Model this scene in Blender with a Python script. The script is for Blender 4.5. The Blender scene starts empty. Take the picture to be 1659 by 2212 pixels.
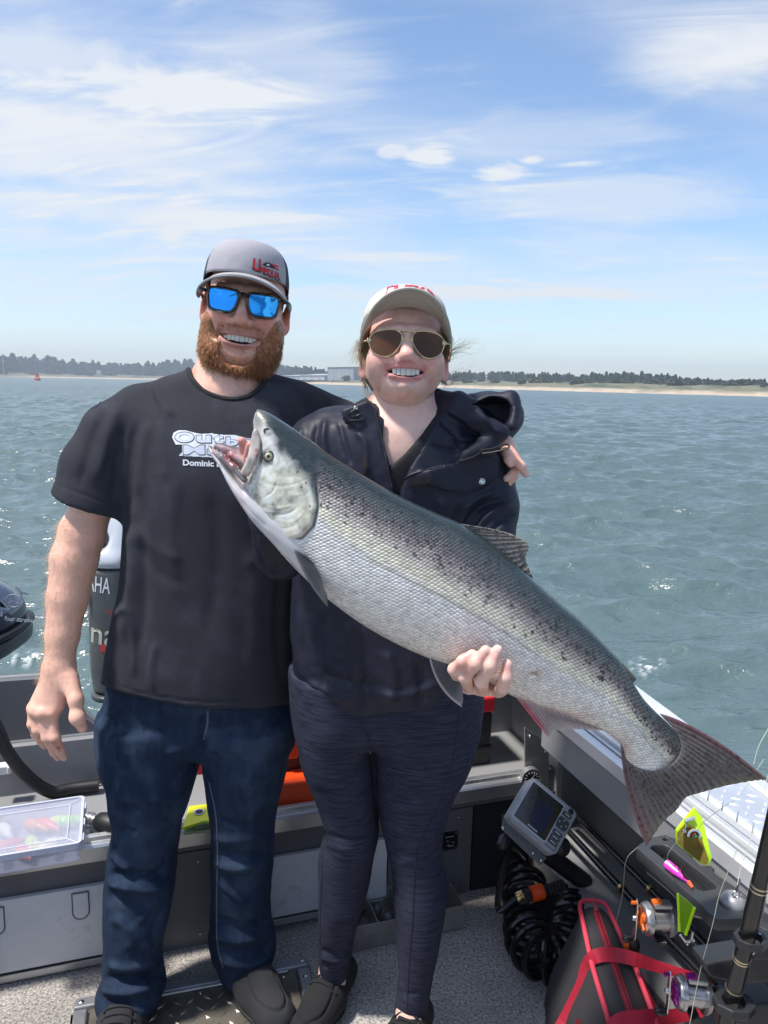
import bpy, bmesh, math, random
import numpy as np
from mathutils import Vector, Matrix
from mathutils.bvhtree import BVHTree
sc = bpy.context.scene
COL = sc.collection
random.seed(7); RNG = np.random.default_rng(11)

# ------------------------------------------------------------------ camera
H = 1.45; FP = 1659.0; CX, CY = 829.5, 1106.0          # eye height, focal length and centre in picture units
PT = math.atan(280/1659); RL = math.radians(1.15)
cF = np.array([0, math.cos(PT), -math.sin(PT)])
_R0 = np.array([1, 0, 0.]); _U0 = np.array([0, math.sin(PT), math.cos(PT)])
cR = math.cos(RL)*_R0+math.sin(RL)*_U0; cU = -math.sin(RL)*_R0+math.cos(RL)*_U0
cC = np.array([0, 0, H])
cam = bpy.data.cameras.new('camera'); cam.sensor_fit = 'HORIZONTAL'; cam.sensor_width = 36; cam.lens = 36.0
cam.clip_start = .02; cam.clip_end = 6000
camo = bpy.data.objects.new('camera', cam); COL.objects.link(camo)
camo.matrix_world = Matrix(((cR[0], cU[0], -cF[0], 0), (cR[1], cU[1], -cF[1], 0), (cR[2], cU[2], -cF[2], H), (0, 0, 0, 1)))
sc.camera = camo

HAZE = True
# ------------------------------------------------------------------ light
SUN_EL, SUN_AZ = math.radians(64), math.radians(-108)    # azimuth from +Y (view direction) towards +X
SUN_STRENGTH, SKY_STRENGTH, EXPOSURE = 3.1, 0.108, 0.86
sund = np.array([math.sin(SUN_AZ)*math.cos(SUN_EL), math.cos(SUN_AZ)*math.cos(SUN_EL), math.sin(SUN_EL)])
sl = bpy.data.lights.new('sun', 'SUN'); sl.energy = SUN_STRENGTH; sl.angle = math.radians(5.0); sl.color = (1, .95, .88)
slo = bpy.data.objects.new('sun', sl); COL.objects.link(slo)
slo.rotation_euler = Vector(sund).to_track_quat('Z', 'Y').to_euler(); slo.location = (0, 0, 30)
sc.view_settings.view_transform = 'Standard'; sc.view_settings.look = 'None'
sc.view_settings.exposure = EXPOSURE; sc.view_settings.gamma = 1; sc.view_settings.use_curve_mapping = False
sc.cycles.use_denoising = True
sc.cycles.sample_clamp_direct = 6; sc.cycles.max_bounces = 8; sc.cycles.transparent_max_bounces = 12; sc.cycles.volume_bounces = 0

def ray(x, y): return cF+cR*(x-CX)/FP-cU*(y-CY)/FP
def G(x, y, z): d = ray(x, y); return cC+d*(z-H)/d[2]            # picture point on a level plane
def W(x, y, Y): d = ray(x, y); return cC+d*Y/d[1]                # picture point on an upright plane facing the camera
def pj(P):
    v = np.asarray(P)-cC; d = v@cF
    return CX+FP*(v@cR)/d, CY-FP*(v@cU)/d

world = bpy.data.worlds.new('World'); sc.world = world; world.use_nodes = True
def build_world():
    nt = world.node_tree; N = nt.nodes; L = nt.links; N.clear()
    def nd(t, **k):
        n = N.new(t)
        for a, b in k.items(): setattr(n, a, b)
        return n
    def mth(op, a, b=None, c=None, clamp=False):
        n = nd('ShaderNodeMath', operation=op, use_clamp=clamp)
        for i, v in enumerate((a, b, c)):
            if v is None: continue
            if isinstance(v, (int, float)): n.inputs[i].default_value = v
            else: L.new(v, n.inputs[i])
        return n.outputs[0]
    def ss(v, lo, hi):
        n = nd('ShaderNodeMapRange', interpolation_type='SMOOTHSTEP'); L.new(v, n.inputs[0])
        n.inputs[1].default_value = lo; n.inputs[2].default_value = hi; return n.outputs[0]
    out = nd('ShaderNodeOutputWorld')
    tc = nd('ShaderNodeTexCoord'); sep = nd('ShaderNodeSeparateXYZ'); L.new(tc.outputs['Generated'], sep.inputs[0])
    x, y, z = sep.outputs
    zz = mth('MAXIMUM', z, 0.0)
    sky = nd('ShaderNodeTexSky', sky_type='NISHITA', sun_disc=False, sun_elevation=SUN_EL, sun_rotation=SUN_AZ, altitude=0, air_density=1.0, dust_density=.35, ozone_density=4.0)
    bg = nd('ShaderNodeBackground'); bg.inputs[1].default_value = SKY_STRENGTH; L.new(sky.outputs[0], bg.inputs[0])
    den = mth('ADD', zz, 0.16)
    u = mth('DIVIDE', x, den); v = mth('DIVIDE', y, den)
    def noise(su, sv, off, detail=7, rough=.58, dist=.6, tilt=0.0):
        cb = nd('ShaderNodeCombineXYZ')
        uu = mth('ADD', u, mth('MULTIPLY', v, tilt)); vv = mth('SUBTRACT', v, mth('MULTIPLY', u, tilt))
        L.new(mth('MULTIPLY', uu, su), cb.inputs[0]); L.new(mth('MULTIPLY', vv, sv), cb.inputs[1]); cb.inputs[2].default_value = off
        n = nd('ShaderNodeTexNoise'); n.inputs['Scale'].default_value = 1; n.inputs['Detail'].default_value = detail
        n.inputs['Roughness'].default_value = rough; n.inputs['Distortion'].default_value = dist
        L.new(cb.outputs[0], n.inputs['Vector']); return n.outputs[0]
    left = ss(x, .25, -.5)
    a = noise(.9, 1.5, 3.1, 6, .5, .35, .12)
    b = noise(2.2, 6.5, 8.3, 9, .62, .9, -.18)
    c = noise(.55, .9, 5.7, 3, .5, .2)
    veil = mth('MULTIPLY', ss(mth('ADD', a, mth('MULTIPLY', left, .13)), .40, .72), mth('ADD', mth('MULTIPLY', ss(b, .25, .75), .6), .38))
    wisp = mth('MULTIPLY', ss(b, .50, .80), ss(c, .38, .62))
    m = mth('ADD', mth('MULTIPLY', veil, .72), mth('MULTIPLY', wisp, .55))
    # banks and puffs that stand in this sky, each a ragged patch round its own direction
    fine = noise(7, 14, 1.7, 8, .62, .8)
    rough = noise(3.0, 5.5, 14.2, 8, .62, 1.0)
    for (px, py, sx, sy, amp, rg, nz) in PUFFS:
        d = ray(px, py); d = d/np.linalg.norm(d)
        tx = np.cross(d, [0, 0, 1]); tx /= np.linalg.norm(tx); ty = np.cross(tx, d)
        def dotn(w):
            n = nd('ShaderNodeVectorMath', operation='DOT_PRODUCT'); L.new(tc.outputs['Generated'], n.inputs[0]); n.inputs[1].default_value = tuple(w); return n.outputs['Value']
        q = mth('ADD', mth('POWER', mth('ABSOLUTE', mth('DIVIDE', dotn(tx), sx/FP)), 2), mth('POWER', mth('ABSOLUTE', mth('DIVIDE', dotn(ty), sy/FP)), 2))
        g = mth('MULTIPLY', mth('POWER', 2.718, mth('MULTIPLY', q, -1)), ss(dotn(d), 0, .3))
        e = mth('MULTIPLY', ss(mth('ADD', g, mth('MULTIPLY', mth('SUBTRACT', fine if nz == 'f' else rough if nz == 'r' else b, .5), rg)), .25, .95), amp)
        m = mth('MAXIMUM', m, e) if amp > .6 else mth('ADD', m, e)
    m = mth('MULTIPLY', m, ss(z, .0, .10))
    m = mth('MINIMUM', m, .97)
    cl = nd('ShaderNodeBackground'); cl.inputs[0].default_value = (.93, .96, 1, 1); cl.inputs[1].default_value = CLOUD
    mx = nd('ShaderNodeMixShader'); L.new(m, mx.inputs[0]); L.new(bg.outputs[0], mx.inputs[1]); L.new(cl.outputs[0], mx.inputs[2])
    L.new(mx.outputs[0], out.inputs[0])
CLOUD = .52
#        picture x, y, half width, half height, strength, raggedness, noise
PUFFS = [(330, 195, 330, 62, .95, 1.5, 'r'), (120, 120, 260, 60, .7, 1.6, 'r'), (600, 130, 260, 110, .40, 1.3, 'b'), (250, 320, 520, 90, .42, 1.0, 'b'),
         (930, 338, 62, 26, .95, 1.5, 'f'), (845, 325, 40, 20, .75, 1.6, 'f'), (1085, 372, 60, 22, .85, 1.8, 'f'), (1148, 346, 30, 9, .75, 1.8, 'f'), (1245, 355, 50, 7, .7, 1.8, 'f'), (205, 285, 60, 9, .75, 1.6, 'f'),
         (1300, 430, 330, 60, .55, 1.1, 'b'), (1560, 110, 190, 70, .42, 1.2, 'b'), (1150, 300, 300, 60, .35, 1.1, 'b'),
         (820, 555, 230, 14, .5, 1.3, 'b'), (900, 635, 420, 22, .6, 1.3, 'b'), (1400, 620, 330, 34, .4, 1.2, 'b'), (250, 450, 420, 40, .38, 1.0, 'b')]
build_world()

# ------------------------------------------------------------------ helpers
def arr(*a): return np.array(a, float)
def M(name, col, rough=.5, metal=0., var=.12, vs=14, bump=0., bs=300, attr=False, spec=.5, coat=0., sss=0., alpha=1., trans=0., dirt=None, ds=6, stretch=(1, 1, 1), rvar=.1, bdist=.002, subs=(.012, .005, .003)):
    m = bpy.data.materials.new(name); m.use_nodes = True
    nt = m.node_tree; N = nt.nodes; L = nt.links
    p = N['Principled BSDF']
    p.inputs['Metallic'].default_value = metal; p.inputs['Specular IOR Level'].default_value = spec
    p.inputs['Coat Weight'].default_value = coat; p.inputs['Coat Roughness'].default_value = .08
    p.inputs['Alpha'].default_value = alpha; p.inputs['Transmission Weight'].default_value = trans
    if sss:
        p.inputs['Subsurface Weight'].default_value = sss; p.inputs['Subsurface Radius'].default_value = subs; p.inputs['Subsurface Scale'].default_value = 1
    tc = N.new('ShaderNodeTexCoord'); mp = N.new('ShaderNodeMapping'); mp.inputs['Scale'].default_value = stretch
    L.new(tc.outputs['Object'], mp.inputs[0])
    n = N.new('ShaderNodeTexNoise'); n.inputs['Scale'].default_value = vs; n.inputs['Detail'].default_value = 6; n.inputs['Roughness'].default_value = .65
    L.new(mp.outputs[0], n.inputs['Vector'])
    mr = N.new('ShaderNodeMapRange'); mr.inputs[1].default_value = .25; mr.inputs[2].default_value = .75; mr.inputs[3].default_value = 1-var; mr.inputs[4].default_value = 1+var
    L.new(n.outputs[0], mr.inputs[0])
    mul = N.new('ShaderNodeMix'); mul.data_type = 'RGBA'; mul.blend_type = 'MULTIPLY'; mul.inputs['Factor'].default_value = 1
    if attr:
        at = N.new('ShaderNodeAttribute'); at.attribute_name = 'Col'; L.new(at.outputs['Color'], mul.inputs['A'])
    else:
        mul.inputs['A'].default_value = (*col, 1)
    L.new(mr.outputs[0], mul.inputs['B']); last = mul.outputs['Result']
    if dirt:
        n2 = N.new('ShaderNodeTexNoise'); n2.inputs['Scale'].default_value = ds; n2.inputs['Detail'].default_value = 9; n2.inputs['Roughness'].default_value = .7
        L.new(tc.outputs['Object'], n2.inputs['Vector'])
        r2 = N.new('ShaderNodeMapRange'); r2.inputs[1].default_value = dirt[1]; r2.inputs[2].default_value = dirt[2]; L.new(n2.outputs[0], r2.inputs[0])
        r2.inputs[4].default_value = dirt[3] if len(dirt) > 3 else 1
        mm = N.new('ShaderNodeMix'); mm.data_type = 'RGBA'; L.new(r2.outputs[0], mm.inputs['Factor']); L.new(last, mm.inputs['A']); mm.inputs['B'].default_value = (*dirt[0], 1); last = mm.outputs['Result']
    L.new(last, p.inputs['Base Color'])
    rr = N.new('ShaderNodeMapRange'); rr.inputs[1].default_value = .3; rr.inputs[2].default_value = .7; rr.inputs[3].default_value = max(.02, rough-rvar*rough); rr.inputs[4].default_value = min(1, rough+rvar*rough)
    L.new(n.outputs[0], rr.inputs[0]); L.new(rr.outputs[0], p.inputs['Roughness'])
    if bump:
        nb = N.new('ShaderNodeTexNoise'); nb.inputs['Scale'].default_value = bs; nb.inputs['Detail'].default_value = 4
        L.new(mp.outputs[0], nb.inputs['Vector'])
        b = N.new('ShaderNodeBump'); b.inputs['Strength'].default_value = bump; b.inputs['Distance'].default_value = bdist
        L.new(nb.outputs[0], b.inputs['Height']); L.new(b.outputs[0], p.inputs['Normal'])
    return m

def tag(o, label=None, cat=None, group=None, kind=None):
    if label: o['label'] = label
    if cat: o['category'] = cat
    if group: o['group'] = group
    if kind: o['kind'] = kind
    return o
def empty(name, loc, label, cat, group=None):
    o = bpy.data.objects.new(name, None); COL.objects.link(o); o.location = tuple(loc); o.empty_display_size = .05
    o.matrix_world = Matrix.Translation(Vector(tuple(loc)))
    return tag(o, label, cat, group)
def link(name, me, mat, parent=None, smooth=True):
    o = bpy.data.objects.new(name, me); COL.objects.link(o)
    if mat is not None and not me.materials: me.materials.append(mat)
    if smooth: me.shade_smooth()
    if parent is not None:
        o.parent = parent
        if parent.type == 'EMPTY': o.matrix_parent_inverse = Matrix.Translation(parent.location).inverted()
        else: o.matrix_parent_inverse = Matrix.Translation(parent.matrix_world.translation).inverted()
    return o
def recentre(o):
    me = o.data; n = len(me.vertices); co = np.empty(n*3); me.vertices.foreach_get('co', co); co = co.reshape(-1, 3)
    c = arr((co[:, 0].min()+co[:, 0].max())/2, (co[:, 1].min()+co[:, 1].max())/2, co[:, 2].min())
    me.vertices.foreach_set('co', (co-c).ravel()); o.location = tuple(c); o.matrix_world = Matrix.Translation(Vector(tuple(c))); me.update(); return o
def npmesh(name, V, Fq, mat, parent=None, smooth=True, col=None, uv=None):
    """V (n,3); Fq list of (m,k) index arrays"""
    V = np.asarray(V, np.float32); me = bpy.data.meshes.new(name)
    if not isinstance(Fq, list): Fq = [Fq]
    Fq = [np.asarray(f, np.int32) for f in Fq if len(f)]
    tot = np.concatenate([f.ravel() for f in Fq]); cnt = np.concatenate([np.full(len(f), f.shape[1], np.int32) for f in Fq])
    st = np.concatenate([[0], np.cumsum(cnt)[:-1]]).astype(np.int32)
    me.vertices.add(len(V)); me.vertices.foreach_set('co', V.ravel())
    me.loops.add(len(tot)); me.loops.foreach_set('vertex_index', tot)
    me.polygons.add(len(cnt)); me.polygons.foreach_set('loop_start', st)
    if col is not None:
        c = np.ones((len(V), 4), np.float32); c[:, :3] = col
        a = me.color_attributes.new('Col', 'FLOAT_COLOR', 'POINT'); a.data.foreach_set('color', c.ravel())
    if uv is not None:
        u = me.uv_layers.new(name='UVMap'); u.data.foreach_set('uv', np.asarray(uv, np.float32)[tot].ravel())
    me.update(calc_edges=True); me.validate()
    return link(name, me, mat, parent, smooth)
def unit(v): v = np.asarray(v, float); return v/np.linalg.norm(v)
def spline(P, n):
    """Catmull-Rom through rows of P (any columns)"""
    P = np.asarray(P, float)
    if len(P) < 3:
        t = np.linspace(0, 1, n)[:, None]; return P[0]*(1-t)+P[-1]*t
    Q = np.vstack([2*P[0]-P[1], P, 2*P[-1]-P[-2]]); s = np.linspace(0, len(P)-1-1e-9, n); i = s.astype(int); f = (s-i)[:, None]
    a, b, c, d = Q[i], Q[i+1], Q[i+2], Q[i+3]
    return .5*((2*b)+(-a+c)*f+(2*a-5*b+4*c-d)*f**2+(-a+3*b-3*c+d)*f**3)
def frames(P):
    P = np.asarray(P, float); T = np.gradient(P, axis=0); T /= np.linalg.norm(T, axis=1)[:, None]+1e-12
    r = arr(0, 0, 1) if abs(T[0][2]) < .9 else arr(1, 0, 0); Ns = []; n = unit(r-T[0]*(r@T[0]))
    for t in T:
        n = unit(n-t*(n@t)); Ns.append(n)
    Ns = np.array(Ns); return T, Ns, np.cross(T, Ns)
class MB:
    def __init__(s): s.v = []; s.f = []
    def add(s, V, Fs):
        b = len(s.v); s.v += [tuple(p) for p in V]; s.f += [tuple(int(i)+b for i in f) for f in Fs]; return s
    def hexa(s, P): return s.add(P, [(0, 3, 2, 1), (4, 5, 6, 7), (0, 1, 5, 4), (1, 2, 6, 5), (2, 3, 7, 6), (3, 0, 4, 7)])
    def box(s, c, size, X=(1, 0, 0), Y=(0, 1, 0), Z=(0, 0, 1)):
        c = np.asarray(c, float); X, Y, Z = (np.asarray(a, float)*d/2 for a, d in zip((X, Y, Z), size))
        return s.hexa([c-X-Y-Z, c+X-Y-Z, c+X+Y-Z, c-X+Y-Z, c-X-Y+Z, c+X-Y+Z, c+X+Y+Z, c-X+Y+Z])
    def prism(s, poly, d):
        """closed 3-D polygon extruded by vector d"""
        n = len(poly); d = np.asarray(d, float); P = [np.asarray(p, float) for p in poly]
        return s.add(P+[p+d for p in P], [tuple(range(n))[::-1], tuple(range(n, 2*n))]+[(i, (i+1) % n, n+(i+1) % n, n+i) for i in range(n)])
    def tube(s, P, r, n=10, closed=False, caps=True):
        P = np.asarray(P, float); m = len(P); r = np.full(m, r) if np.isscalar(r) else np.asarray(r, float)
        T, A, B = frames(P); th = np.linspace(0, 2*np.pi, n, endpoint=False)
        V = (P[:, None]+r[:, None, None]*(A[:, None]*np.cos(th)[None, :, None]+B[:, None]*np.sin(th)[None, :, None])).reshape(-1, 3)
        Fs = [(i*n+j, i*n+(j+1) % n, ((i+1) % m)*n+(j+1) % n, ((i+1) % m)*n+j) for i in range(m if closed else m-1) for j in range(n)]
        if caps and not closed: Fs += [tuple(range(n))[::-1], tuple((m-1)*n+j for j in range(n))]
        return s.add(V, Fs)
    def cyl(s, a, b, r, n=16, r2=None): return s.tube([a, b], [r, r if r2 is None else r2], n)
    def lathe(s, c, ax, prof, n=24):
        """prof rows (t along axis, radius)"""
        ax = unit(ax); c = np.asarray(c, float); u = unit(np.cross(ax, (0, 0, 1) if abs(ax[2]) < .9 else (1, 0, 0))); w = np.cross(ax, u)
        th = np.linspace(0, 2*np.pi, n, endpoint=False); V = []
        for t, r in prof: V += [c+ax*t+r*(u*math.cos(a)+w*math.sin(a)) for a in th]
        m = len(prof)
        return s.add(V, [(i*n+j, i*n+(j+1) % n, (i+1)*n+(j+1) % n, (i+1)*n+j) for i in range(m-1) for j in range(n)]+[tuple(range(n))[::-1], tuple((m-1)*n+j for j in range(n))])
    def ball(s, c, r, n=14, R=None):
        c = np.asarray(c, float); r = np.full(3, r) if np.isscalar(r) else np.asarray(r, float); V = []; m = n//2
        for i in range(m+1):
            p = math.pi*i/m
            for j in range(n):
                a = 2*math.pi*j/n; q = arr(math.sin(p)*math.cos(a), math.sin(p)*math.sin(a), math.cos(p))*r
                V.append(c+(R@q if R is not None else q))
        return s.add(V, [(i*n+j, (i+1)*n+j, (i+1)*n+(j+1) % n, i*n+(j+1) % n) for i in range(m) for j in range(n)])
    def build(s, name, mat, parent=None, bev=0, smooth=False, seg=2):
        me = bpy.data.meshes.new(name); me.from_pydata(s.v, [], s.f); me.validate(); me.update()
        bm = bmesh.new(); bm.from_mesh(me); bmesh.ops.remove_doubles(bm, verts=bm.verts, dist=1e-6); bmesh.ops.recalc_face_normals(bm, faces=bm.faces); bm.to_mesh(me); bm.free()
        o = link(name, me, mat, parent, smooth)
        if smooth: me.set_sharp_from_angle(angle=math.radians(42))
        if parent is None: recentre(o)
        if bev:
            b = o.modifiers.new('bevel', 'BEVEL'); b.width = bev; b.segments = seg; b.limit_method = 'ANGLE'; b.angle_limit = math.radians(40)
        return o
def plate(name, outer, holes, z0, z1, mat, parent=None, bev=0):
    """level plate with real holes: outlines are world x,y lists"""
    cu = bpy.data.curves.new(name, 'CURVE'); cu.dimensions = '2D'; cu.fill_mode = 'BOTH'; cu.extrude = (z1-z0)/2; cu.bevel_depth = bev; cu.bevel_resolution = 1
    for pl in [outer]+holes:
        sp = cu.splines.new('POLY'); sp.points.add(len(pl)-1); sp.use_cyclic_u = True
        for q, p in zip(sp.points, pl): q.co = (p[0], p[1], 0, 1)
    o = bpy.data.objects.new(name+'_tmp', cu); COL.objects.link(o)
    me = bpy.data.meshes.new_from_object(o.evaluated_get(bpy.context.evaluated_depsgraph_get())); bpy.data.objects.remove(o); bpy.data.curves.remove(cu)
    me.name = name
    n = len(me.vertices); co = np.empty(n*3); me.vertices.foreach_get('co', co); co = co.reshape(-1, 3); co[:, 2] += (z0+z1)/2; me.vertices.foreach_set('co', co.ravel()); me.materials.clear()
    return link(name, me, mat, parent, False)
def text_mesh(txt, size, bold=0., shear=0., extrude=0., space=1.):
    """flat lettering: vertices (x right, y up, centred) and triangles"""
    cu = bpy.data.curves.new('lettering', 'FONT'); cu.body = txt; cu.size = size; cu.offset = bold*size; cu.shear = shear; cu.space_character = space
    cu.align_x = 'CENTER'; cu.align_y = 'CENTER'; cu.resolution_u = 4; cu.extrude = extrude
    o = bpy.data.objects.new('lettering_tmp', cu); COL.objects.link(o)
    me = bpy.data.meshes.new_from_object(o.evaluated_get(bpy.context.evaluated_depsgraph_get())); bpy.data.objects.remove(o); bpy.data.curves.remove(cu)
    me.calc_loop_triangles()
    V = np.array([v.co[:] for v in me.vertices]); T = np.array([t.vertices[:] for t in me.loop_triangles]); bpy.data.meshes.remove(me)
    return V, T
def letter(name, txt, size, org, X, Y, mat, parent, bold=0., shear=0., lift=.001, surf=None, warp=None, space=1., width=None):
    """lettering laid on a surface: org centre, X right, Y up; surf = BVH it is pressed on"""
    V, T = text_mesh(txt, size, bold, shear, space=space)
    if width: V[:, 0] *= width/(V[:, 0].max()-V[:, 0].min())
    if warp: V = warp(V)
    X = unit(X); Y = unit(np.asarray(Y, float)-X*(X@np.asarray(Y, float))); Nn = np.cross(X, Y)
    P = np.asarray(org, float)+V[:, :1]*X+V[:, 1:2]*Y+Nn*lift
    if surf is not None:
        for i, p in enumerate(P):
            h = surf.ray_cast(Vector(p+Nn*.15), Vector(-Nn), .4)
            if h[0] is not None: P[i] = np.array(h[0])+Nn*lift
    return npmesh(name, P, T, mat, parent, False)
def bvh(o):
    me = o.data; n = len(me.vertices); co = np.empty(n*3); me.vertices.foreach_get('co', co); co = co.reshape(-1, 3)+np.array(o.matrix_world.translation)
    return BVHTree.FromPolygons([tuple(c) for c in co], [tuple(p.vertices) for p in me.polygons])

# ---- signed distance sculpting
def sstep(a, b, x): t = np.clip((x-a)/(b-a), 0, 1); return t*t*(3-2*t)
def herm(x, xs, ys):
    """monotone cubic through uneven stations"""
    h = np.diff(xs); dl = np.diff(ys)/h; m = np.zeros(len(xs)); m[0], m[-1] = dl[0], dl[-1]
    if len(xs) > 2:
        w1, w2 = 2*h[1:]+h[:-1], h[1:]+2*h[:-1]; a, b = dl[:-1], dl[1:]; ok = a*b > 0
        m[1:-1] = np.where(ok, (w1+w2)/(w1/np.where(ok, a, 1)+w2/np.where(ok, b, 1)), 0)
    i = np.clip(np.searchsorted(xs, x)-1, 0, len(xs)-2); t = np.clip((x-xs[i])/h[i], 0, 1); hh = h[i]
    return ys[i]*(1+2*t)*(1-t)**2+hh*m[i]*t*(1-t)**2+ys[i+1]*t*t*(3-2*t)+hh*m[i+1]*t*t*(t-1)
class SDF:
    def __init__(s, lo, hi, h):
        s.lo = np.asarray(lo, float); s.h = h; s.n = np.ceil((np.asarray(hi)-s.lo)/h).astype(int)+1
        s.ax = [s.lo[i]+h*np.arange(s.n[i]) for i in range(3)]; s.D = np.full(s.n, .08, np.float32)
    def win(s, a, b, m):
        sl_ = tuple(slice(max(0, int((a[i]-m-s.lo[i])/s.h)), max(0, min(s.n[i], int((b[i]+m-s.lo[i])/s.h)+2))) for i in range(3))
        X, Y, Z = (s.ax[i][sl_[i]] for i in range(3))
        return sl_, X[:, None, None], Y[None, :, None], Z[None, None, :]
    def put(s, sl_, d, k, sub=False):
        if d.size == 0: return s
        A = s.D[sl_]
        if sub:
            hh = np.maximum(k-np.abs(A+d), 0)/k; s.D[sl_] = np.maximum(A, -d)+hh*hh*k*.25
        else:
            hh = np.maximum(k-np.abs(A-d), 0)/k; s.D[sl_] = np.minimum(A, d)-hh*hh*k*.25
        return s
    def ell(s, c, r, k=.01, sub=False, R=None):
        c = np.asarray(c, float); r = np.asarray(r, float) if not np.isscalar(r) else np.full(3, r); m = r.max()
        sl_, X, Y, Z = s.win(c-m, c+m, k+.03); X = X-c[0]; Y = Y-c[1]; Z = Z-c[2]
        if R is not None: X, Y, Z = (X*R[0, i]+Y*R[1, i]+Z*R[2, i] for i in range(3))
        k0 = np.sqrt((X/r[0])**2+(Y/r[1])**2+(Z/r[2])**2); k1 = np.sqrt((X/r[0]**2)**2+(Y/r[1]**2)**2+(Z/r[2]**2)**2)+1e-9
        return s.put(sl_, k0*(k0-1)/k1, k, sub)
    def cone(s, a, b, ra, rb, k=.01, sub=False, flat=None):
        """tapered capsule; flat=(axis, factor) squeezes it along a direction"""
        a = np.asarray(a, float); b = np.asarray(b, float); m = max(ra, rb)
        sl_, X, Y, Z = s.win(np.minimum(a, b)-m, np.maximum(a, b)+m, k+.03)
        ab = b-a; L2 = ab@ab+1e-12
        x, y, z = X-a[0], Y-a[1], Z-a[2]
        t = np.clip((x*ab[0]+y*ab[1]+z*ab[2])/L2, 0, 1)
        dx, dy, dz = x-t*ab[0], y-t*ab[1], z-t*ab[2]; q = dx*dx+dy*dy+dz*dz; sc_ = 1.
        if flat is not None:
            f = unit(flat[0]); q = q+((dx*f[0]+dy*f[1]+dz*f[2])**2)*(flat[1]**2-1); sc_ = 1/flat[1]**.5
        return s.put(sl_, (np.sqrt(q)-(ra+t*(rb-ra)))*sc_, k, sub)
    def chain(s, P, r, k=.01, k2=None, flat=None):
        for i in range(len(P)-1): s.cone(P[i], P[i+1], r[i], r[i+1], (k if i == 0 else (k2 or min(k, .012))), flat=flat)
        return s
    def loft(s, rows, k=.01, p=2.2, ends=.02):
        """upright loft: rows (z, cx, cy, half width, half depth), z descending or ascending"""
        R = np.array(sorted(rows), float); z0, z1 = R[0, 0], R[-1, 0]
        C_ = [herm(s.ax[2], R[:, 0], R[:, i]) for i in range(1, 5)]
        m = R[:, 3:].max()
        a = arr((R[:, 1]-R[:, 3]).min(), (R[:, 2]-R[:, 4]).min(), z0); b = arr((R[:, 1]+R[:, 3]).max(), (R[:, 2]+R[:, 4]).max(), z1)
        sl_, X, Y, Z = s.win(a, b, k+.03)
        cx, cy, hx, hy = (c[sl_[2]][None, None, :] for c in C_)
        f = (np.abs((X-cx)/hx)**p+np.abs((Y-cy)/hy)**p)**(1/p)
        d = (f-1)*np.minimum(hx, hy)*.9
        dz = np.maximum(z0-Z, Z-z1); d = np.where(dz > -ends, np.maximum(d, dz)+np.maximum(ends-np.abs(d-dz), 0)**2/ends*.25, d)
        return s.put(sl_, d, k)
    def cut(s, pt, n):
        """keep only the side behind the plane (away from n)"""
        n = unit(n); X, Y, Z = s.ax[0][:, None, None], s.ax[1][None, :, None], s.ax[2][None, None, :]
        s.D = np.maximum(s.D, ((X-pt[0])*n[0]+(Y-pt[1])*n[1]+(Z-pt[2])*n[2]).astype(np.float32)); return s
    def mesh(s):
        D = s.D; ins = D < 0
        c = np.zeros(np.array(D.shape)-1, np.uint8)
        for i in (0, 1):
            for j in (0, 1):
                for l in (0, 1): c += ins[i:D.shape[0]-1+i, j:D.shape[1]-1+j, l:D.shape[2]-1+l]
        act = (c > 0) & (c < 8); I = np.argwhere(act); idx = np.full(act.shape, -1, np.int32); idx[act] = np.arange(len(I))
        cor = np.array([(i, j, l) for i in (0, 1) for j in (0, 1) for l in (0, 1)])
        val = np.stack([D[I[:, 0]+o[0], I[:, 1]+o[1], I[:, 2]+o[2]] for o in cor], 1)
        acc = np.zeros((len(I), 3)); cnt = np.zeros(len(I))
        for a in range(8):
            for b in range(a+1, 8):
                if np.abs(cor[a]-cor[b]).sum() != 1: continue
                va, vb = val[:, a], val[:, b]; mk = (va < 0) != (vb < 0); t = np.where(mk, va/np.where(mk, va-vb, 1), 0)
                acc += np.where(mk[:, None], cor[a]+t[:, None]*(cor[b]-cor[a]), 0); cnt += mk
        V = s.lo+s.h*(I+acc/cnt[:, None])
        Fs = []
        for ax in range(3):
            sl0 = [slice(None)]*3; sl1 = [slice(None)]*3; sl0[ax] = slice(0, -1); sl1[ax] = slice(1, None)
            A = ins[tuple(sl0)]; B = ins[tuple(sl1)]
            for flip, mk in ((False, A & ~B), (True, ~A & B)):
                E = np.argwhere(mk); u, w = (ax+1) % 3, (ax+2) % 3
                E = E[(E[:, u] > 0) & (E[:, w] > 0) & (E[:, u] < act.shape[u]) & (E[:, w] < act.shape[w])]
                q = []
                for du, dw in ((0, 0), (1, 0), (1, 1), (0, 1)):
                    e = E.copy(); e[:, u] -= du; e[:, w] -= dw; q.append(idx[e[:, 0], e[:, 1], e[:, 2]])
                q = np.stack(q, 1); Fs.append(q[:, ::-1] if flip else q)
        F_ = np.concatenate(Fs); F_ = F_[(F_ >= 0).all(1)]
        return V, F_
def vnormals(V, F_):
    n = np.zeros_like(V); k = F_.shape[1]
    fn = np.cross(V[F_[:, 2]]-V[F_[:, 0]], V[F_[:, k-1]]-V[F_[:, 1]]) if k == 4 else np.cross(V[F_[:, 1]]-V[F_[:, 0]], V[F_[:, 2]]-V[F_[:, 0]])
    for i in range(k): np.add.at(n, F_[:, i], fn)
    return n/(np.linalg.norm(n, axis=1)[:, None]+1e-12)
def relax(V, F_, it=2, w=.5):
    k = F_.shape[1]
    for _ in range(it):
        s = np.zeros_like(V); c = np.zeros(len(V))
        for i in range(k):
            a, b = F_[:, i], F_[:, (i+1) % k]; np.add.at(s, a, V[b]); np.add.at(c, a, 1)
        V = V*(1-w)+w*s/np.maximum(c, 1)[:, None]
    return V
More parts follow.
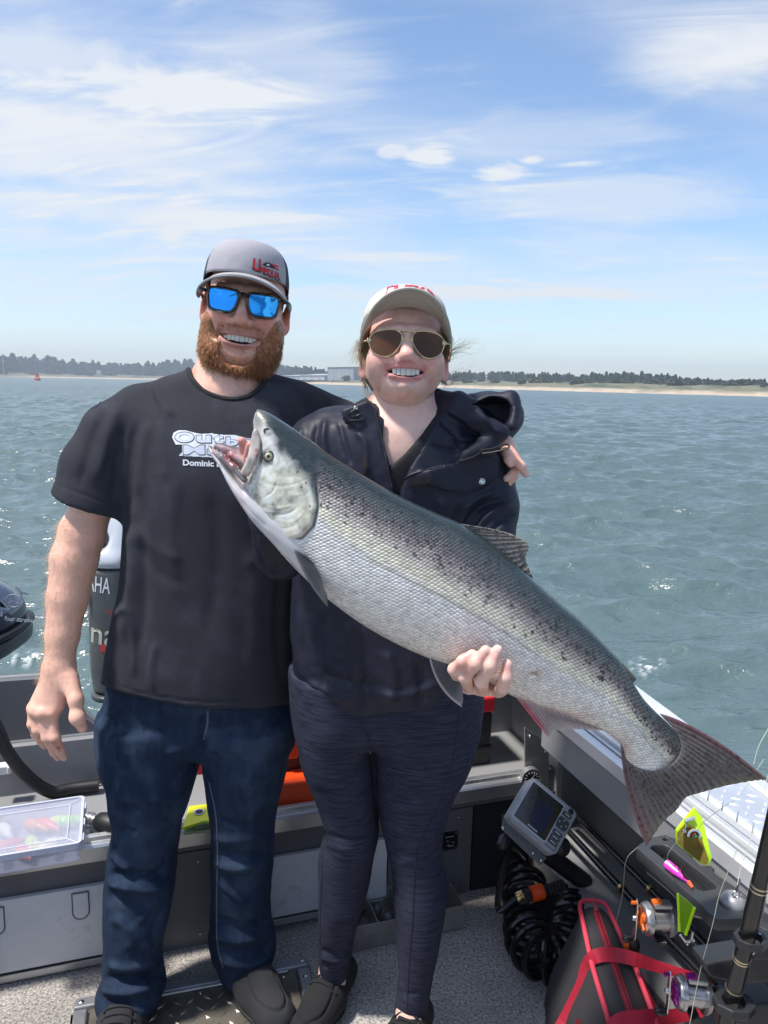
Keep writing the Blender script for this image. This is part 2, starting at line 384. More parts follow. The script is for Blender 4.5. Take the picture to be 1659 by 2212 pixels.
def join(parts):
    V = []; Fs = []; C = []; b = 0
    for v, f, c in parts:
        V.append(v); Fs.append(f+b); C.append(np.broadcast_to(c, (len(v), 3))); b += len(v)
    return np.concatenate(V), np.concatenate(Fs), np.concatenate(C)
_P = RNG.permutation(256)
def vnoise(P, scale, seed=0):
    """value noise, about -1..1"""
    p = np.asarray(P)*scale+seed*17.13; i = np.floor(p).astype(int); f = p-i; f = f*f*(3-2*f); out = 0
    for a in (0, 1):
        for b in (0, 1):
            for c in (0, 1):
                hsh = _P[(_P[(_P[(i[..., 0]+a) & 255]+i[..., 1]+b) & 255]+i[..., 2]+c) & 255]/127.5-1
                out = out+hsh*(f[..., 0] if a else 1-f[..., 0])*(f[..., 1] if b else 1-f[..., 1])*(f[..., 2] if c else 1-f[..., 2])
    return out
def strokes(V, Nn, S, front=True):
    """cloth creases: S rows (points in picture units, width, height in metres); ridge if height > 0, furrow if < 0"""
    x, y = pj(V); out = np.zeros(len(V)); fr = sstep(.0, .45, -((V-cC)/np.linalg.norm(V-cC, axis=1)[:, None]*Nn).sum(1)) if front else 1
    for pts, w, hgt in S:
        pts = spline(np.asarray(pts, float), max(6, len(pts)*4)) if len(pts) > 2 else np.asarray(pts, float)
        L_ = np.linalg.norm(np.diff(pts, axis=0), axis=1); cum = np.concatenate([[0], np.cumsum(L_)]); tot = cum[-1]; best = np.full(len(V), 1e9); tt = np.zeros(len(V))
        near = (x > pts[:, 0].min()-3*w) & (x < pts[:, 0].max()+3*w) & (y > pts[:, 1].min()-3*w) & (y < pts[:, 1].max()+3*w); ix = np.where(near)[0]
        if not len(ix): continue
        for a, b, l0, ll in zip(pts[:-1], pts[1:], cum[:-1], L_):
            ab = b-a; t = np.clip(((x[ix]-a[0])*ab[0]+(y[ix]-a[1])*ab[1])/(ab@ab+1e-9), 0, 1)
            d = np.hypot(x[ix]-a[0]-t*ab[0], y[ix]-a[1]-t*ab[1]); m = d < best[ix]; best[ix[m]] = d[m]; tt[ix[m]] = (l0+t[m]*ll)/tot
        out += hgt*np.exp(-(best/w)**2)*sstep(0, .2, tt)*sstep(0, .2, 1-tt)
    return V+Nn*(out*fr)[:, None]
# ------------------------------------------------------------------ water
WZ = -.25
def water_mesh():
    rings = np.concatenate([np.linspace(.35, 3.0, 50)[:-1], np.geomspace(3.0, 60, 560)[:-1], np.geomspace(60, 330, 330)[:-1], np.geomspace(330, 1150, 90)])
    th = np.concatenate([np.radians(np.linspace(-42, 42, 620)), np.radians(np.linspace(42, 318, 170))[1:-1]])
    R_, T_ = np.meshgrid(rings, th, indexing='ij'); X = R_*np.sin(T_); Y = R_*np.cos(T_)
    dr = np.gradient(rings)[:, None]*np.ones_like(T_); dx = np.zeros_like(X); dy = np.zeros_like(X); z = np.zeros_like(X)
    rg = np.random.default_rng(5)
    gust = .75+.35*np.sin(X*.11+1.3+np.sin(Y*.07))*np.sin(Y*.09+.5*np.sin(X*.06))
    for i in range(64):
        lam = .15*(1.068**i)*(.9+.2*rg.random()); k = 2*np.pi/lam; ang = math.radians(200)+rg.normal()*.55
        cx, cy = math.sin(ang), math.cos(ang); amp = .0112*lam**.86 if lam < 1.1 else .0125*1.1**.86*(1.1/lam)**.35
        ph = k*(X*cx+Y*cy)+rg.random()*6.28+.9*np.sin(k*.21*(X*cy-Y*cx)+i)
        fade = np.clip(lam/(1.6*dr)-.6, 0, 1)*(gust if lam < 1.2 else 1)
        a = amp*fade; z += a*np.cos(ph); q = .75
        dx -= q*a*cx*np.sin(ph); dy -= q*a*cy*np.sin(ph)
    damp = .35+.65*sstep(1.2, 3.5, R_); z *= damp
    X, Y = X+dx*damp, Y+dy*damp; V = np.stack([X, Y, WZ+z], -1)
    nr, nt_ = X.shape; i = np.arange(nr-1)[:, None]; j = np.arange(nt_)[None, :]; jn = (j+1) % nt_
    F_ = np.stack([i*nt_+j, i*nt_+jn, (i+1)*nt_+jn, (i+1)*nt_+j], -1).reshape(-1, 4)
    Vf = V.reshape(-1, 3)
    # churned water by the boat and behind the motors
    px, py = pj(Vf); foam = np.zeros(len(Vf)); nz = vnoise(Vf*arr(1, 1, 0), 9, 2)*.6+vnoise(Vf*arr(1, 1, 0), 26, 4)*.8+vnoise(Vf*arr(1, 1, 0), 60, 5)*.4
    vis = Vf[:, 1] > .5
    for (fx, fy, sx, sy, amp) in ((1400, 1440, 46, 24, .58), (60, 1425, 50, 25, .45)):
        foam += np.where(vis, amp*np.exp(-((px-fx)/sx)**2-((py-fy)/sy)**2), 0)
    nz = vnoise(Vf*arr(1, 1, 0), 24, 2)*.5+vnoise(Vf*arr(1, 1, 0), 55, 4)*.5; foam = np.clip(foam*1.6, 0, 1)*sstep(.02, .38, nz)*sstep(.12, .4, foam)
    Vf[:, 2] += foam*.012*(1+nz)
    col = np.zeros((len(Vf), 3)); col[:, 0] = foam; col[:, 1] = sstep(20, 130, R_).reshape(-1)
    return Vf, F_, col
def water_mat():
    m = bpy.data.materials.new('sea_water'); m.use_nodes = True; nt = m.node_tree; N = nt.nodes; L = nt.links; p = N['Principled BSDF']
    p.inputs['IOR'].default_value = 1.5
    at = N.new('ShaderNodeAttribute'); at.attribute_name = 'Col'; sp = N.new('ShaderNodeSeparateColor'); L.new(at.outputs['Color'], sp.inputs[0])
    mx = N.new('ShaderNodeMix'); mx.data_type = 'RGBA'; L.new(sp.outputs[0], mx.inputs['Factor']); mx.inputs['A'].default_value = (.086, .132, .136, 1); mx.inputs['B'].default_value = (.7, .75, .75, 1)
    L.new(mx.outputs['Result'], p.inputs['Base Color'])
    mr = N.new('ShaderNodeMapRange'); L.new(sp.outputs[0], mr.inputs[0]); mr.inputs[3].default_value = 0; mr.inputs[4].default_value = .6
    m2 = N.new('ShaderNodeMath'); m2.operation = 'MULTIPLY_ADD'; L.new(sp.outputs[1], m2.inputs[0]); m2.inputs[1].default_value = .14; m2.inputs[2].default_value = .20       # waves too far off to resolve become roughness
    m3 = N.new('ShaderNodeMath'); m3.operation = 'ADD'; L.new(m2.outputs[0], m3.inputs[0]); L.new(mr.outputs[0], m3.inputs[1]); L.new(m3.outputs[0], p.inputs['Roughness'])
    tc = N.new('ShaderNodeTexCoord'); hs = None
    for sc_, st, w in ((3.2, (1, 1.9, 1), .055), (11, (1, 1.6, 1), .016), (.5, (1, 2.2, 1), .16)):
        mp = N.new('ShaderNodeMapping'); mp.inputs['Scale'].default_value = st; mp.inputs['Rotation'].default_value = (0, 0, .35); L.new(tc.outputs['Object'], mp.inputs[0])
        n = N.new('ShaderNodeTexNoise'); n.inputs['Scale'].default_value = sc_; n.inputs['Detail'].default_value = 4; n.inputs['Distortion'].default_value = .4; L.new(mp.outputs[0], n.inputs['Vector'])
        q = N.new('ShaderNodeMath'); q.operation = 'MULTIPLY'; L.new(n.outputs[0], q.inputs[0]); q.inputs[1].default_value = w
        if hs is None: hs = q.outputs[0]
        else:
            ad = N.new('ShaderNodeMath'); ad.operation = 'ADD'; L.new(hs, ad.inputs[0]); L.new(q.outputs[0], ad.inputs[1]); hs = ad.outputs[0]
    b = N.new('ShaderNodeBump'); b.inputs['Strength'].default_value = .8; b.inputs['Distance'].default_value = 1.0; L.new(hs, b.inputs['Height']); L.new(b.outputs[0], p.inputs['Normal'])
    return m
wv, wf, wc = water_mesh()
wo = npmesh('water', wv, wf, water_mat(), None, True, wc); tag(wo, kind='structure')

# ------------------------------------------------------------------ far shore
def shore():
    S = [(-900, 832), (-300, 818.5), (-100, 815.5), (0, 815), (140, 816.5), (280, 818), (420, 821), (560, 825.5), (750, 832), (970, 838), (1250, 846), (1450, 851.5), (1659, 857), (1900, 866), (2300, 882), (3200, 930)]
    P = spline(S, 700); wl = np.array([G(x, y, WZ) for x, y in P]); 
    d = np.linalg.norm(wl[:, :2], axis=1); wl = wl*np.minimum(1, 640/d)[:, None]; wl[:, 2] = WZ
    ker = np.ones(9)/9; wl[:, 0] = np.convolve(np.pad(wl[:, 0], 4, 'edge'), ker, 'valid'); wl[:, 1] = np.convolve(np.pad(wl[:, 1], 4, 'edge'), ker, 'valid')
    out = wl[:, :2]/np.linalg.norm(wl[:, :2], axis=1)[:, None]
    offs = [-6, 0, 2, 4, 7, 10, 14, 18, 24, 30, 40, 55, 75, 100, 140, 200, 300, 440]
    hts = [-.5, 0, .35, .8, 1.15, 1.3, 1.6, 2.2, 2.6, 2.7, 2.6, 2.9, 3.2, 3.4, 3.8, 4.2, 5, 6]
    rows = []; cols = []
    sand, grass, bush = arr(.46, .37, .27), arr(.16, .15, .085), arr(.055, .075, .038)
    for o, hgt in zip(offs, hts):
        p = np.zeros((700, 3)); p[:, :2] = wl[:, :2]+out*o; n1 = vnoise(np.column_stack([p[:, :2], np.full(700, o*3.)]), .06, 1); n2 = vnoise(np.column_stack([p[:, :2], np.full(700, o*1.)]), .21, 3)
        p[:, 2] = WZ+hgt*(1+.25*n1)+.25*n2*(o > 3); rows.append(p)
        veg = sstep(3.5, 11, o+4*n1+4*n2); b2 = sstep(.1, .6, n2+.5*n1)*(o > 8)
        cols.append(sand*(1-veg)[:, None]*(1+.12*n2)[:, None]+veg[:, None]*(grass*(1-b2)[:, None]+bush*b2[:, None]))
    V = np.concatenate(rows); C = np.concatenate(cols); nr = len(offs)
    i = np.arange(nr-1)[:, None]; j = np.arange(699)[None, :]
    F_ = np.stack([i*700+j, (i+1)*700+j, (i+1)*700+j+1, i*700+j+1], -1).reshape(-1, 4)[:, ::-1]
    o = npmesh('shore', V, F_, M('shore_ground', (.4, .35, .2), .95, var=.25, vs=.35, attr=True), None, True, C); tag(o, kind='structure')
    return wl, out
WL, WOUT = shore()
def on_shore(px, back):
    """ground point seen at picture column px, so many metres behind the waterline"""
    xs = np.array([pj(p)[0] for p in WL]); i = int(np.argmin(np.abs(xs-px))); p = WL[i].copy(); p[:2] += WOUT[i]*back; p[2] = WZ+np.interp(back, [0, 4, 10, 18, 40, 100, 200, 440], [0, .8, 1.3, 2.0, 2.6, 3.3, 4.1, 5.8]); return p
XS = np.array([pj(p)[0] for p in WL])
leafm = [M('pine_foliage', (.030, .072, .028), .9, var=.5, vs=1.2), M('spruce_foliage', (.042, .070, .036), .9, var=.5, vs=1.0), M('shrub_foliage', (.085, .095, .045), .9, var=.45, vs=1.5)]
def tree_mesh(seed, hgt, wid, kind):
    r = np.random.default_rng(seed); V = []; F_ = []
    def tri(c, s, up=.3):
        d = r.normal(size=3); d[2] *= up; d /= np.linalg.norm(d); e = np.cross(d, r.normal(size=3)); e /= np.linalg.norm(e); b = len(V)
        V.extend([c+d*s, c-d*s*.5+e*s*.8, c-d*s*.5-e*s*.8]); F_.append((b, b+1, b+2, b+2))
    for k in range(6):                                            # trunk
        a = 2*math.pi*k/6; V.append(arr(.018*hgt*math.cos(a), .018*hgt*math.sin(a), 0)); 
    V.append(arr(0, 0, hgt*.93)); F_ += [(k, (k+1) % 6, 6, 6) for k in range(6)]
    n = 420
    for _ in range(n):
        if kind == 'pine':
            t = r.random()**.8; lo = .10; z = hgt*(lo+(1-lo)*t); R_ = wid*(1-t)**.75*(.55+.45*math.sin(t*23+seed)**2)+.03*wid
        else:
            t = r.random(); z = hgt*(.12+.88*t); R_ = wid*math.sqrt(max(.03, 1-(2*t-.85)**2*.8))
        a = r.random()*6.28; q = R_*(.45+.55*math.sqrt(r.random()))*(1+.25*math.sin(3*a+seed))
        tri(arr(q*math.cos(a), q*math.sin(a), z), wid*(.26 if kind == 'pine' else .3)*(.7+.6*r.random()))
    me = bpy.data.meshes.new('pine_tree'); me.from_pydata([tuple(v) for v in V], [], [f[:3] for f in F_]); me.update(); return me
TM = [tree_mesh(i, 1, .20+.05*(i % 3), 'pine') for i in range(4)]; SM = [tree_mesh(20+i, 1, .5, 'bush') for i in range(3)]
for i, me in enumerate(TM): me.materials.append(leafm[i % 2])
for me in SM: me.materials.append(leafm[2])
rt = random.Random(3)
def plant_tree(px, back, hgt, me, name, label, cat, group, wf_=1.):
    o = bpy.data.objects.new(name, me); COL.objects.link(o); p = on_shore(px, back); o.location = (p[0], p[1], p[2]-.2)
    o.rotation_euler = (rt.uniform(-.04, .04), rt.uniform(-.04, .04), rt.random()*6.28); w = hgt*rt.uniform(1.1, 1.7)*wf_; o.scale = (w, w, hgt); return tag(o, label, cat, group)
def skyline(px):   # height in picture units of the tree tops above the true horizon
    return np.interp(px, [-60, 0, 70, 140, 200, 280, 340, 400, 600, 640, 690, 745, 770, 960, 1000, 1060, 1120, 1200, 1260, 1330, 1400, 1500, 1560, 1659, 1720], [40, 41, 39, 32, 31, 30, 31, 36, 36, 29, 25, 16, 14, 20, 27, 29, 29, 25, 26, 30, 31, 23, 21, 24, 23])
def world_height(px, back):
    p = on_shore(px, back); return skyline(px)/1659*p[1]/math.cos(PT)*1.02+H-p[2]
for k in range(150):
    px = rt.choice([rt.uniform(-30, 420), rt.uniform(575, 765), rt.uniform(945, 1690), rt.uniform(945, 1690)])
    back = rt.uniform(60, 110); hgt = world_height(px, back)*rt.uniform(.85, 1.16)
    side = 'left of the man' if px < 430 else 'between the two heads' if px < 800 else 'right of the woman'
    plant_tree(px, back, hgt, TM[k % 4], 'pine_tree', 'dark green conifer in the tree line on the far shore, '+side, 'tree', 'conifers on the far shore '+side)
for k in range(70):
    px = rt.choice([rt.uniform(-20, 300), rt.uniform(640, 780), rt.uniform(950, 1680), rt.uniform(950, 1680)]); back = rt.uniform(18, 55)
    side = 'left of the man' if px < 430 else 'between the two heads' if px < 800 else 'right of the woman'
    plant_tree(px, back, rt.uniform(1.0, 2.6)*(1.4 if px < 800 else 1), SM[k % 3], 'shrub', 'low olive shrub on the dune behind the beach, '+side, 'shrub', 'dune shrubs '+side, rt.uniform(1., 1.7))
def forest():
    V = []; F_ = []; b = 0; base = [np.array([v.co[:] for v in m.vertices]) for m in TM]; tri = [np.array([p.vertices[:] for p in m.polygons]) for m in TM]
    sel = [np.arange(0, len(t), 2) for t in tri]
    for k in range(900):
        px = rt.uniform(-120, 1800); back = rt.uniform(75, 170); hgt = world_height(px, back)*rt.uniform(.62, .98); m = k % 4; a = rt.random()*6.28
        p = on_shore(px, back); q = base[m].copy(); c, s = math.cos(a), math.sin(a); w = hgt*rt.uniform(1.8, 3.0)
        x = (q[:, 0]*c-q[:, 1]*s)*w+p[0]; y = (q[:, 0]*s+q[:, 1]*c)*w+p[1]; z = q[:, 2]*hgt+p[2]-.3
        V.append(np.stack([x, y, z], 1)); F_.append(tri[m][sel[m]]+b); b += len(q)
    o = npmesh('distant_forest', np.concatenate(V), np.concatenate(F_), leafm[0], None, False)
    tag(o, 'dense conifer wood behind the beach on the far shore', 'forest', kind='stuff')
forest()
# navigation buoy, sign, buildings, mast on the far shore
def shore_things():
    red = M('buoy_red', (.55, .06, .04), .5, var=.2); white = M('shed_white', (.40, .42, .43), .6, var=.08); grey = M('shed_grey', (.27, .30, .33), .6, var=.08); wood = M('pole_grey', (.35, .35, .34), .7)
    p = G(81, 822, WZ); u = p[1]/1659*.8
    e = empty('navigation_buoy', p, 'red navigation buoy with lattice tower floating off the far shore', 'buoy')
    MB().lathe(p, (0, 0, 1), [(-1, u*7), (0, u*8), (u*5, u*8), (u*6, u*6.5)], 16).build('float', red, e, smooth=True)
    t = MB()
    for a in range(4): t.cyl(p+arr(u*5*math.cos(a*1.57+.8), u*5*math.sin(a*1.57+.8), u*5), p+arr(u*2*math.cos(a*1.57+.8), u*2*math.sin(a*1.57+.8), u*19), u*.9, 6)
    t.box(p+arr(0, 0, u*13), (u*6, u*6, u*5)); t.build('tower', red, e)
    MB().cyl(p+arr(0, 0, u*19), p+arr(0, 0, u*23), u*1.3, 8).build('lantern', wood, e)
    p = on_shore(214, 14); u = p[1]/1659
    e = empty('sign_board', p, 'small white square sign on posts above the left beach', 'sign')
    for s in (-1, 1): MB().cyl(p+arr(s*u*3, 0, -.3), p+arr(s*u*3, 0, u*7), u*.7, 6).build('post', wood, e)
    MB().box(p+arr(0, -.15, u*9), (u*10, .2, u*9)).build('panel', white, e)
    p = on_shore(8, 6); u = p[1]/1659
    e = empty('mast', p, 'tall thin white mast with a lamp at the left edge of the shore', 'mast')
    MB().cyl(p+arr(0, 0, -.3), p+arr(0, 0, u*42), u*1.0, 6, u*.6).build('pole', white, e); MB().box(p+arr(0, 0, u*30), (u*5, u*3, u*3)).build('platform', wood, e); MB().cyl(p+arr(0, 0, u*42), p+arr(0, 0, u*46), u*1.4, 8).build('lamp', white, e)
    def shed(x0, x1, ytop, ybot, back, mat, label, roofm, gable):
        a, b = on_shore(x0, back), on_shore(x1, back); c = (a+b)/2; u = c[1]/1659; w = np.linalg.norm(b-a); X = unit(b-a); Yv = np.cross((0, 0, 1), X); X[2] = 0; X = unit(X)
        hgt = (ybot-ytop)*u; z0 = c[2]-.5
        e = empty('warehouse', (c[0], c[1], z0), label, 'building')
        MB().box((c[0], c[1], z0+hgt/2), (w, 22, hgt), X, Yv).build('wall', mat, e)
        r = MB(); cc = arr(c[0], c[1], z0+hgt)
        P = [cc-X*w/2*1.02-Yv*11.5, cc+X*w/2*1.02-Yv*11.5, cc+X*w/2*1.02+Yv*11.5, cc-X*w/2*1.02+Yv*11.5]; g = arr(0, 0, gable*u)
        r.add([p+arr(0, 0, .02) for p in P]+[cc-X*w/2*1.02+g, cc+X*w/2*1.02+g], [(0, 1, 5, 4), (2, 3, 4, 5), (0, 4, 3), (1, 2, 5), (0, 3, 2, 1)]); r.build('roof', roofm, e)
        for k in range(3): MB().box(cc-Yv*-0+X*w*(-.3+.3*k)+arr(0, 0, -hgt*.6)-Yv*11.08*np.sign((Yv@(-cc))*-1), (w*.09, .12, hgt*.55), X, Yv).build('door', wood, e)
    shed(686, 742, 822, 832, 42, white, 'low white shed with a shallow roof left of the grey warehouse', white, 4)
    shed(640, 690, 823, 831, 48, grey, 'low grey shed just right of the beard on the far shore', white, 3)
    shed(748, 806, 806, 834, 40, grey, 'large pale grey warehouse behind the left side of the woman', grey, 2)
shore_things()
def haze():
    m = bpy.data.materials.new('air_haze'); m.use_nodes = True; nt = m.node_tree; nt.nodes.clear(); o = nt.nodes.new('ShaderNodeOutputMaterial'); v = nt.nodes.new('ShaderNodeVolumePrincipled')
    v.inputs['Color'].default_value = (.78, .88, 1, 1); v.inputs['Density'].default_value = .00085; v.inputs['Anisotropy'].default_value = .2; nt.links.new(v.outputs[0], o.inputs['Volume'])
    b = MB().box((0, 0, 19.5), (2800, 2800, 44)); ob = b.build('haze', m, None); tag(ob, 'pale sea haze over the water', 'haze', kind='stuff')
if HAZE: haze()
# ------------------------------------------------------------------ the boat
BT = arr(.952, .306, 0); BN = arr(-.306, .952, 0); BO = arr(-.142, 1.885, 0)     # to starboard, aft, corner of the stern bench on the deck
Zv = arr(0, 0, 1)
def B(a, b, z): return BO+BT*a+BN*b+Zv*z
def hit(x, y, org, n): d = ray(x, y); return cC+d*((org-cC)@n)/(d@n)
def PBn(x, y, b): return hit(x, y, BO+BN*b, BN)          # picture point on a plane across the boat
def PAt(x, y, a): return hit(x, y, BO+BT*a, BT)          # picture point on a plane along the boat
def ab(p): return (np.asarray(p)-BO)@BT, (np.asarray(p)-BO)@BN
paint = M('hull_grey_paint', (.26, .263, .268), .45, var=.10, vs=5, dirt=((.55, .55, .55), .70, .74, .5), ds=90, bump=.08, bs=60)
paint_d = M('hull_dark_paint', (.135, .137, .144), .5, var=.12, vs=6, dirt=((.45, .45, .45), .71, .75, .6), ds=110)
paint_l = M('locker_door_grey_paint', (.72, .725, .73), .45, var=.10, vs=7, dirt=((.07, .065, .06), .60, .72, .55), ds=7)
alum = M('bare_aluminium', (.52, .525, .53), .34, metal=.75, var=.14, vs=18, stretch=(1, 1, 1), dirt=((.2, .19, .17), .62, .75, .5), ds=14)
alum_b = M('bright_aluminium', (.74, .75, .76), .38, metal=.45, var=.06, vs=12)
alum_w = M('tread_plate_aluminium', (.62, .65, .70), .36, metal=.55, var=.10, vs=9, dirt=((.35, .35, .36), .6, .75, .5), ds=20)
dirty_tread = M('dirty_tread_plate', (.17, .155, .13), .5, metal=.5, var=.3, vs=9, dirt=((.05, .045, .035), .5, .7, .7), ds=11)
black = M('black_plastic', (.018, .018, .020), .42, var=.2, vs=20)
blackm = M('black_rubber', (.012, .012, .013), .5, var=.2, vs=20)
black_g = M('glossy_black_hose', (.010, .010, .011), .18, var=.2, vs=20)
blackfelt = M('black_carpet_trim', (.012, .014, .020), .95, var=.5, vs=180)
steel = M('stainless_steel', (.62, .62, .62), .22, metal=1, var=.05)
whitep = M('white_plastic', (.72, .73, .72), .4, var=.05)
def carpet_mat():
    m = M('marine_carpet', (.25, .235, .22), .97, var=.12, vs=3, bump=1.0, bs=330, bdist=.004)
    nt = m.node_tree; N = nt.nodes; L = nt.links; p = N['Principled BSDF']; tc = [n for n in N if n.type == 'TEX_COORD'][0]
    n = N.new('ShaderNodeTexNoise'); n.inputs['Scale'].default_value = 150; n.inputs['Detail'].default_value = 5; n.inputs['Roughness'].default_value = .75; L.new(tc.outputs['Object'], n.inputs['Vector'])
    r = N.new('ShaderNodeValToRGB'); r.color_ramp.elements[0].position = .34; r.color_ramp.elements[0].color = (.09, .084, .080, 1); r.color_ramp.elements[1].position = .66; r.color_ramp.elements[1].color = (.74, .69, .64, 1)
    L.new(n.outputs[0], r.inputs[0])
    n2 = N.new('ShaderNodeTexNoise'); n2.inputs['Scale'].default_value = 5; n2.inputs['Detail'].default_value = 8; L.new(tc.outputs['Object'], n2.inputs['Vector'])
    mr = N.new('ShaderNodeMapRange'); mr.inputs[1].default_value = .3; mr.inputs[2].default_value = .75; mr.inputs[3].default_value = .72; mr.inputs[4].default_value = 1.15; L.new(n2.outputs[0], mr.inputs[0])
    mx = N.new('ShaderNodeMix'); mx.data_type = 'RGBA'; mx.blend_type = 'MULTIPLY'; mx.inputs['Factor'].default_value = 1; L.new(r.outputs[0], mx.inputs['A']); L.new(mr.outputs[0], mx.inputs['B']); L.new(mx.outputs['Result'], p.inputs['Base Color'])
    return m
carpet = carpet_mat()
boat = empty('fishing_boat', B(-.25, -1.2, 0), 'grey aluminium fishing boat with carpeted deck and stern bench locker', 'boat')
A0, A1 = -1.12, .62            # inner port and starboard sides of the cockpit
BF = -3.1                      # forward end
def floor_part():
    nx, ny = 60, 90; a = np.linspace(A0-.3, .98, nx); b = np.linspace(BF, .32, ny); Aa, Bb = np.meshgrid(a, b, indexing='ij')
    V = (BO+Aa[..., None]*BT+Bb[..., None]*BN).reshape(-1, 3)
    i = np.arange(nx-1)[:, None]; j = np.arange(ny-1)[None, :]; F_ = np.stack([i*ny+j, (i+1)*ny+j, (i+1)*ny+j+1, i*ny+j+1], -1).reshape(-1, 4)
    npmesh('carpet_deck', V, F_, carpet, boat)
floor_part()
# stern bench: face frames, locker doors, rim, shelf, transom
def bp(name, mat, parent=boat, bev=.0015): return lambda mb: mb.build(name, mat, parent, bev)
def fbox(mb, a0, a1, b0, b1, z0, z1): return mb.box(B((a0+a1)/2, (b0+b1)/2, (z0+z1)/2), (a1-a0, b1-b0, z1-z0), BT, BN, Zv)
fbox(MB(), -1.40, .70, .006, .03, .0, .34).build('bench_front', paint_d, boat, .001)
fbox(MB(), -1.40, .572, -.012, .005, .275, .302).build('bench_trim', paint_d, boat, .001)
def locker(a0, a1, z0, z1, latches):
    d = fbox(MB(), a0, a1, -.010, .004, z0, z1).build('locker_door', paint_l, boat, .002)
    fbox(MB(), a0+.01, a1-.01, -.0145, -.0105, z0-.022, z0-.004).build('hinge', alum, d, .001)
    for la, lz in latches:
        w, hh = .019, .036; out = [(-w, hh), (w, hh), (w, -hh+w)]+[(w*math.cos(t), -hh+w-w*math.sin(t)) for t in np.linspace(0, math.pi, 9)[1:]]
        mb = MB()
        for i in range(len(out)):                     # stamped outline of the pull
            p, q = out[i], out[(i+1) % len(out)]; mb.cyl(B(la+p[0], -.0115, lz+p[1]), B(la+q[0], -.0115, lz+q[1]), .0016, 6)
        mb.build('latch', paint_d, d); MB().prism([B(la+p[0]*.9, -.0113, lz+p[1]*.93) for p in out], -BN*.0018).build('latch_plate', paint_l, d, .0006)
locker(-1.36, -.545, .030, .222, [(-.612, .175), (-.80, .172)])
locker(-.29, .175, .040, .215, [(-.205, .170)])
fbox(MB(), .18, .43, -.006, .005, .0, .268).build('bench_panel', paint_d, boat, .001)
fbox(MB(), -.535, -.30, -.006, .005, .0, .268).build('bench_panel', paint_d, boat, .001)
fbox(MB(), .435, .71, -.003, .005, .0, .272).build('carpeted_panel', blackfelt, boat)
sc_ = MB()
for a, z in ((.385, .243), (.385, .033), (.21, .033), (-.50, .24), (-.33, .24), (-.33, .035), (-.50, .035)): sc_.ball(B(a, -.008, z), (.004, .004, .004), 8)
sc_.build('screws', steel, boat, smooth=True)['kind'] = 'stuff'
# bench rim: rolled aluminium extrusion with a raised lip
rim = MB()
prof = [(-.034, .300), (-.034, .337), (-.030, .343), (-.018, .345), (-.017, .356), (-.004, .358), (.002, .352), (.004, .336), (.004, .302)]
rim.add([B(a, b, z) for a in (-1.40, .575) for b, z in prof], [(i, (i+1) % 9, 9+(i+1) % 9, 9+i) for i in range(9)]+[tuple(range(9))[::-1], tuple(range(9, 18))])
rim.build('bench_rim', alum, boat, .0012)
fbox(MB(), -1.40, .689, .031, .285, .315, .332).build('bench_shelf', paint, boat)
# transom with a notch for the motors
tw = MB(); TB = .285
pts = [(-1.40, .333), (.72, .333), (.72, .60), (.30, .60), (.22, .47), (-.535, .47), (-.575, .50)]
lp = [ab(PBn(*q, TB+.03))[0:1]+(PBn(*q, TB+.03)[2],) for q in ((222, 1580), (195, 1545), (112, 1492), (84, 1466), (0, 1468))]
tw.prism([B(a, TB, z) for a, z in ((-1.40, .31), (.72, .31), (.72, .47), (-1.40, .47))], BN*.05); tw.build('transom_wall', paint, boat, .002)
up = [(-1.40, .472), (-.545, .472), (lp[0][0], lp[0][1]), (lp[2][0], lp[2][1]), (lp[3][0], lp[3][1]), (-1.40, lp[4][1]+.01)]
MB().prism([B(a, TB+.028, z) for a, z in up], BN*.05).build('transom_wall', paint_d, boat, .003)
MB().prism([B(a, TB+.02, z) for a, z in ((-1.40, .462), (.72, .462), (.72, .476), (-1.40, .476))], BN*.012).build('transom_seam', alum, boat, .001)
edge = MB()
for (a, z), (a2, z2) in zip(up[2:-1], up[3:]): edge.tube([B(a, TB+.05, z), B(a2, TB+.05, z2)], .007, 8)
edge.build('transom_edge_tube', paint, boat, smooth=True)
up2 = [(.30, .472), (.72, .472), (.72, .64), (.36, .64)]
MB().prism([B(a, TB+.028, z) for a, z in up2], BN*.05).build('transom_wall', paint, boat, .003)
# hull sides and gunwales: profiles run along the boat
def run(name, prof, b0, b1, mat, n=2, close=True, taper=0., bev=.001, smooth=False):
    """prof rows (a, z) starboard; sweeps along the boat"""
    k = len(prof); bs = [b0, max(b0+.01, -1.1), b1]; n = 3; V = []
    for b in bs: V += [B(a+taper*max(b, -1.1)*(a > .7), b, z) for a, z in prof]
    Fs = [(i*k+j, i*k+(j+1) % k, (i+1)*k+(j+1) % k, (i+1)*k+j) for i in range(n-1) for j in range(k if close else k-1)]
    if close: Fs += [tuple(range(k))[::-1], tuple((n-1)*k+j for j in range(k))]
    return MB().add(V, Fs).build(name, mat, boat, bev, smooth)
GZ = .62
TP = .10                                   # the outer edge flares out towards the stern
run('gunwale_inner_lip', [(.552, GZ-.032), (.552, GZ), (.560, GZ+.004), (.572, GZ+.004), (.572, GZ-.004), (.562, GZ-.010), (.562, GZ-.032)], BF, .36, alum_b)
run('gunwale_channel', [(.573, GZ-.012), (.573, GZ-.004), (.602, GZ-.004), (.602, GZ-.012)], BF, .36, alum)
run('gunwale_rib', [(.603, GZ-.012), (.603, GZ+.005), (.609, GZ+.005), (.609, GZ-.012)], BF, .36, alum_b)
run('gunwale_rib', [(.583, GZ-.003), (.583, GZ+.002), (.588, GZ+.002), (.588, GZ-.003)], BF, .36, alum_b)
run('tread_plate', [(.610, GZ-.006), (.610, GZ+.002), (.835, GZ+.002), (.835, GZ-.006)], BF, .40, alum_w, 2, True, TP)
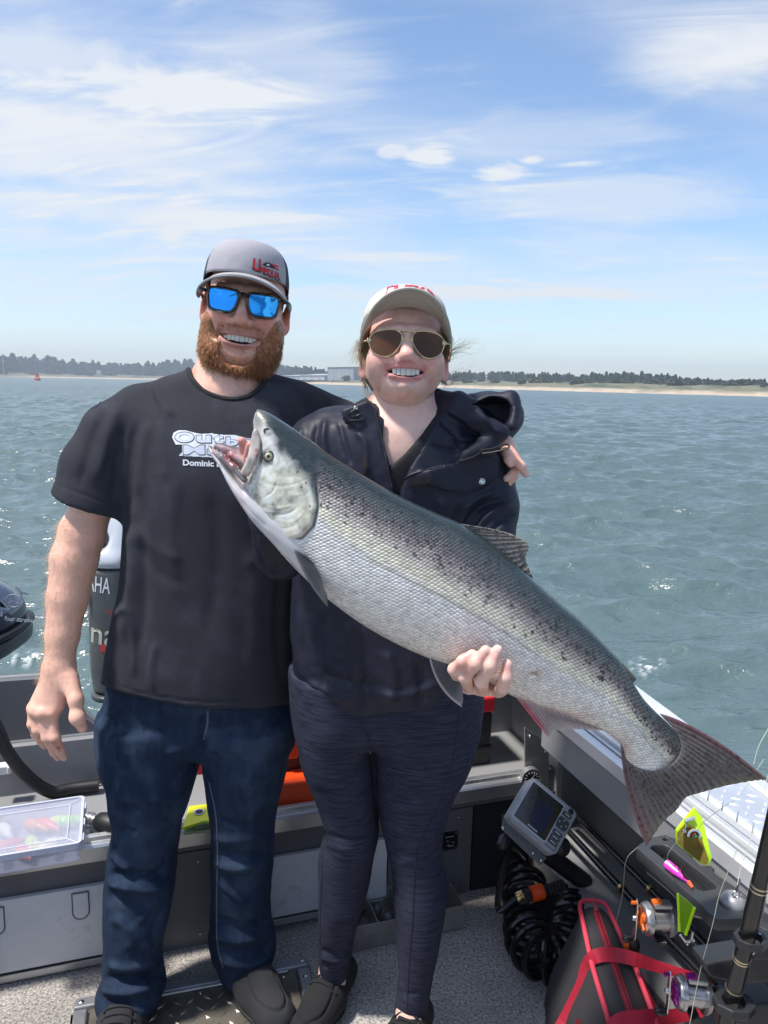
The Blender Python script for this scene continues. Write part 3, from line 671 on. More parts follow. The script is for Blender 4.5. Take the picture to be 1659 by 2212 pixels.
run('gunwale_outer_lip', [(.836, GZ-.03), (.836, GZ+.006), (.842, GZ+.012), (.868, GZ+.012), (.874, GZ+.004), (.874, GZ-.03)], BF, .42, alum_b, 2, True, TP)
run('hull_side_strip', [(.850, -.4), (.850, GZ-.031), (.872, GZ-.031), (.872, -.4)], BF, .42, paint_d, 2, True, TP)
# welded bead tube along the plate
nb = 150; bb = np.linspace(BF, .36, nb*6); rr = .0125*(1+.10*np.abs(((np.arange(nb*6) % 12)/12)-.5)*-1+.04)
MB().tube([B(.632, b, GZ+.011) for b in bb], rr, 10).build('bead_tube', alum_b, boat, smooth=True)
tk = MB()
for i in range(70):
    b = BF+1.2+i*.0395; tk.hexa([B(.632+x, b+y+x*.9, GZ+z) for z in (.012, .0245) for x, y in ((-.011, -.0012), (.011, -.0012), (.011, .0012), (-.011, .0012))])
tk.build('weld_ticks', alum, boat)['kind'] = 'stuff'
def lugs(name, pts, u, v, mat, parent, L_=.013, w_=.0045, hh=.0022):
    mb = MB()
    for p, s in pts:
        d = u*math.cos(s)+v*math.sin(s); e = np.cross(Zv, d)
        mb.add([p-d*L_, p-e*w_, p+d*L_, p+e*w_, p-d*L_*.45+Zv*hh, p+d*L_*.45+Zv*hh], [(0, 1, 4), (1, 2, 5, 4), (2, 3, 5), (3, 0, 4, 5)])
    o = mb.build(name, mat, parent, 0, False); o['kind'] = 'stuff'; return o
lp_ = []
for i in range(12):
    for j in range(60):
        a = .662+i*.021+.0; b = -1.6+j*.033+(i % 2)*.0165
        if a < .825+TP*max(b, -1.1): lp_.append((B(a, b, GZ+.0022), (1 if (i+j) % 2 else -1)*.75+(0 if (i+j) % 2 else 0)))
lugs('tread_lugs', lp_, BT, BN, alum_b, boat, .0115, .0036, .0022)
# inner coaming strip, recess, rod ledge
run('coaming_panel', [(.558, .50), (.558, GZ-.033), (.572, GZ-.033), (.582, .50)], BF, -.14, paint)
run('coaming_panel', [(.700, .03), (.690, GZ-.033), (.706, GZ-.033), (.716, .03)], -.012, .30, M('corner_light_grey', (.30, .305, .31), .45, var=.08, dirt=((.5, .5, .5), .70, .74, .5), ds=90))
run('hull_inner_side', [(.80, .0), (.815, GZ-.02), (.83, GZ-.02), (.83, .0)], BF, .30, paint_d)
run('rod_ledge', [(.628, .0), (.612, .128), (.622, .142), (.80, .150), (.80, .0)], BF, .003, paint)
# port side, forward deck and bow so that the place goes on behind the camera
run_l = lambda name, prof, mat: MB().add([B(a, b, z) for b in (BF, .36) for a, z in prof], [(0, 1, 5, 4), (1, 2, 6, 5), (2, 3, 7, 6), (3, 0, 4, 7), (3, 2, 1, 0), (4, 5, 6, 7)]).build(name, mat, boat, .002)
run_l('hull_inner_side', [(-1.38, -.4), (-1.38, GZ-.02), (-1.34, GZ-.02), (-1.34, -.4)], paint_d)
run_l('gunwale_port', [(-1.41, GZ-.018), (-1.41, GZ+.004), (-1.12, GZ+.004), (-1.12, GZ-.018)], alum_w)
bow = MB(); bow.add([B(.86+TP*BF, BF, .62), B(-1.40, BF, .62), B(-.28, BF-1.7, .80), B(.70, BF, -.2), B(-1.2, BF, -.2), B(-.28, BF-1.5, .1)], [(0, 1, 2), (0, 2, 5, 3), (1, 4, 5, 2), (0, 3, 4, 1)]); bow.build('bow_deck', paint, boat)
keel = MB(); keel.hexa([B(-1.36, BF, -.02), B(.80, BF, -.02), B(.86, .40, -.02), B(-1.36, .40, -.02), B(-1.36, BF, -.004), B(.80, BF, -.004), B(.86, .40, -.004), B(-1.36, .40, -.004)]); keel.build('hull_bottom', paint_d, boat)
# bracket plate with a round gauge at the starboard end of the bench
pl = [PBn(*q, -.015) for q in ((1134, 1571), (1185, 1609), (1187, 1790), (1134, 1770))]
o = MB().prism(pl, BN*.006).build('bracket_plate', M('galvanised_steel', (.42, .43, .42), .4, metal=.6, var=.22, vs=60), boat, .0008)
for q in ((1145, 1591), (1178, 1623)): MB().ball(PBn(*q, -.018), .005, 10).build('bolt', steel, o, smooth=True)
gc = PBn(1143, 1678, -.022)
MB().lathe(gc, BN, [(-.012, .026), (-.014, .031), (.004, .032)], 28).build('gauge_bezel', alum, o, smooth=True); MB().lathe(gc-BN*.0135, BN, [(0, .0001), (0, .025), (.003, .025)], 28).build('gauge_dial', black, o, smooth=True)
gt = MB()
for k in range(11):
    t = math.radians(215-25*k); gt.box(gc-BN*.0145+(BT*math.cos(t)+Zv*math.sin(t))*.0195, (.0025, .001, .006), BT*math.sin(t)-Zv*math.cos(t), BN, BT*math.cos(t)+Zv*math.sin(t))
gt.box(gc-BN*.0146+(BT*.5+Zv*.6)*.010, (.0016, .001, .018), unit(BT*.6-Zv*.5), BN, unit(BT*.5+Zv*.6)); gt.build('gauge_marks', whitep, o)
# capacity plate
cp = [PBn(*q, -.010) for q in ((952, 1801), (989, 1795), (989, 1833), (952, 1840))]
o = MB().prism(cp, BN*.004).build('capacity_plate', M('black_enamel', (.008, .008, .009), .3), boat, .0006)
cc = (cp[0]+cp[1]+cp[2]+cp[3])/4; mk = MB()
for k, (dx, dz, w) in enumerate(((-.001, .016, .026), (-.006, .003, .007), (.010, -.003, .007), (.004, -.013, .018), (-.004, -.009, .006))): mk.box(cc-BN*.0035+BT*dx+Zv*dz, (w, .001, .0022), BT, BN, Zv)
mk.build('plate_marks', M('plate_print_grey', (.4, .4, .42), .5), o)
for q in ((956, 1805), (985, 1799), (985, 1829), (956, 1836)): MB().ball(PBn(*q, -.011), .003, 8).build('rivet', steel, o)
# deck hatch: bevelled frame round a dirty tread plate
hl = [G(*q, .014) for q in ((160, 2155), (664, 2062))]; hx = unit((hl[1]-hl[0])*arr(1, 1, 0)); hy = -np.cross(Zv, hx); hw = np.linalg.norm((hl[1]-hl[0])[:2]); h0 = hl[0]*arr(1, 1, 0); hd = .62
HP = lambda u, v, z: h0+hx*u+hy*v+Zv*z
fr = MB(); fw = .036
o_ = MB()
for u0, u1, v0, v1 in ((0, hw, 0, fw), (0, hw, hd-fw, hd), (0, fw, fw, hd-fw), (hw-fw, hw, fw, hd-fw)): fr.hexa([HP(u0, v0, 0), HP(u0, v1, 0), HP(u1, v1, 0), HP(u1, v0, 0), HP(u0+.004, v0+.004, .014), HP(u0+.004, v1-.004, .014), HP(u1-.004, v1-.004, .014), HP(u1-.004, v0+.004, .014)])
hatch = MB().hexa([HP(fw, fw, .001), HP(fw, hd-fw, .001), HP(hw-fw, hd-fw, .001), HP(hw-fw, fw, .001), HP(fw+.003, fw+.003, .009), HP(fw+.003, hd-fw-.003, .009), HP(hw-fw-.003, hd-fw-.003, .009), HP(hw-fw-.003, fw+.003, .009)]).build('deck_hatch', dirty_tread, boat)
fr.build('hatch_frame', M('hatch_frame_alloy', (.33, .34, .36), .4, metal=.6, var=.1, dirt=((.15, .14, .12), .6, .75, .5), ds=12), hatch, .003)
MB().tube([HP(fw+.02, fw+.006, .013), HP(hw-fw-.02, fw+.006, .013)], .0035, 8).build('hatch_hinge', alum, hatch)
sw = MB()
for k in range(4): sw.ball(HP(fw*.5+(hw-fw)*k/3, fw*.5, .015), (.006, .006, .003), 10)
for k in range(4): sw.ball(HP(fw*.5, .10+k*.14, .015), (.006, .006, .003), 10); sw.ball(HP(hw-fw*.5, .07+k*.14, .015), (.006, .006, .003), 10)
for k in range(5): sw.ball(HP(.09+(hw-.16)*k/4, fw+.020, .011), (.005, .005, .003), 10)
sw.build('hatch_screws', steel, hatch, smooth=True)['kind'] = 'stuff'
L_ = []
for i in range(15):
    for j in range(19):
        u, v = fw+.025+i*.034+(j % 2)*.017, fw+.035+j*.030
        if u < hw-fw-.015 and v < hd-fw-.01: L_.append((HP(u, v, .0092), .75 if (i+j) % 2 else -.75))
lugs('hatch_lugs', L_, hx, hy, M('worn_lug_alloy', (.34, .32, .28), .35, metal=.7, var=.2), hatch, .014, .0042, .003)

# ------------------------------------------------------------------ outboard motors
def outboards():
    navy = M('motor_cowl_blue_grey', (.030, .040, .075), .16, var=.08, coat=.6); navy2 = M('motor_leg_grey', (.075, .082, .09), .35, var=.12)
    # left motor, tilted on its bracket: cowl, lower pan, clamp
    Y0 = 2.55; c = W(-72, 1345, Y0); s = Y0/1659
    t = empty('outboard_motor', W(-55, 1460, Y0), 'dark blue grey four stroke outboard motor at the left edge beyond the transom', 'outboard motor')
    f = SDF(c+arr(-.30, -.28, -.06), c+arr(.24, .30, .22), .006)
    f.loft([(c[2]-.012, c[0], c[1], .175, .21), (c[2]+.04, c[0]-.003, c[1], .17, .205), (c[2]+.09, c[0]-.02, c[1], .148, .185), (c[2]+.125, c[0]-.035, c[1], .115, .15), (c[2]+.150, c[0]-.05, c[1], .07, .10)], p=2.6, ends=.03)
    V, F_ = f.mesh(); V = relax(V, F_, 3)
    cw = npmesh('cowl', V, F_, navy, t); sb = bvh(cw)
    X = arr(1, -.15, 0)
    letter('stroke_lettering', 'four stroke', .022, W(40, 1338, Y0-.18), X, arr(.05, 0, 1), M('chrome_lettering', (.7, .72, .76), .25, metal=.6), cw, .004, .28, surf=sb, lift=.0012)
    letter('brand_lettering', 'YAMAHA', .062, W(-10, 1322, Y0-.18), arr(-.6, 0, -.5), arr(.4, 0, -.6), M('grey_lettering', (.32, .36, .45), .3, metal=.4), cw, .006, 0, surf=sb, lift=.0012)
    mb = MB(); em = W(29, 1298, Y0-.18); th = np.linspace(0, 2*np.pi, 30)
    for k in range(3): a = math.radians(90+120*k); mb.cyl(em, em+arr(math.cos(a), 0, math.sin(a))*.019, .0022, 6)
    mb.tube([em+arr(.021*math.cos(a), 0, .021*math.sin(a)) for a in th[:-1]], .0022, 6, True)
    me = mb.build('emblem', M('emblem_grey', (.32, .36, .45), .3, metal=.4), cw)
    for v in me.data.vertices:
        h = sb.ray_cast(Vector((v.co.x, v.co.y-.15, v.co.z)), Vector((0, 1, 0)), .5)
        if h[0] is not None: v.co.y = h[0].y+(v.co.y-em[1])*.3
    g = SDF(c+arr(-.32, -.30, -.10), c+arr(.26, .30, .02), .005)
    g.loft([(c[2]-.028, c[0]+.004, c[1], .188, .222), (c[2]-.006, c[0]+.004, c[1], .188, .222)], p=2.8, ends=.008); V, F_ = g.mesh(); npmesh('cowl_seal', V, F_, black, t)
    g = SDF(c+arr(-.34, -.34, -.40), c+arr(.28, .30, .0), .006)
    g.loft([(c[2]-.036, c[0], c[1], .180, .215), (c[2]-.08, c[0], c[1], .178, .21), (c[2]-.115, c[0]-.02, c[1]+.02, .15, .18), (c[2]-.155, c[0]-.05, c[1]+.05, .10, .12), (c[2]-.36, c[0]-.07, c[1]+.08, .07, .09)], p=3.2, ends=.015); V, F_ = g.mesh(); npmesh('lower_pan', relax(V, F_, 2), F_, navy2, t)
    mb = MB(); bx = c+arr(-.02, -.22, -.15); mb.box(bx, (.20, .05, .13)); mb.cyl(bx+arr(-.08, -.03, -.02), bx+arr(.10, -.03, -.02), .02, 12); mb.box(bx+arr(.03, -.035, .01), (.035, .04, .05)); mb.build('clamp_bracket', black, t, .004)
    mb = MB(); mb.tube(spline([bx+arr(.02, -.035, .05), bx+arr(.06, -.06, .02), bx+arr(.07, -.05, -.05)], 12), .006, 8); mb.cyl(bx+arr(-.03, -.05, .02), bx+arr(.05, -.05, .035), .006, 8); mb.build('linkage', steel, t, smooth=True)
    # centre kicker: upright, silver top with a grip, black sides
    Y0 = 2.75; cx = 238; sil = M('motor_silver_top', (.62, .65, .68), .3, metal=.3, var=.08, coat=.3); blk = M('motor_faded_black', (.10, .108, .112), .4, var=.25, vs=9, dirt=((.25, .26, .26), .55, .75, .5), ds=5)
    p0 = W(cx+20, 1455, Y0); t = empty('outboard_motor', p0, 'older black and silver outboard motor standing between the man\'s arm and his shirt', 'outboard motor')
    z1, z2, z3, z4 = (W(cx, yy, Y0)[2] for yy in (1470, 1212, 1165, 1085)); x0 = W(cx+28, 1300, Y0)[0]; hw_ = .105
    g = SDF(arr(x0-.17, Y0-.22, z1-.06), arr(x0+.17, Y0+.26, z4+.03), .005)
    g.loft([(z1, x0, Y0, hw_*.96, .14), (z1+.1, x0, Y0, hw_, .15), (z2-.05, x0, Y0, hw_*.95, .15), (z2, x0, Y0, hw_*.93, .15)], p=3, ends=.01)
    V, F_ = g.mesh(); side = npmesh('cowl', relax(V, F_, 2), F_, blk, t); sb = bvh(side)
    g = SDF(arr(x0-.17, Y0-.22, z2-.02), arr(x0+.17, Y0+.26, z4+.05), .005)
    g.loft([(z2+.002, x0, Y0, hw_*.95, .155), (z2+.03, x0, Y0, hw_*.96, .155), (z3, x0, Y0+.01, hw_*.90, .14), (z4, x0+.01, Y0+.03, hw_*.72, .09)], p=2.7, ends=.02)
    g.ell(W(212, 1168, Y0-.13), (.030, .07, .034), .015, True)
    V, F_ = g.mesh(); npmesh('top_cover', relax(V, F_, 2), F_, sil, t)
    MB().ball(W(212, 1168, Y0-.10), (.028, .02, .03), 12).build('grip_recess', black, t, smooth=True)
    g = SDF(arr(x0-.17, Y0-.22, z1-.05), arr(x0+.17, Y0+.26, z1+.02), .004)
    g.loft([(z1-.030, x0, Y0, hw_*1.0, .15), (z1-.004, x0, Y0, hw_*1.03, .155)], p=3, ends=.008); V, F_ = g.mesh(); npmesh('cowl_band', V, F_, navy2, t)
    MB().box((x0, Y0+.05, z1-.22), (.10, .14, .36)).build('drive_leg', M('motor_leg_silver', (.35, .36, .37), .4, metal=.4), t, .02)
    lw = M('white_decal', (.75, .77, .78), .4); fr_ = dict(X=arr(1, 0, -.10), Y=arr(.05, 0, 1))
    letter('brand_lettering', 'YAMAHA', .082, W(186, 1262, Y0-.15), fr_['X'], fr_['Y'], lw, side, .008, surf=sb, lift=.0015, width=.17)
    letter('model_lettering', 'na', .12, W(222, 1372, Y0-.15), fr_['X'], fr_['Y'], M('cream_decal', (.55, .55, .45), .4), side, .008, surf=sb, lift=.0015, width=.10)
    rd = M('red_decal', (.55, .06, .07), .4)
    def band(y0, y1, dy, xa, xb, nm):
        V = []; n = 14
        for x in np.linspace(xa, xb, n):
            for y in (y0, y1): 
                q = W(x, y+dy*(x-xa)/(xb-xa), Y0-.17); h = sb.ray_cast(Vector(q), Vector((0, 1, 0)), .4); V.append(np.array(h[0])+arr(0, -.0014, 0) if h[0] is not None else q+arr(0, .03, 0))
        npmesh(nm, V, np.array([(2*i, 2*i+1, 2*i+3, 2*i+2) for i in range(n-1)]), rd, side, False)
    band(1395, 1412, 8, 212, 262, 'red_stripe')
    for k in range(5): band(1322+k*4, 1323.5+k*4, 3, 222+k*5, 262, 'red_pinstripe')
outboards()
# ------------------------------------------------------------------ gear lying in the boat
red_p = M('red_plastic', (.62, .018, .03), .4, var=.06); orange = M('orange_plastic', (.80, .075, .012), .38, var=.06, sss=.0); chart = M('chartreuse_plastic', (.55, .85, .01), .3, var=.05)
yellow = M('yellow_foil', (.75, .72, .02), .3, metal=.3, var=.08); greyp = M('grey_plastic', (.30, .31, .325), .42, var=.06); brass = M('brass', (.62, .43, .16), .3, metal=1, var=.1)
def quadpts(p0, p1, p3): return [np.asarray(p0), np.asarray(p1), np.asarray(p1)+np.asarray(p3)-np.asarray(p0), np.asarray(p3)]
def rrect(w, h_, r, n=5):
    o = []
    for cx, cy, a0 in ((w/2-r, h_/2-r, 0), (-w/2+r, h_/2-r, 90), (-w/2+r, -h_/2+r, 180), (w/2-r, -h_/2+r, 270)):
        o += [(cx+r*math.cos(math.radians(a0+90*k/n)), cy+r*math.sin(math.radians(a0+90*k/n))) for k in range(n+1)]
    return o
# tackle box on the bench shelf
def tackle_box():
    z0 = .333; hh = .052
    p = [G(*q, z0+hh) for q in ((16, 1741), (181, 1717), (157, 1820))]; X = p[1]-p[0]; Yv = p[2]-p[1]; w, d = np.linalg.norm(X), np.linalg.norm(Yv); X /= w; Yv = unit(Yv-X*(Yv@X)); w += .04
    c = p[1]-X*w/2+Yv*d/2; c[2] = z0
    t = empty('tackle_box', c, 'clear lidded tackle box with bright lures inside on the bench shelf at left', 'tackle box')
    clear = M('clear_polypropylene', (.62, .65, .78), .42, var=.05, alpha=.34, spec=.6)
    pl = lambda u, v, z: c+X*u+Yv*v+Zv*z
    def ring(nm, z0_, z1_, wi, di, th, mat):
        o = rrect(wi, di, .012); i_ = rrect(wi-2*th, di-2*th, .010); n = len(o)
        V = [pl(*q, z0_) for q in o]+[pl(*q, z1_) for q in o]+[pl(*q, z0_) for q in i_]+[pl(*q, z1_) for q in i_]
        Fs = []
        for k in range(n):
            k2 = (k+1) % n; Fs += [(k, k2, n+k2, n+k), (2*n+k2, 2*n+k, 3*n+k, 3*n+k2), (n+k, n+k2, 3*n+k2, 3*n+k), (k2, k, 2*n+k, 2*n+k2)]
        return MB().add(V, Fs).build(nm, mat, t)
    ring('tray', .002, .040, w-.006, d-.006, .002, clear)
    MB().prism([pl(*q, .001) for q in rrect(w-.008, d-.008, .011)], Zv*.002).build('bottom', clear, t)
    lid = MB().prism([pl(*q, .043) for q in rrect(w, d, .013)], Zv*.003).build('lid', clear, t, .001)
    rim_ = M('frosted_polypropylene', (.66, .69, .80), .4, var=.05, alpha=.8)
    ring('lid_rim', .036, .050, w+.004, d+.004, .006, rim_)
    rb = MB()
    for a in ((-.38, -.38), (.38, .38)): pass
    for q0, q1 in (((-.40, -.36), (.36, -.36)), ((.36, -.36), (.36, .36)), ((.36, .36), (-.40, .36)), ((.36, .36), (.48, .48)), ((.36, -.36), (.48, -.48)), ((-.40, .36), (-.48, .48))): rb.cyl(pl(q0[0]*w, q0[1]*d, .0465), pl(q1[0]*w, q1[1]*d, .0465), .0016, 6)
    rb.build('lid_rib', rim_, lid)
    for v in (-.30, .05, .36): MB().box(pl(w/2+.004, v*d, .034), (.006, .03, .026), X, Yv, Zv).build('latch', rim_, t, .0015)
    for k in range(1, 4): MB().box(pl(-w/2+w*k/4, 0, .02), (.0015, d-.02, .034), X, Yv, Zv).build('divider', clear, t)
    cols = [((.75, .85, .02), .30, -.24, .06), ((.85, .10, .03), .18, -.20, .05), ((.4, .85, .03), .40, -.20, .05), ((.85, .3, .03), .05, -.22, .05), ((.8, .75, .2), .12, .25, .05), ((.85, .2, .1), -.02, .30, .045), ((.9, .85, .5), .25, .22, .05), ((.55, .8, .1), .05, .15, .04), ((.75, .1, .1), -.2, .1, .05), ((.8, .8, .75), -.25, -.2, .05)]
    for k, (cc, u, v, s) in enumerate(cols):
        m = M('lure_paint_%d' % k, cc, .3, var=.1); a = random.uniform(-.5, .5)+1.2*(k % 2)
        dr = X*math.cos(a)+Yv*math.sin(a); b_ = MB(); q = pl((u-.05)*w, v*d, .020); b_.lathe(q-dr*s*.8, dr, [(0, .002), (s*.2, .012), (s*.7, .016), (s*1.2, .010), (s*1.6, .003)], 12); o = b_.build('fishing_lure', m, None, smooth=True)
        nm = ['chartreuse', 'red', 'green', 'orange', 'pale gold', 'scarlet', 'cream', 'lime', 'dark red', 'white'][k]
        tag(o, nm+' fishing lure lying inside the clear tackle box', 'lure', 'lures in the tackle box')
tackle_box()
# items on the bench shelf
def shelf_things():
    o = PBn(0, 1650, .26)
    # fat black hose sweeping down from the left, thin cable behind
    pts = spline([PBn(-45, 1500, .22), PBn(-6, 1575, .20), PBn(14, 1620, .20), PBn(50, 1668, .21), PBn(95, 1704, .22), PBn(150, 1722, .24), PBn(215, 1735, .24)], 40)
    pts[:, 2] = np.maximum(pts[:, 2], .352); tag(MB().tube(pts, .0165, 12).build('rigging_hose', blackm, None, smooth=True), 'thick black rubber hose curving down the transom wall at left', 'hose')
    pts = spline([PBn(178, 1722, .25), PBn(190, 1698, .27), PBn(205, 1685, .275), PBn(240, 1672, .279), PBn(275, 1660, .279)], 20); tag(MB().tube(pts, .004, 8).build('thin_cable', blackm, None, smooth=True), 'thin black cable arching up the transom wall behind the tackle box', 'cable')
    # primer bulb
    a, b = G(188, 1766, .362), G(252, 1784, .362); d = unit(b-a); L_ = np.linalg.norm(b-a)
    t = empty('primer_bulb', (a+b)/2-Zv*.028, 'black rubber primer bulb with grey hose ends beside the tackle box', 'primer bulb')
    MB().lathe(a+d*.028, d, [(0, .012), (.01, .021), (.035, .027), (.06, .025), (.085, .015)], 20).build('bulb', blackm, t, smooth=True)
    cm = M('hose_clamp_alloy', (.45, .44, .43), .35, metal=.8)
    for c0 in (a, a+d*.112): MB().lathe(c0, d, [(0, .010), (.001, .014), (.006, .014), (.007, .0125), (.012, .0125), (.013, .014), (.019, .014), (.020, .0125), (.026, .0125), (.028, .012)], 18).build('hose_end', cm, t, smooth=True)
    MB().tube(spline([a+d*.14, a+d*.17+BN*.015-Zv*.006, a+d*.19+BN*.06-Zv*.012, a+d*.19+BN*.13-Zv*.014], 14), .009, 8).build('hose', blackm, t, smooth=True)
    # small white bracket and yellow thing at the left edge
    c = PBn(6, 1660, .255); t = MB().box(c, (.045, .03, .024), BT, BN, Zv).box(c+BT*.016-BN*.001, (.008, .034, .020), BT, BN, Zv).build('cable_clip', whitep, None, .003); tag(t, 'small white plastic clip fixed on the transom wall at the left edge', 'clip')
    c = G(2, 1760, .36); t = MB().lathe(c-BT*.06, BT, [(0, .012), (.02, .018), (.055, .018), (.068, .009)], 14).build('yellow_float', M('yellow_float_foam', (.75, .45, .02), .6), None, smooth=True); tag(t, 'small yellow float at the left edge beside the clear tackle box', 'float')
    # round black mesh fan guard partly hidden by the jeans
    c = G(232, 1812, .336); mb = MB()
    for r in (.014, .024, .034, .044): mb.tube([c+BT*r*math.cos(t_)+BN*r*.6*math.sin(t_)+Zv*.004 for t_ in np.linspace(0, 2*math.pi, 24)[:-1]], .0016, 6, True)
    for k in range(6): mb.cyl(c+Zv*.004, c+Zv*.004+BT*.044*math.cos(k)+BN*.026*math.sin(k), .0014, 5)
    tag(mb.build('speaker_grille', black, None), 'black round wire grille on the shelf beside the jeans', 'grille')
    # flasher lying between the legs, on a pale green pouch
    z = .362; P = [G(*q, z) for q in ((395, 1790), (410, 1742), (448, 1738), (470, 1752), (470, 1774), (440, 1775))]
    t = empty('trolling_flasher', P[0]-Zv*.01, 'yellow trolling flasher lying on the shelf between the man\'s legs', 'lure')
    MB().prism(P, Zv*.002).build('blade', yellow, t, .0005); Q = [p-Zv*.0035+(p-sum(P)/6)*.05 for p in P]; MB().prism(Q, Zv*.003).build('blade_edge', chart, t, .0005)
    c = G(430, 1754, z+.003); MB().lathe(c, Zv, [(0, .0001), (0, .014), (.0008, .014)], 20).build('sticker', whitep, t); MB().lathe(c+Zv*.001, Zv, [(0, .0001), (0, .0095), (.0008, .0095)], 20).build('sticker_centre', black, t)
    mb = MB()
    for k in range(9): mb.ball(G(424+k*4.4, 1787-k*.6, .350), .0024, 8)
    tag(mb.build('bead_chain', steel, None, smooth=True), 'short chain of metal beads in front of the yellow flasher', 'chain')
    P = [G(*q, .336) for q in ((395, 1806), (400, 1780), (480, 1770), (480, 1796))]; tag(MB().prism(P, Zv*.008).build('tackle_pouch', M('pale_green_vinyl', (.30, .36, .22), .4, var=.15), None, .004), 'pale green flat tackle pouch under the yellow flasher', 'pouch')
    # crimson rag hanging behind
    rg = MB(); pts = [PBn(*q, .262) for q in ((437, 1600), (448, 1640), (436, 1678), (424, 1672), (430, 1640))]; rg.prism(pts, BN*.014); tag(rg.build('red_rope', M('red_braided_rope', (.45, .02, .04), .8, var=.4, vs=120), None, .004), 'red braided rope end hanging between the man\'s legs', 'rope')
    # orange dry box with black body, and orange crate, seen between the two people
    def bx(name, x0, x1, ytop, ybot, b, dep, mat, lab=None, cat=None, par=None, bev=.006):
        p0, p1 = PBn(x0, ytop, b), PBn(x1, ytop, b); q = PBn((x0+x1)/2, ybot, b); w = (p1-p0)@BT; zt = (p0[2]+p1[2])/2; zb = q[2]; c = (p0+p1)/2; c[2] = (zt+zb)/2
        o_ = MB().box(c+BN*dep/2, (w, dep, zt-zb), BT, BN, Zv).build(name, mat, par, bev)
        if lab: tag(o_, lab, cat)
        return o_, c
    t = empty('dry_box', PBn(640, 1760, .10), 'orange lidded dry box with black middle between the two people', 'box')
    bx('base', 588, 722, 1686, 1800, .012, .21, orange, par=t); bx('body', 592, 720, 1632, 1685, .075, .15, black, par=t); bx('lid', 597, 730, 1578, 1630, .065, .17, orange, par=t)
    bx('latch', 617, 644, 1607, 1640, .058, .02, orange, par=t, bev=.003); bx('latch', 690, 712, 1607, 1640, .058, .02, orange, par=t, bev=.003)
    mb = MB()
    for k in range(5): mb.box(PBn(606+k*9, 1600, .060), (.002, .01, .016), BT, BN, Zv)
    mb.build('lid_rib', orange, t); p0 = PBn(600, 1574, .10); p1 = PBn(725, 1566, .10); MB().tube(spline([p0, p0+Zv*.04+BT*.03, p1+Zv*.04-BT*.03, p1], 14), .008, 8).build('handle', orange, t, smooth=True)
    # black battery box with red lid
    t = empty('battery_box', PBn(1010, 1690, .14), 'black plastic bin with bright red lid in the stern corner behind the woman', 'bin')
    bx('bin_body', 940, 1066, 1545, 1692, .10, .155, black, par=t, bev=.012); bx('lid', 935, 1071, 1512, 1546, .09, .175, red_p, par=t, bev=.006)
    bx('lid_handle', 975, 1064, 1497, 1513, .10, .06, red_p, par=t, bev=.006); bx('bin_rib', 942, 1064, 1618, 1630, .094, .02, black, par=t, bev=.004)
shelf_things()
# tray of sinkers on the deck
def sinker_tray():
    A = [G(*q, .068) for q in ((758, 2007), (1004, 1957))]; X = (A[1]-A[0])*arr(1, 1, 0); w = np.linalg.norm(X); X /= w; Yv = -np.cross(X, Zv)*-1; Yv = np.cross(Zv, X); d = .135; hh = .068; o = A[0]*arr(1, 1, 0)+Zv*.002
    zinc = M('folded_zinc_sheet', (.40, .39, .36), .38, metal=.65, var=.2, vs=20, dirt=((.16, .14, .11), .58, .72, .6), ds=18)
    t = empty('sinker_tray', o+X*w/2+Yv*d/2, 'open folded metal tray with lead sinkers in compartments on the deck behind the woman', 'tray')
    P = lambda u, v, z: o+X*u+Yv*v+Zv*z
    def wall(nm, u0, u1, v0, v1, z0=0, z1=hh): MB().hexa([P(u0, v0, z0), P(u1, v0, z0), P(u1, v1, z0), P(u0, v1, z0), P(u0, v0, z1), P(u1, v0, z1), P(u1, v1, z1), P(u0, v1, z1)]).build(nm, zinc, t)
    s = .0025
    wall('front_wall', 0, w, 0, s); wall('back_wall', 0, w, d-s, d); wall('end_wall', 0, s, s, d-s); wall('end_wall', w-s, w, s, d-s); wall('tray_bottom', s, w-s, s, d-s, 0, .003)
    for k in (1, 2, 3): wall('divider', w*k/4.2, w*k/4.2+s, s, d-s, .003, hh-.006)
    # lid leaning back on its hinge
    MB().hexa([P(0, d+.002, hh-.01), P(w, d+.002, hh-.01), P(w, d+.006, hh-.01), P(0, d+.006, hh-.01), P(0, d+.030, hh+.10), P(w, d+.030, hh+.10), P(w, d+.034, hh+.10), P(0, d+.034, hh+.10)]).build('lid', zinc, t)
    MB().hexa([P(0, d+.008, hh+.100), P(w, d+.008, hh+.100), P(w, d+.034, hh+.102), P(0, d+.034, hh+.102), P(0, d+.008, hh+.103), P(w, d+.008, hh+.103), P(w, d+.034, hh+.105), P(0, d+.034, hh+.105)]).build('lid_flange', zinc, t)
    for u in (.25, .5): MB().ball(P(w*u, d+.018, hh+.045), .006, 10).build('bolt', steel, t, smooth=True)
    lead = M('dull_lead', (.16, .16, .165), .5, metal=.5, var=.3, vs=30); r_ = random.Random(4); n = 0
    for k in range(4):
        for q in range(4 if k < 3 else 5):
            r = r_.uniform(.012, .019); u0 = w*k/4.2+.02+r_.random()*(w/4.2-.045); v0 = .022+(q % 3)*.042+r_.random()*.006
            if k == 3: u0 = w*.76+.01+(q % 2)*.03
            o_ = MB().ball(P(u0, v0, .004+r*.95), (r, r, r*.95), 14).tube([P(u0+r*.35*math.cos(a), v0, .004+r*1.9+.003+r*.3*math.sin(a)) for a in np.linspace(0, 6.28, 10)[:-1]], .0012, 5, True).build('lead_sinker', lead, None, smooth=True)
            tag(o_, 'round grey lead sinker with wire eye in the metal tray', 'sinker', 'lead sinkers in the tray')
sinker_tray()
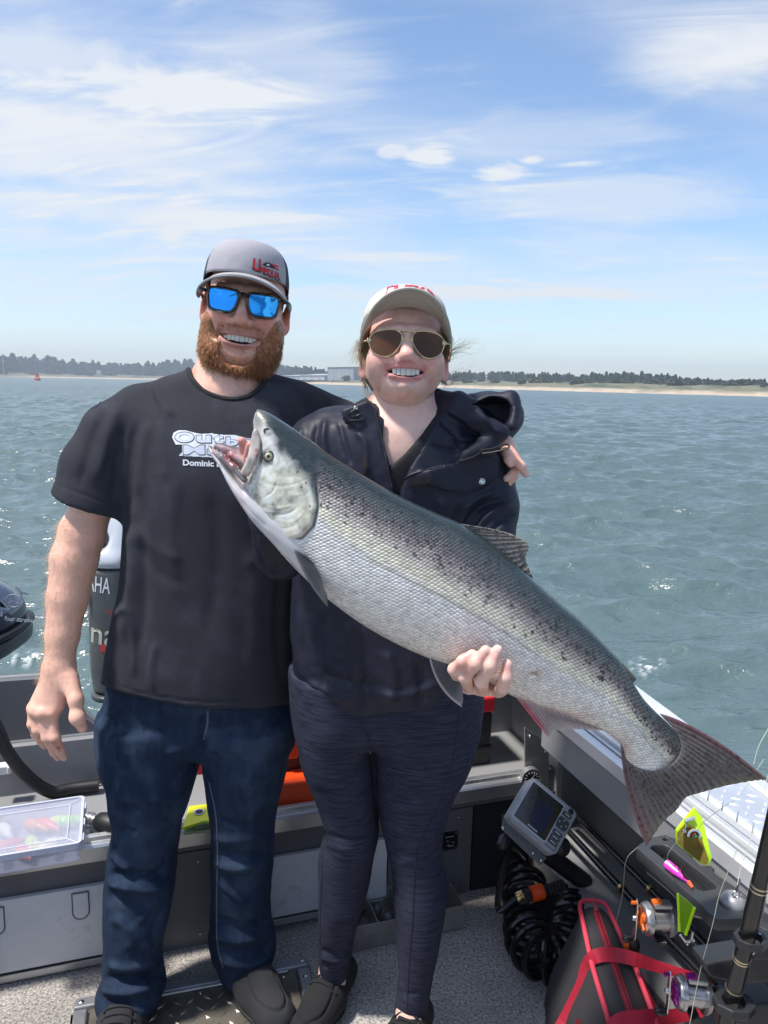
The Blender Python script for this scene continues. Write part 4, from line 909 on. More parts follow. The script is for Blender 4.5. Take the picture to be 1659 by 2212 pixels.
# chartplotter hanging in the corner
def plotter():
    P0 = W(1150, 1676, 1.775); P1 = W(1248.5, 1757, 1.745); P3 = W(1089.5, 1761, 1.70); X = P1-P0; Yd = P3-P0; w, hh = np.linalg.norm(X), np.linalg.norm(Yd); X /= w; Yd = unit(Yd-X*(Yd@X)); Nn = np.cross(Yd, X)
    if Nn[1] > 0: Nn = -Nn
    c = P0+X*w/2+Yd*hh/2; pt = lambda u, v, z: c+X*u+Yd*v+Nn*z
    t = empty('chartplotter', c-Zv*.12, 'grey chartplotter with dark spattered screen tilted in the corner under the gunwale', 'chartplotter')
    case = M('plotter_grey_case', (.33, .345, .37), .42, var=.05, dirt=((.5, .5, .5), .72, .75, .6), ds=150)
    MB().prism([pt(*q, -.042) for q in rrect(w, hh, .014)], Nn*.040).build('case_back', case, t, .006, seg=3)
    MB().prism([pt(*q, -.001) for q in rrect(w*.985, hh*.985, .012)], Nn*.006).build('case_front', case, t, .003)
    sw_, sh = w*.66, hh*.80; su = -w*.115
    scr = M('plotter_screen', (.022, .022, .026), .12, var=.25, vs=30, dirt=((.35, .36, .38), .64, .70, .55), ds=130, coat=.5)
    MB().prism([pt(su+a, b, .0052) for a, b in rrect(sw_+.008, sh+.008, .004)], Nn*.0012).build('screen_bezel', M('bezel_silver', (.5, .52, .55), .35), t)
    s = MB().prism([pt(su+a, b, .0058) for a, b in rrect(sw_, sh, .003)], Nn*.0015).build('screen', scr, t)
    MB().prism([pt(su+a*sw_, b*sh, .0074) for a, b in ((-.06, -.25), (.36, -.18), (.36, .40), (.10, .46), (-.14, .20))], Nn*.0003).build('chart_patch', M('screen_chart_blue', (.018, .022, .055), .15), s)
    MB().prism([pt(su+a*sw_, b*sh, .0074) for a, b in ((.36, -.42), (.48, -.45), (.48, .45), (.12, .47), (.36, .40))], Nn*.0003).build('chart_patch', M('screen_chart_brown', (.045, .036, .018), .15), s)
    wh = M('screen_print_white', (.5, .5, .52), .4); mk = MB()
    for k in range(7): mk.prism([pt(su-sw_*.45+k*.0042+a, -sh/2-.0035+b*.6-.0, .0068) for a, b in ((0, 0), (.003, 0), (.003, .003), (0, .003))], Nn*.0003)
    for k in range(6): mk.prism([pt(su-sw_*.08+k*.0048+a, sh/2-.0075+b, .0075) for a, b in ((0, 0), (.0036, 0), (.0036, .004), (0, .004))], Nn*.0003)
    mk.build('printed_name', wh, t)
    bl = M('button_dark', (.06, .065, .07), .4); u0 = w*.335
    for k, (v, hgt, wd) in enumerate(((-.30, .010, .026), (.115, .010, .027), (.215, .010, .027), (.315, .010, .027))):
        b_ = MB().prism([pt(u0+a, v*hh+b, .005) for a, b in rrect(wd, hgt, .0045)], Nn*.0035).build('button', bl, t, .001); MB().prism([pt(u0+a*.55, v*hh+b, .0086) for a, b in rrect(wd, .003, .001)], Nn*.0003).build('button_mark', wh, b_)
    b_ = MB().prism([pt(u0+a, -.10*hh+b, .005) for a, b in rrect(.030, .028, .006)], Nn*.004).build('rocker_button', bl, t, .0015)
    for k in range(4):
        a = k*math.pi/2; MB().prism([pt(u0+math.cos(a)*.0095+math.cos(a+d_)*.003, -.10*hh+math.sin(a)*.0085+math.sin(a+d_)*.003, .0091) for d_ in (0, 2.1, 4.2)], Nn*.0003).build('arrow_mark', wh, b_)
    MB().lathe(pt(u0+.004, -.41*hh, .005), Nn, [(0, .0065), (.003, .0065), (.004, .005)], 16).build('power_button', black, t, smooth=True)
    fl = MB()
    for p, q in (((-.014, .38), (.014, .38)), ((.014, .38), (.014, .46)), ((.014, .46), (-.014, .46)), ((-.014, .46), (-.014, .38))): fl.cyl(pt(u0+p[0], p[1]*hh-.004, .0055), pt(u0+q[0], q[1]*hh-.004, .0055), .0008, 5)
    fl.build('card_door', bl, t)
    # cradle behind and arm into the corner
    MB().prism([pt(-w*.52+a*1, b, -.046) for a, b in ((0, hh*.34), (.02, hh*.56), (w*.99, hh*.60), (w*.99, hh*.52), (w*.3, hh*.44))], -Nn*.02).build('cradle', black, t, .004)
    MB().prism([pt(a, b+hh*.56, -.030) for a, b in ((-w*.50, -.015), (-w*.44, .012), (w*.44, .020), (w*.47, -.006))], -Nn*.006).build('bracket_plate', M('bracket_grey', (.12, .125, .13), .45), t, .002)
    for u in (-.42, .22, .40): MB().ball(pt(w*u, hh*.60+.004, -.030), .005, 10).build('bolt', steel, t, smooth=True)
    MB().lathe(pt(-w*.28, hh*.62, -.055), unit(Yd+X*.2), [(0, .008), (.01, .014), (.03, .014), (.036, .008)], 14).build('knob', black, t, smooth=True)
    e = PAt(1262, 1905, .66); MB().tube(spline([pt(0, 0, -.045), pt(.02, .03, -.10), e], 12), [.024]*12, 12).build('mount_arm', black, t, smooth=True); MB().lathe(pt(.075, .02, -.055), unit(Nn+X*.3), [(0, .01), (.01, .02), (.035, .022), (.045, .012)], 16).build('knob', black, t, smooth=True)
plotter()
# coiled wash-down hose and its nozzle
def coil():
    C0 = spline([G(1128, 1895, .078), G(1134, 1945, .072), G(1140, 2010, .072), G(1166, 2062, .072), G(1205, 2068, .072), G(1226, 2030, .070), G(1230, 1985, .076), G(1222, 1950, .085)], 900)
    T, A, Bb = frames(C0); th = np.linspace(0, 2*np.pi*19, 900); r = np.linspace(.054, .058, 900)+.004*np.sin(np.linspace(0, 23, 900))
    up = Zv-T*(T@Zv)[:, None]; up /= np.linalg.norm(up, axis=1)[:, None]; sd = np.cross(T, up)
    P = C0+r[:, None]*(up*np.cos(th)[:, None]+sd*np.sin(th)[:, None]); P[:, 2] = np.maximum(P[:, 2], .0105)
    t = empty('coiled_hose', C0[400]*arr(1, 1, 0), 'glossy black coiled washdown hose heaped on the carpet beside the red trimmed bag', 'hose')
    MB().tube(P, .0088, 8).build('coil', black_g, t, smooth=True)
    a = W(1116, 1941, 1.735); b = W(1216, 1912, 1.76); d = unit(b-a); L_ = np.linalg.norm(b-a)
    MB().tube(spline([P[0], P[0]+arr(-.05, -.03, .05), a-d*.05-Zv*.01, a], 16), .0085, 8).build('hose_tail', black_g, t, smooth=True)
    n = empty('hose_nozzle', a*arr(1, 1, 0)+Zv*(a[2]-.02), 'orange and black hose nozzle with brass end lying on the coiled hose', 'nozzle')
    MB().lathe(a, d, [(0, .0095), (.004, .011), (.010, .011), (.012, .009), (.022, .009)], 16).build('brass_fitting', brass, n, smooth=True)
    q = [(0, .014)]
    for k in range(9): q += [(.002+k*.0018, .0175 if k % 2 else .016)]
    MB().lathe(a+d*.018, d, q+[(.020, .014)], 20).build('collar', black, n)
    rib = [(0, .014)]
    for k in range(9): rib += [(.002+k*.0032, .0185 if k % 2 else .0195)]
    MB().lathe(a+d*.038, d, rib+[(.034, .017)], 24).build('grip_sleeve', orange, n, smooth=True)
    sp = [(0, .015)]
    for k in range(12): sp += [(.002+k*.0045, .015 if k % 2 else .0105)]
    MB().lathe(a+d*.072, d, sp+[(.058, .010)], 20).build('spray_spring', black, n, smooth=True)
coil()
# soft bag with red binding
def bag():
    cloth = M('black_bag_cloth', (.030, .030, .034), .85, var=.25, vs=300, bump=.3, bs=900); redw = M('red_webbing', (.52, .018, .045), .6, var=.12, vs=60, bump=.5, bs=700, stretch=(1, 1, 1))
    pip = M('red_binding', (.72, .06, .10), .65, var=.1); zipc = M('red_zip_tape', (.30, .015, .03), .7, var=.1)
    zt = .27; far = G(1280, 1952, zt); near = G(1372, 2225, zt); ax = unit((near-far)*arr(1, 1, 0)); sx = np.cross(ax, Zv)*1.0
    if sx[0] < 0: sx = -sx
    L_ = .46; wd = lambda s: .030+.012*min(1, s/.2)
    t = empty('tool_bag', far*arr(1, 1, 0)+ax*.2, 'black soft tool bag with red binding, red straps and a zip along its top', 'bag')
    ss_ = np.concatenate([[-.0], np.linspace(.02, L_, 14)]); V = []; n = 13
    rows = []
    for i, s in enumerate(ss_):
        w0 = .018 if i == 0 else wd(s); c = far*arr(1, 1, 0)+ax*(s)
        k = 0 if i else .012
        base = .075+.02*min(1, s/.15)
        prof = [(-base-.02, .004), (-base-.015, .06), (-base*.75-.008, .15), (-w0-.010, .235), (-w0-.002, zt-.006), (-w0*.5, zt+.004), (0, zt+.006), (w0*.5, zt+.004), (w0+.002, zt-.006), (w0+.008, .235), (base*.7, .15), (base+.01, .06), (base+.015, .004)]
        for a, z in prof: rows.append(c+sx*a+Zv*(z-(.006 if i == 0 and z > .2 else 0))+ax*(-.0 if z > .2 else -.05*(1-z/.27)*(i == 0)))
    Fs = [(i*n+j, i*n+j+1, (i+1)*n+j+1, (i+1)*n+j) for i in range(len(ss_)-1) for j in range(n-1)]+[tuple(range(n))[::-1], tuple((len(ss_)-1)*n+j for j in range(n))]
    o = MB().add(rows, Fs).build('bag_body', cloth, t, .004); o.modifiers.clear(); m_ = o.modifiers.new('sub', 'SUBSURF'); m_.levels = m_.render_levels = 2; o.data.shade_smooth()
    pl = [far*arr(1, 1, 0)+ax*s+sx*-wd(s)*1.06+Zv*(zt+.001) for s in np.linspace(L_, .02, 16)]+[far*arr(1, 1, 0)+ax*(.006-.016*math.sin(q))-sx*math.cos(q)*.030+Zv*(zt+.001) for q in np.linspace(.35, math.pi-.35, 9)]+[far*arr(1, 1, 0)+ax*s+sx*wd(s)*1.06+Zv*(zt+.001) for s in np.linspace(.02, L_, 16)]
    MB().tube(pl, .0052, 8).build('binding', pip, t, smooth=True)
    zp = [far*arr(1, 1, 0)+ax*s+Zv*(zt+.0065) for s in np.linspace(.03, L_, 30)]
    z = MB(); 
    for i in range(29): z.box((zp[i]+zp[i+1])/2, (.014, np.linalg.norm(zp[i+1]-zp[i]), .002), sx, ax, Zv)
    zo = z.build('zip_tape', zipc, t); MB().tube(zp, .0028, 6).build('zip_teeth', M('zip_teeth_red', (.22, .01, .02), .4), zo, smooth=True)
    MB().box(zp[0]+Zv*.004, (.009, .014, .005), sx, ax, Zv).box(zp[0]-ax*.016+Zv*.004, (.007, .022, .003), sx, ax, Zv).build('zip_pull', M('zip_pull_red', (.5, .12, .13), .3, metal=.3), zo, .001)
    def strap(nm, pts, w_, tilt=(0, 0, 1), n=36):
        P = spline(pts, n); T = np.gradient(P, axis=0); T /= np.linalg.norm(T, axis=1)[:, None]; mb = MB(); V = []
        w_ = np.interp(np.linspace(0, 1, n), np.linspace(0, 1, len(w_)), w_)
        for p, tt, ww in zip(P, T, w_):
            v = unit(np.cross(tt, unit(p-cC))); nn = np.cross(v, tt); V += [p-v*ww-nn*.0012, p+v*ww-nn*.0012, p+v*ww+nn*.0012, p-v*ww+nn*.0012]
        Fs = [(i*4+j, i*4+(j+1) % 4, (i+1)*4+(j+1) % 4, (i+1)*4+j) for i in range(n-1) for j in range(4)]+[(0, 1, 2, 3), tuple((n-1)*4+j for j in range(4))]
        return mb.add(V, Fs).build(nm, redw, t)
    strap('strap', [G(1196, 2245, .10), G(1222, 2200, .13), G(1256, 2128, .21), G(1266, 2090, .25), G(1285, 2066, .286), G(1325, 2062, .290), G(1372, 2072, .288), G(1420, 2088, .26), G(1470, 2101, .24), G(1515, 2116, .22), G(1535, 2128, .20)], [.013, .013, .012, .012, .013, .014, .013, .011, .009, .008, .007])
    strap('strap', [G(1318, 2222, .282), G(1345, 2202, .290), G(1400, 2196, .285), G(1450, 2196, .25), G(1500, 2186, .22), G(1540, 2172, .20), G(1575, 2172, .18)], [.012]*7)
    strap('strap', [G(1345, 2085, .23), G(1378, 2110, .20), G(1400, 2160, .16), G(1425, 2200, .12), G(1450, 2240, .10)], [.010]*5)
    em = MB(); c = W(1270, 2206, 1.33)
    letter('bag_emblem', 'K', .028, G(1262, 2205, .19)-sx*.01, unit(sx+Zv*.3), Zv, M('bag_print_red', (.5, .02, .04), .7), t, .01, lift=.006)
bag()
# bait tray bolted under the gunwale, with its lures and sinker
ZT = .565
def bait_tray():
    xy = lambda pts: [tuple(G(x, y, ZT)[:2]) for x, y in pts]
    cv = lambda cx, cy: (1327+cx*.2348, 1692+cy*.2348)
    out = [cv(*q) for q in ((215, 600), (235, 570), (330, 510), (470, 482), (560, 520), (900, 720), (1330, 990), (1500, 1130), (1640, 1230), (1640, 1420), (1470, 1390), (1180, 1240), (950, 1250), (860, 1190), (800, 1115), (500, 850))]
    slot = [cv(*q) for q in ((318, 600), (345, 572), (455, 566), (500, 585), (940, 940), (955, 965), (925, 985), (880, 990), (820, 1000), (760, 985), (520, 760))]
    slot2 = [cv(*q) for q in ((893, 800), (915, 788), (985, 795), (1150, 925), (1180, 965), (1165, 983), (1130, 978), (930, 845))]
    def ellp(cx, cy, rx, ry, rot=0, n=24): return [cv(cx+rx*math.cos(a)*math.cos(rot)-ry*math.sin(a)*math.sin(rot), cy+rx*math.cos(a)*math.sin(rot)+ry*math.sin(a)*math.cos(rot)) for a in np.linspace(0, 2*math.pi, n, endpoint=False)]
    gap = [cv(*q) for q in ((575, 560), (600, 545), (905, 735), (885, 765), (790, 770))]
    t = empty('bait_tray', G(1520, 1900, ZT-.03), 'black plastic bait tray with cut out slots fixed inside the starboard gunwale', 'tray')
    tb = M('bait_tray_plastic', (.045, .047, .052), .38, var=.15, vs=25, dirt=((.2, .2, .2), .70, .75, .5), ds=60)
    plate('tray_top', xy(out), [xy(slot), xy(slot2), xy(gap), xy(ellp(1100, 1098, 165, 92, .28)), xy(ellp(472, 520, 36, 19, .1, 14)), xy(ellp(1275, 1038, 40, 20, .15, 14))], ZT-.020, ZT, tb, t, .0015)
    inner = M('tray_pan_alloy', (.32, .30, .30), .4, metal=.4, var=.2)
    P = [np.append(q, ZT-.050) for q in xy(slot)]; MB().prism(P, -Zv*.003).build('slot_pan', inner, t)
    mb = MB(); n = len(P)
    for i in range(n): p, q = P[i], P[(i+1) % n]; mb.add([p, q, q+Zv*.029, p+Zv*.029], [(0, 1, 2, 3)])
    mb.build('slot_wall', tb, t)
    a = PAt(1580, 1890, .60); MB().box(B(.585, ab(G(1560, 1905, ZT))[1], ZT-.045), (.05, .28, .03), BT, BN, Zv).build('mount_rail', tb, t, .003)
    # standing flasher
    f = empty('flasher', G(1500, 1868, ZT-.06), 'chartreuse edged gold flasher standing upright in a slot of the bait tray', 'lure')
    Yt, Yb = 1.135, 1.20
    def fp(x, y, off=0): 
        d = ray(x, y); Yv = np.interp(y, [1747, 1870, 2020], [1.20, 1.165, 1.165]); return W(x, y, Yv+off)
    out2 = [cv(*q) for q in ((572, 440), (645, 345), (740, 232), (812, 320), (900, 690), (868, 762), (800, 745), (575, 560))]
    MB().prism([fp(*q) for q in out2], arr(0, .006, 0)).build('blade', chart, f, .001)
    g1 = [cv(*q) for q in ((580, 455), (650, 370), (740, 400), (790, 470), (862, 690), (850, 745), (800, 728), (585, 552))]; MB().prism([fp(*q, -.0008) for q in g1], arr(0, -.0012, 0)).build('foil', M('gold_foil', (.42, .26, .035), .28, metal=.8, var=.3, vs=40), f)
    g2 = [cv(*q) for q in ((640, 410), (700, 400), (775, 520), (822, 600), (785, 720), (640, 605))]; MB().prism([fp(*q, -.0022) for q in g2], arr(0, -.0006, 0)).build('foil', M('dark_gold_foil', (.12, .075, .012), .25, metal=.8, var=.4, vs=40), f)
    c = fp(*cv(735, 478), -.003); MB().lathe(c, arr(0, -1, 0), [(0, .0001), (0, .0118), (.0006, .0118)], 24).build('sticker', whitep, f)
    MB().lathe(c-arr(0, .0008, 0), arr(0, -1, 0), [(0, .0001), (0, .0078), (.0004, .0078)], 24).build('sticker_centre', black, f)
    MB().prism([c+arr(x, -.0016, z) for x, z in ((-.0055, .000), (.000, .0062), (.000, -.003))], arr(0, -.0004, 0)).build('sticker_mark', red_p, f); MB().prism([c+arr(x, -.0016, z) for x, z in ((.0005, .0055), (.0058, -.002), (-.003, -.0035))], arr(0, -.0004, 0)).build('sticker_mark', M('sticker_green', (.05, .45, .12), .4), f)
    lo = [cv(*q) for q in ((585, 1012), (700, 1105), (738, 1140), (655, 1396), (605, 1360), (592, 1150))]; MB().prism([fp(*q) for q in lo], arr(0, .005, 0)).build('blade', M('clear_chartreuse', (.30, .55, .02), .25, trans=.35), f, .001)
    MB().tube([fp(*cv(736, 1142), -.001), fp(*cv(655, 1394), -.001)], .0028, 6).build('blade_edge', chart, f); MB().tube([fp(*cv(585, 1015), -.001), fp(*cv(600, 1360), -.001)], .0022, 6).build('blade_edge', chart, f)
    MB().cyl(fp(*cv(650, 352), -.004), fp(*cv(735, 316), -.004), .0035, 8).ball(fp(*cv(642, 440), -.004), .004, 8).tube([fp(*cv(*q), -.004) for q in ((650, 352), (662, 390), (642, 440))], .0012, 5).build('swivel', steel, f, smooth=True)
    # pink hook lure lying across the slot
    h_ = empty('hook_lure', G(*cv(600, 850), ZT), 'pink and white hoochie lure with a hook lying across the slot of the bait tray', 'lure')
    pk = M('hot_pink', (.80, .05, .52), .35, var=.2, vs=200, sss=.0)
    A_, Bq = G(*cv(480, 740), ZT+.010), G(*cv(680, 905), ZT+.010); d = unit(Bq-A_); L2 = np.linalg.norm(Bq-A_)
    MB().lathe(A_, d, [(0, .0015), (.001, .0085), (L2*.4, .0082), (L2*.8, .0045), (L2, .002)], 14).build('skirt', pk, h_, smooth=True)
    MB().tube([A_+d*L2*.05+Zv*.006-np.cross(d, Zv)*-.004, A_+d*L2*.6+Zv*.005-np.cross(d, Zv)*-.003], [.0036, .002], 8).build('skirt_stripe', M('pale_pink', (.85, .6, .78), .35), h_, smooth=True)
    for k in range(3): MB().ball(A_+d*L2*(.35+.2*k)+Zv*.0078, .0016, 8).build('spot', black, h_)
    MB().tube([Bq, G(*cv(720, 960), ZT+.006)], [.004, .003], 8).build('bead', M('hot_orange', (.9, .12, .04), .3), h_, smooth=True)
    hk = spline([Bq+Zv*.004, G(*cv(640, 850), ZT+.018), G(*cv(612, 800), ZT+.028), G(*cv(625, 765), ZT+.030), G(*cv(660, 755), ZT+.028), G(*cv(690, 775), ZT+.024)], 24); MB().tube(hk, np.linspace(.0016, .0007, 24), 6).build('hook', M('red_hook', (.12, .02, .02), .25, metal=.8), h_, smooth=True)
    # lead ball in the round hole
    c = G(*cv(1098, 1108), ZT-.006); s = empty('lead_ball', c-Zv*.03, 'grey lead cannonball sinker resting in the round hole of the bait tray', 'sinker')
    rb = np.linalg.norm(G(*cv(1225, 1108), ZT)-G(*cv(970, 1108), ZT))/2*.98
    MB().ball(c, (rb, rb, rb*.9), 24).build('ball', M('pale_lead', (.30, .30, .32), .45, metal=.4, var=.2, vs=25), s, smooth=True)
    top = c+Zv*rb*.9; tc_ = W(*cv(1118, 1030), top[1]-.01); MB().tube([tc_+arr(.006*math.cos(a), 0, .006*math.sin(a)+.002) for a in np.linspace(0, 6.28, 12)[:-1]], .0012, 6, True).tube(spline([tc_+Zv*.007, tc_+Zv*.018+arr(.002, 0, 0), tc_+Zv*.032+arr(.004, 0, 0)], 8), .0022, 6).build('swivel', steel, s, smooth=True)
bait_tray()
# rods, reels and holders along the starboard ledge
def rods():
    grip = M('rod_grip_foam', (.014, .014, .015), .8, var=.3, vs=200, bump=.3, bs=600); blank = M('rod_blank_black', (.010, .010, .011), .2, var=.1, coat=.4); gold = M('rod_gold_wrap', (.55, .40, .18), .3, metal=.8); silver = M('reel_silver', (.45, .45, .46), .25, metal=.8, var=.1); dark = M('reel_black', (.015, .015, .016), .25, var=.2)
    magenta = M('reel_magenta', (.35, .02, .30), .22, metal=.7); orr = M('reel_orange', (.85, .16, .02), .3, metal=.2)
    def rod(label, P, rad, name='fishing_rod'):
        P = spline(P, 30); t = empty(name, P[0], label, 'fishing rod'); MB().tube(P, np.interp(np.linspace(0, 1, 30), [0, .42, .44, 1], [rad*1.25, rad*1.25, rad*.7, rad*.5]), 12).build('blank', blank, t, smooth=True)
        MB().tube(P[2:11], rad*1.35, 12).build('grip', grip, t, smooth=True)
        for i in (12, 13, 22): MB().tube([P[i]-(P[i+1]-P[i])*.08, P[i]+(P[i+1]-P[i])*.08], rad*.9, 12).build('wrap', gold, t, smooth=True)
        return t
    # two rods lying on the ledge under the gunwale
    rod('black fishing rod lying on the ledge nearest the hull side', [B(.76, -1.75, .19), B(.75, -1.1, .20), B(.74, -.55, .215), B(.72, -.02, .235)], .015)
    rod('black fishing rod with foam grip lying on the ledge nearest the deck', [B(.70, -1.8, .18), B(.70, -1.1, .185), B(.69, -.50, .195), B(.66, -.02, .235)], .016)
    bt = MB().lathe(PAt(1222, 2014, .655), unit(PAt(1245, 1975, .66)-PAt(1222, 2014, .655)), [(0, .014), (.004, .0165), (.02, .0165), (.06, .013), (.11, .012)], 16).build('rod_butt_cap', blackm, None, smooth=True); tag(bt, 'black rubber rod butt cap poking out below the chartplotter', 'rod butt')
    def reel(c, s, acc, label, ax=BT):
        t = empty('fishing_reel', c-Zv*s*.5, label, 'fishing reel'); u = unit(ax); w = unit(np.cross(Zv, u)); 
        MB().lathe(c-u*s*.42, u, [(0, s*.30), (.0, s*.5), (s*.10, s*.52), (s*.12, s*.36), (s*.7, s*.36), (s*.72, s*.52), (s*.82, s*.50), (s*.82, s*.3)], 24).build('spool_frame', silver, t, smooth=True)
        MB().lathe(c-u*s*.52, u, [(0, s*.10), (.0, s*.42), (s*.06, s*.47), (s*.10, s*.47)], 24).build('side_plate', silver, t, smooth=True)
        MB().lathe(c+u*s*.40, u, [(0, s*.47), (s*.04, s*.47), (s*.12, s*.36), (s*.16, s*.12)], 24).build('side_plate', silver, t, smooth=True)
        MB().lathe(c-u*s*.62, u, [(0, s*.12), (s*.02, s*.20), (s*.10, s*.22), (s*.12, s*.16)], 8).build('star_drag', acc, t, smooth=False)
        for k in range(5): a = k*1.257; MB().box(c-u*s*.58+(w*math.cos(a)+Zv*math.sin(a))*s*.26, (s*.06, s*.14, s*.22), u, np.cross(u, w*math.cos(a)+Zv*math.sin(a)), w*math.cos(a)+Zv*math.sin(a)).build('drag_arm', acc, t, s*.02)
        hd = unit(Zv*.35+w*-.1); hp = c-u*s*.72
        MB().prism([hp+w*a*s+Zv*b*s for a, b in ((-.09, .62), (0, .70), (.09, .62), (.10, .2), (.07, -.35), (.12, -.75), (.0, -.85), (-.08, -.72), (-.12, -.3), (-.10, .2))], -u*s*.05).build('handle', steel, t, s*.015)
        hl_ = MB()
        for b in (.5, .2, -.2, -.6): hl_.lathe(hp-u*s*.052+Zv*b*s, -u, [(0, s*.045), (s*.004, s*.045)], 10)
        hl_.build('handle_hole', dark, t); MB().ball(hp-u*s*.06, s*.10, 10).build('handle_nut', steel, t, smooth=True)
        MB().lathe(hp-u*s*.05-Zv*s*.72, -u, [(0, s*.06), (s*.06, s*.12), (s*.26, s*.15), (s*.34, s*.08)], 14).build('handle_knob', dark, t, smooth=True)
        MB().cyl(hp-u*s*.05+Zv*s*.55+w*s*.0, hp-u*s*.2+Zv*s*.55, s*.06, 10).build('counter_knob', acc, t)
        MB().box(c+Zv*s*.52+u*s*.08, (s*.62, s*.34, s*.16), u, w, Zv).build('line_counter', silver, t, s*.04); MB().cyl(c+Zv*s*.55-u*s*.24, c+Zv*s*.62+u*s*.02, s*.12, 12).build('lever', acc, t)
        MB().box(c-Zv*s*.55, (s*.3, s*.9, s*.12), u, w, Zv).build('reel_foot', dark, t, s*.02); return t
    c1 = W(1422, 1985, 1.37); reel(c1, .062, orr, 'silver and orange fishing reel with a bright metal handle under the bait tray', unit(BT+arr(0, -.25, -.05)))
    c2 = W(1497, 2148, 1.20); reel(c2, .058, magenta, 'silver and magenta fishing reel between the two red straps', unit(BT+arr(.1, -.35, -.1)))
    c3 = W(1545, 2232, 1.08); 
    # weighted tail below the flasher: swivels and black spool
    s = empty('snap_swivels', W(1485, 2030, 1.19), 'cluster of metal snap swivels hanging at the foot of the flasher', 'swivel')
    for (x, y, x2, y2) in ((1480, 2036, 1500, 2030), (1485, 2040, 1470, 2020), (1492, 2034, 1496, 2012)): MB().tube([W(x, y, 1.185), W(x2, y2, 1.185)], .0026, 6).build('swivel', steel, s, smooth=True)
    MB().tube(spline([W(1496, 2034, 1.186), W(1500, 2005, 1.186), W(1494, 1990, 1.19), W(1490, 2010, 1.19)], 14), .0014, 5).build('hook', M('dark_hook', (.02, .02, .05), .2, metal=.8), s, smooth=True)
    # orange lure eye under the strap
    o = MB().ball(W(1366, 2046, 1.45), (.016, .016, .026), 14).build('black_float', blackm, None, smooth=True); tag(o, 'black oval rod tip float with an orange mark beside the red strap', 'float')
    MB().ball(W(1354, 2044, 1.438), (.006, .006, .015), 12).build('orange_mark', orr, o, smooth=True)
    # near rod standing in its two holders
    pr = [W(1678, 1745, .94), W(1648, 1880, .955), W(1636, 1935, .96), W(1618, 2010, .97), W(1600, 2080, .98), W(1583, 2150, .99), W(1566, 2225, 1.0)]
    t = empty('fishing_rod', pr[-1], 'thick black fishing rod with pale rings standing in the holder at the right edge', 'fishing rod')
    P = spline(pr, 40); MB().tube(P, np.interp(np.linspace(0, 1, 40), [0, .42, .47, 1], [.0105, .0125, .0115, .0125]), 18).build('blank', blank, t, smooth=True)
    for x, y in ((1641, 1912), (1639, 1921), (1604, 2066), (1601, 2074), (1587, 2136)):
        d = np.abs(np.array([pj(p)[1] for p in P])-y).argmin(); T = unit(P[min(d+1, 39)]-P[max(d-1, 0)]); r = np.interp(d/39, [0, .42, .47, 1], [.0105, .0125, .0115, .0125])+.0006; q = P[d]+T*((pj(P[d])[1]-y)*-.0006); MB().cyl(q-T*.0011, q+T*.0011, r, 18).build('ring', M('pale_gold_ring', (.6, .52, .38), .25, metal=.9), t, smooth=True)
    MB().tube(spline([P[20]+arr(.014, 0, 0), P[21]+arr(.024, -.004, .002), P[24]+arr(.012, -.002, 0)], 10), .0016, 6).build('line_guide', steel, t, smooth=True)
    t = empty('rod_holder', W(1560, 2150, .98)-Zv*.1, 'black two ring plastic rod holder at the bottom right corner', 'rod holder')
    def collar(x, y, Y, wpx, hpx, dep):
        q = W(x, y, Y); th = np.linspace(0, 2*math.pi, 8, endpoint=False)+math.pi/8; R_ = wpx/1659*Y*.5
        Pp = [q+arr(R_*1.08*math.cos(a), R_*.85*math.sin(a), 0) for a in th]; ri = .016; n = 8
        inn = [q+arr(ri*math.cos(a), ri*math.sin(a), 0) for a in th]; z = Zv*(hpx/1659*Y)
        V = Pp+[p-z for p in Pp]+inn+[p-z for p in inn]; Fs = []
        for k in range(n):
            k2 = (k+1) % n; Fs += [(k, k2, n+k2, n+k), (2*n+k2, 2*n+k, 3*n+k, 3*n+k2), (k, 2*n+k, 2*n+k2, k2), (n+k, n+k2, 3*n+k2, 3*n+k)]
        return MB().add(V, Fs).build('collar', M('holder_black', (.022, .023, .025), .4, var=.15), t, .003)
    tb = M('holder_arm_black', (.022, .023, .025), .4, var=.15)
    collar(1622, 2022, .965, 76, 22, 0); collar(1586, 2160, .985, 96, 26, 0)
    MB().prism([W(x, y, 1.02) for x, y in ((1522, 2082), (1545, 2078), (1690, 2054), (1690, 2120), (1600, 2128), (1535, 2112), (1523, 2096))], arr(0, .05, -.01)).build('holder_body', tb, t, .004)
    MB().prism([W(x, y, 1.03) for x, y in ((1575, 2180), (1680, 2165), (1680, 2260), (1570, 2260))], arr(0, .05, 0)).build('holder_base', tb, t, .004)
    MB().box(W(1650, 2040, 1.0), (.05, .04, .02)).build('holder_link', tb, t, .003)
    # fishing lines
    lm = M('monofilament', (.55, .58, .45), .3, var=.05); 
    def line(lab, pts, r=.0006, n=30): tag(MB().tube(spline(pts, n), r*.75, 5).build('fishing_line', lm, None, smooth=True), lab, 'fishing line')
    line('yellowish fishing line running down past the lead ball to the lower reel', [W(1592, 1835, .97), W(1555, 1930, .99), W(1540, 1995, 1.0), W(1512, 2100, 1.04), W(1490, 2212, 1.05)], .0007)
    line('fishing line rising from the lead ball swivel over the tread plate', [W(1593, 1912, 1.0), W(1600, 1875, 1.01), W(1622, 1810, 1.02), W(1660, 1672, 1.05)], .0006)
    line('pale fishing line curving from the flasher over the bead tube', [W(1507, 1795, 1.16), W(1520, 1775, 1.15), W(1560, 1745, 1.14), W(1600, 1715, 1.14), W(1650, 1640, 1.14)], .0007)
    line('thick pale line crossing the outer gunwale at the right edge', [W(1628, 1650, 1.42), W(1640, 1610, 1.42), W(1668, 1560, 1.42)], .0011)
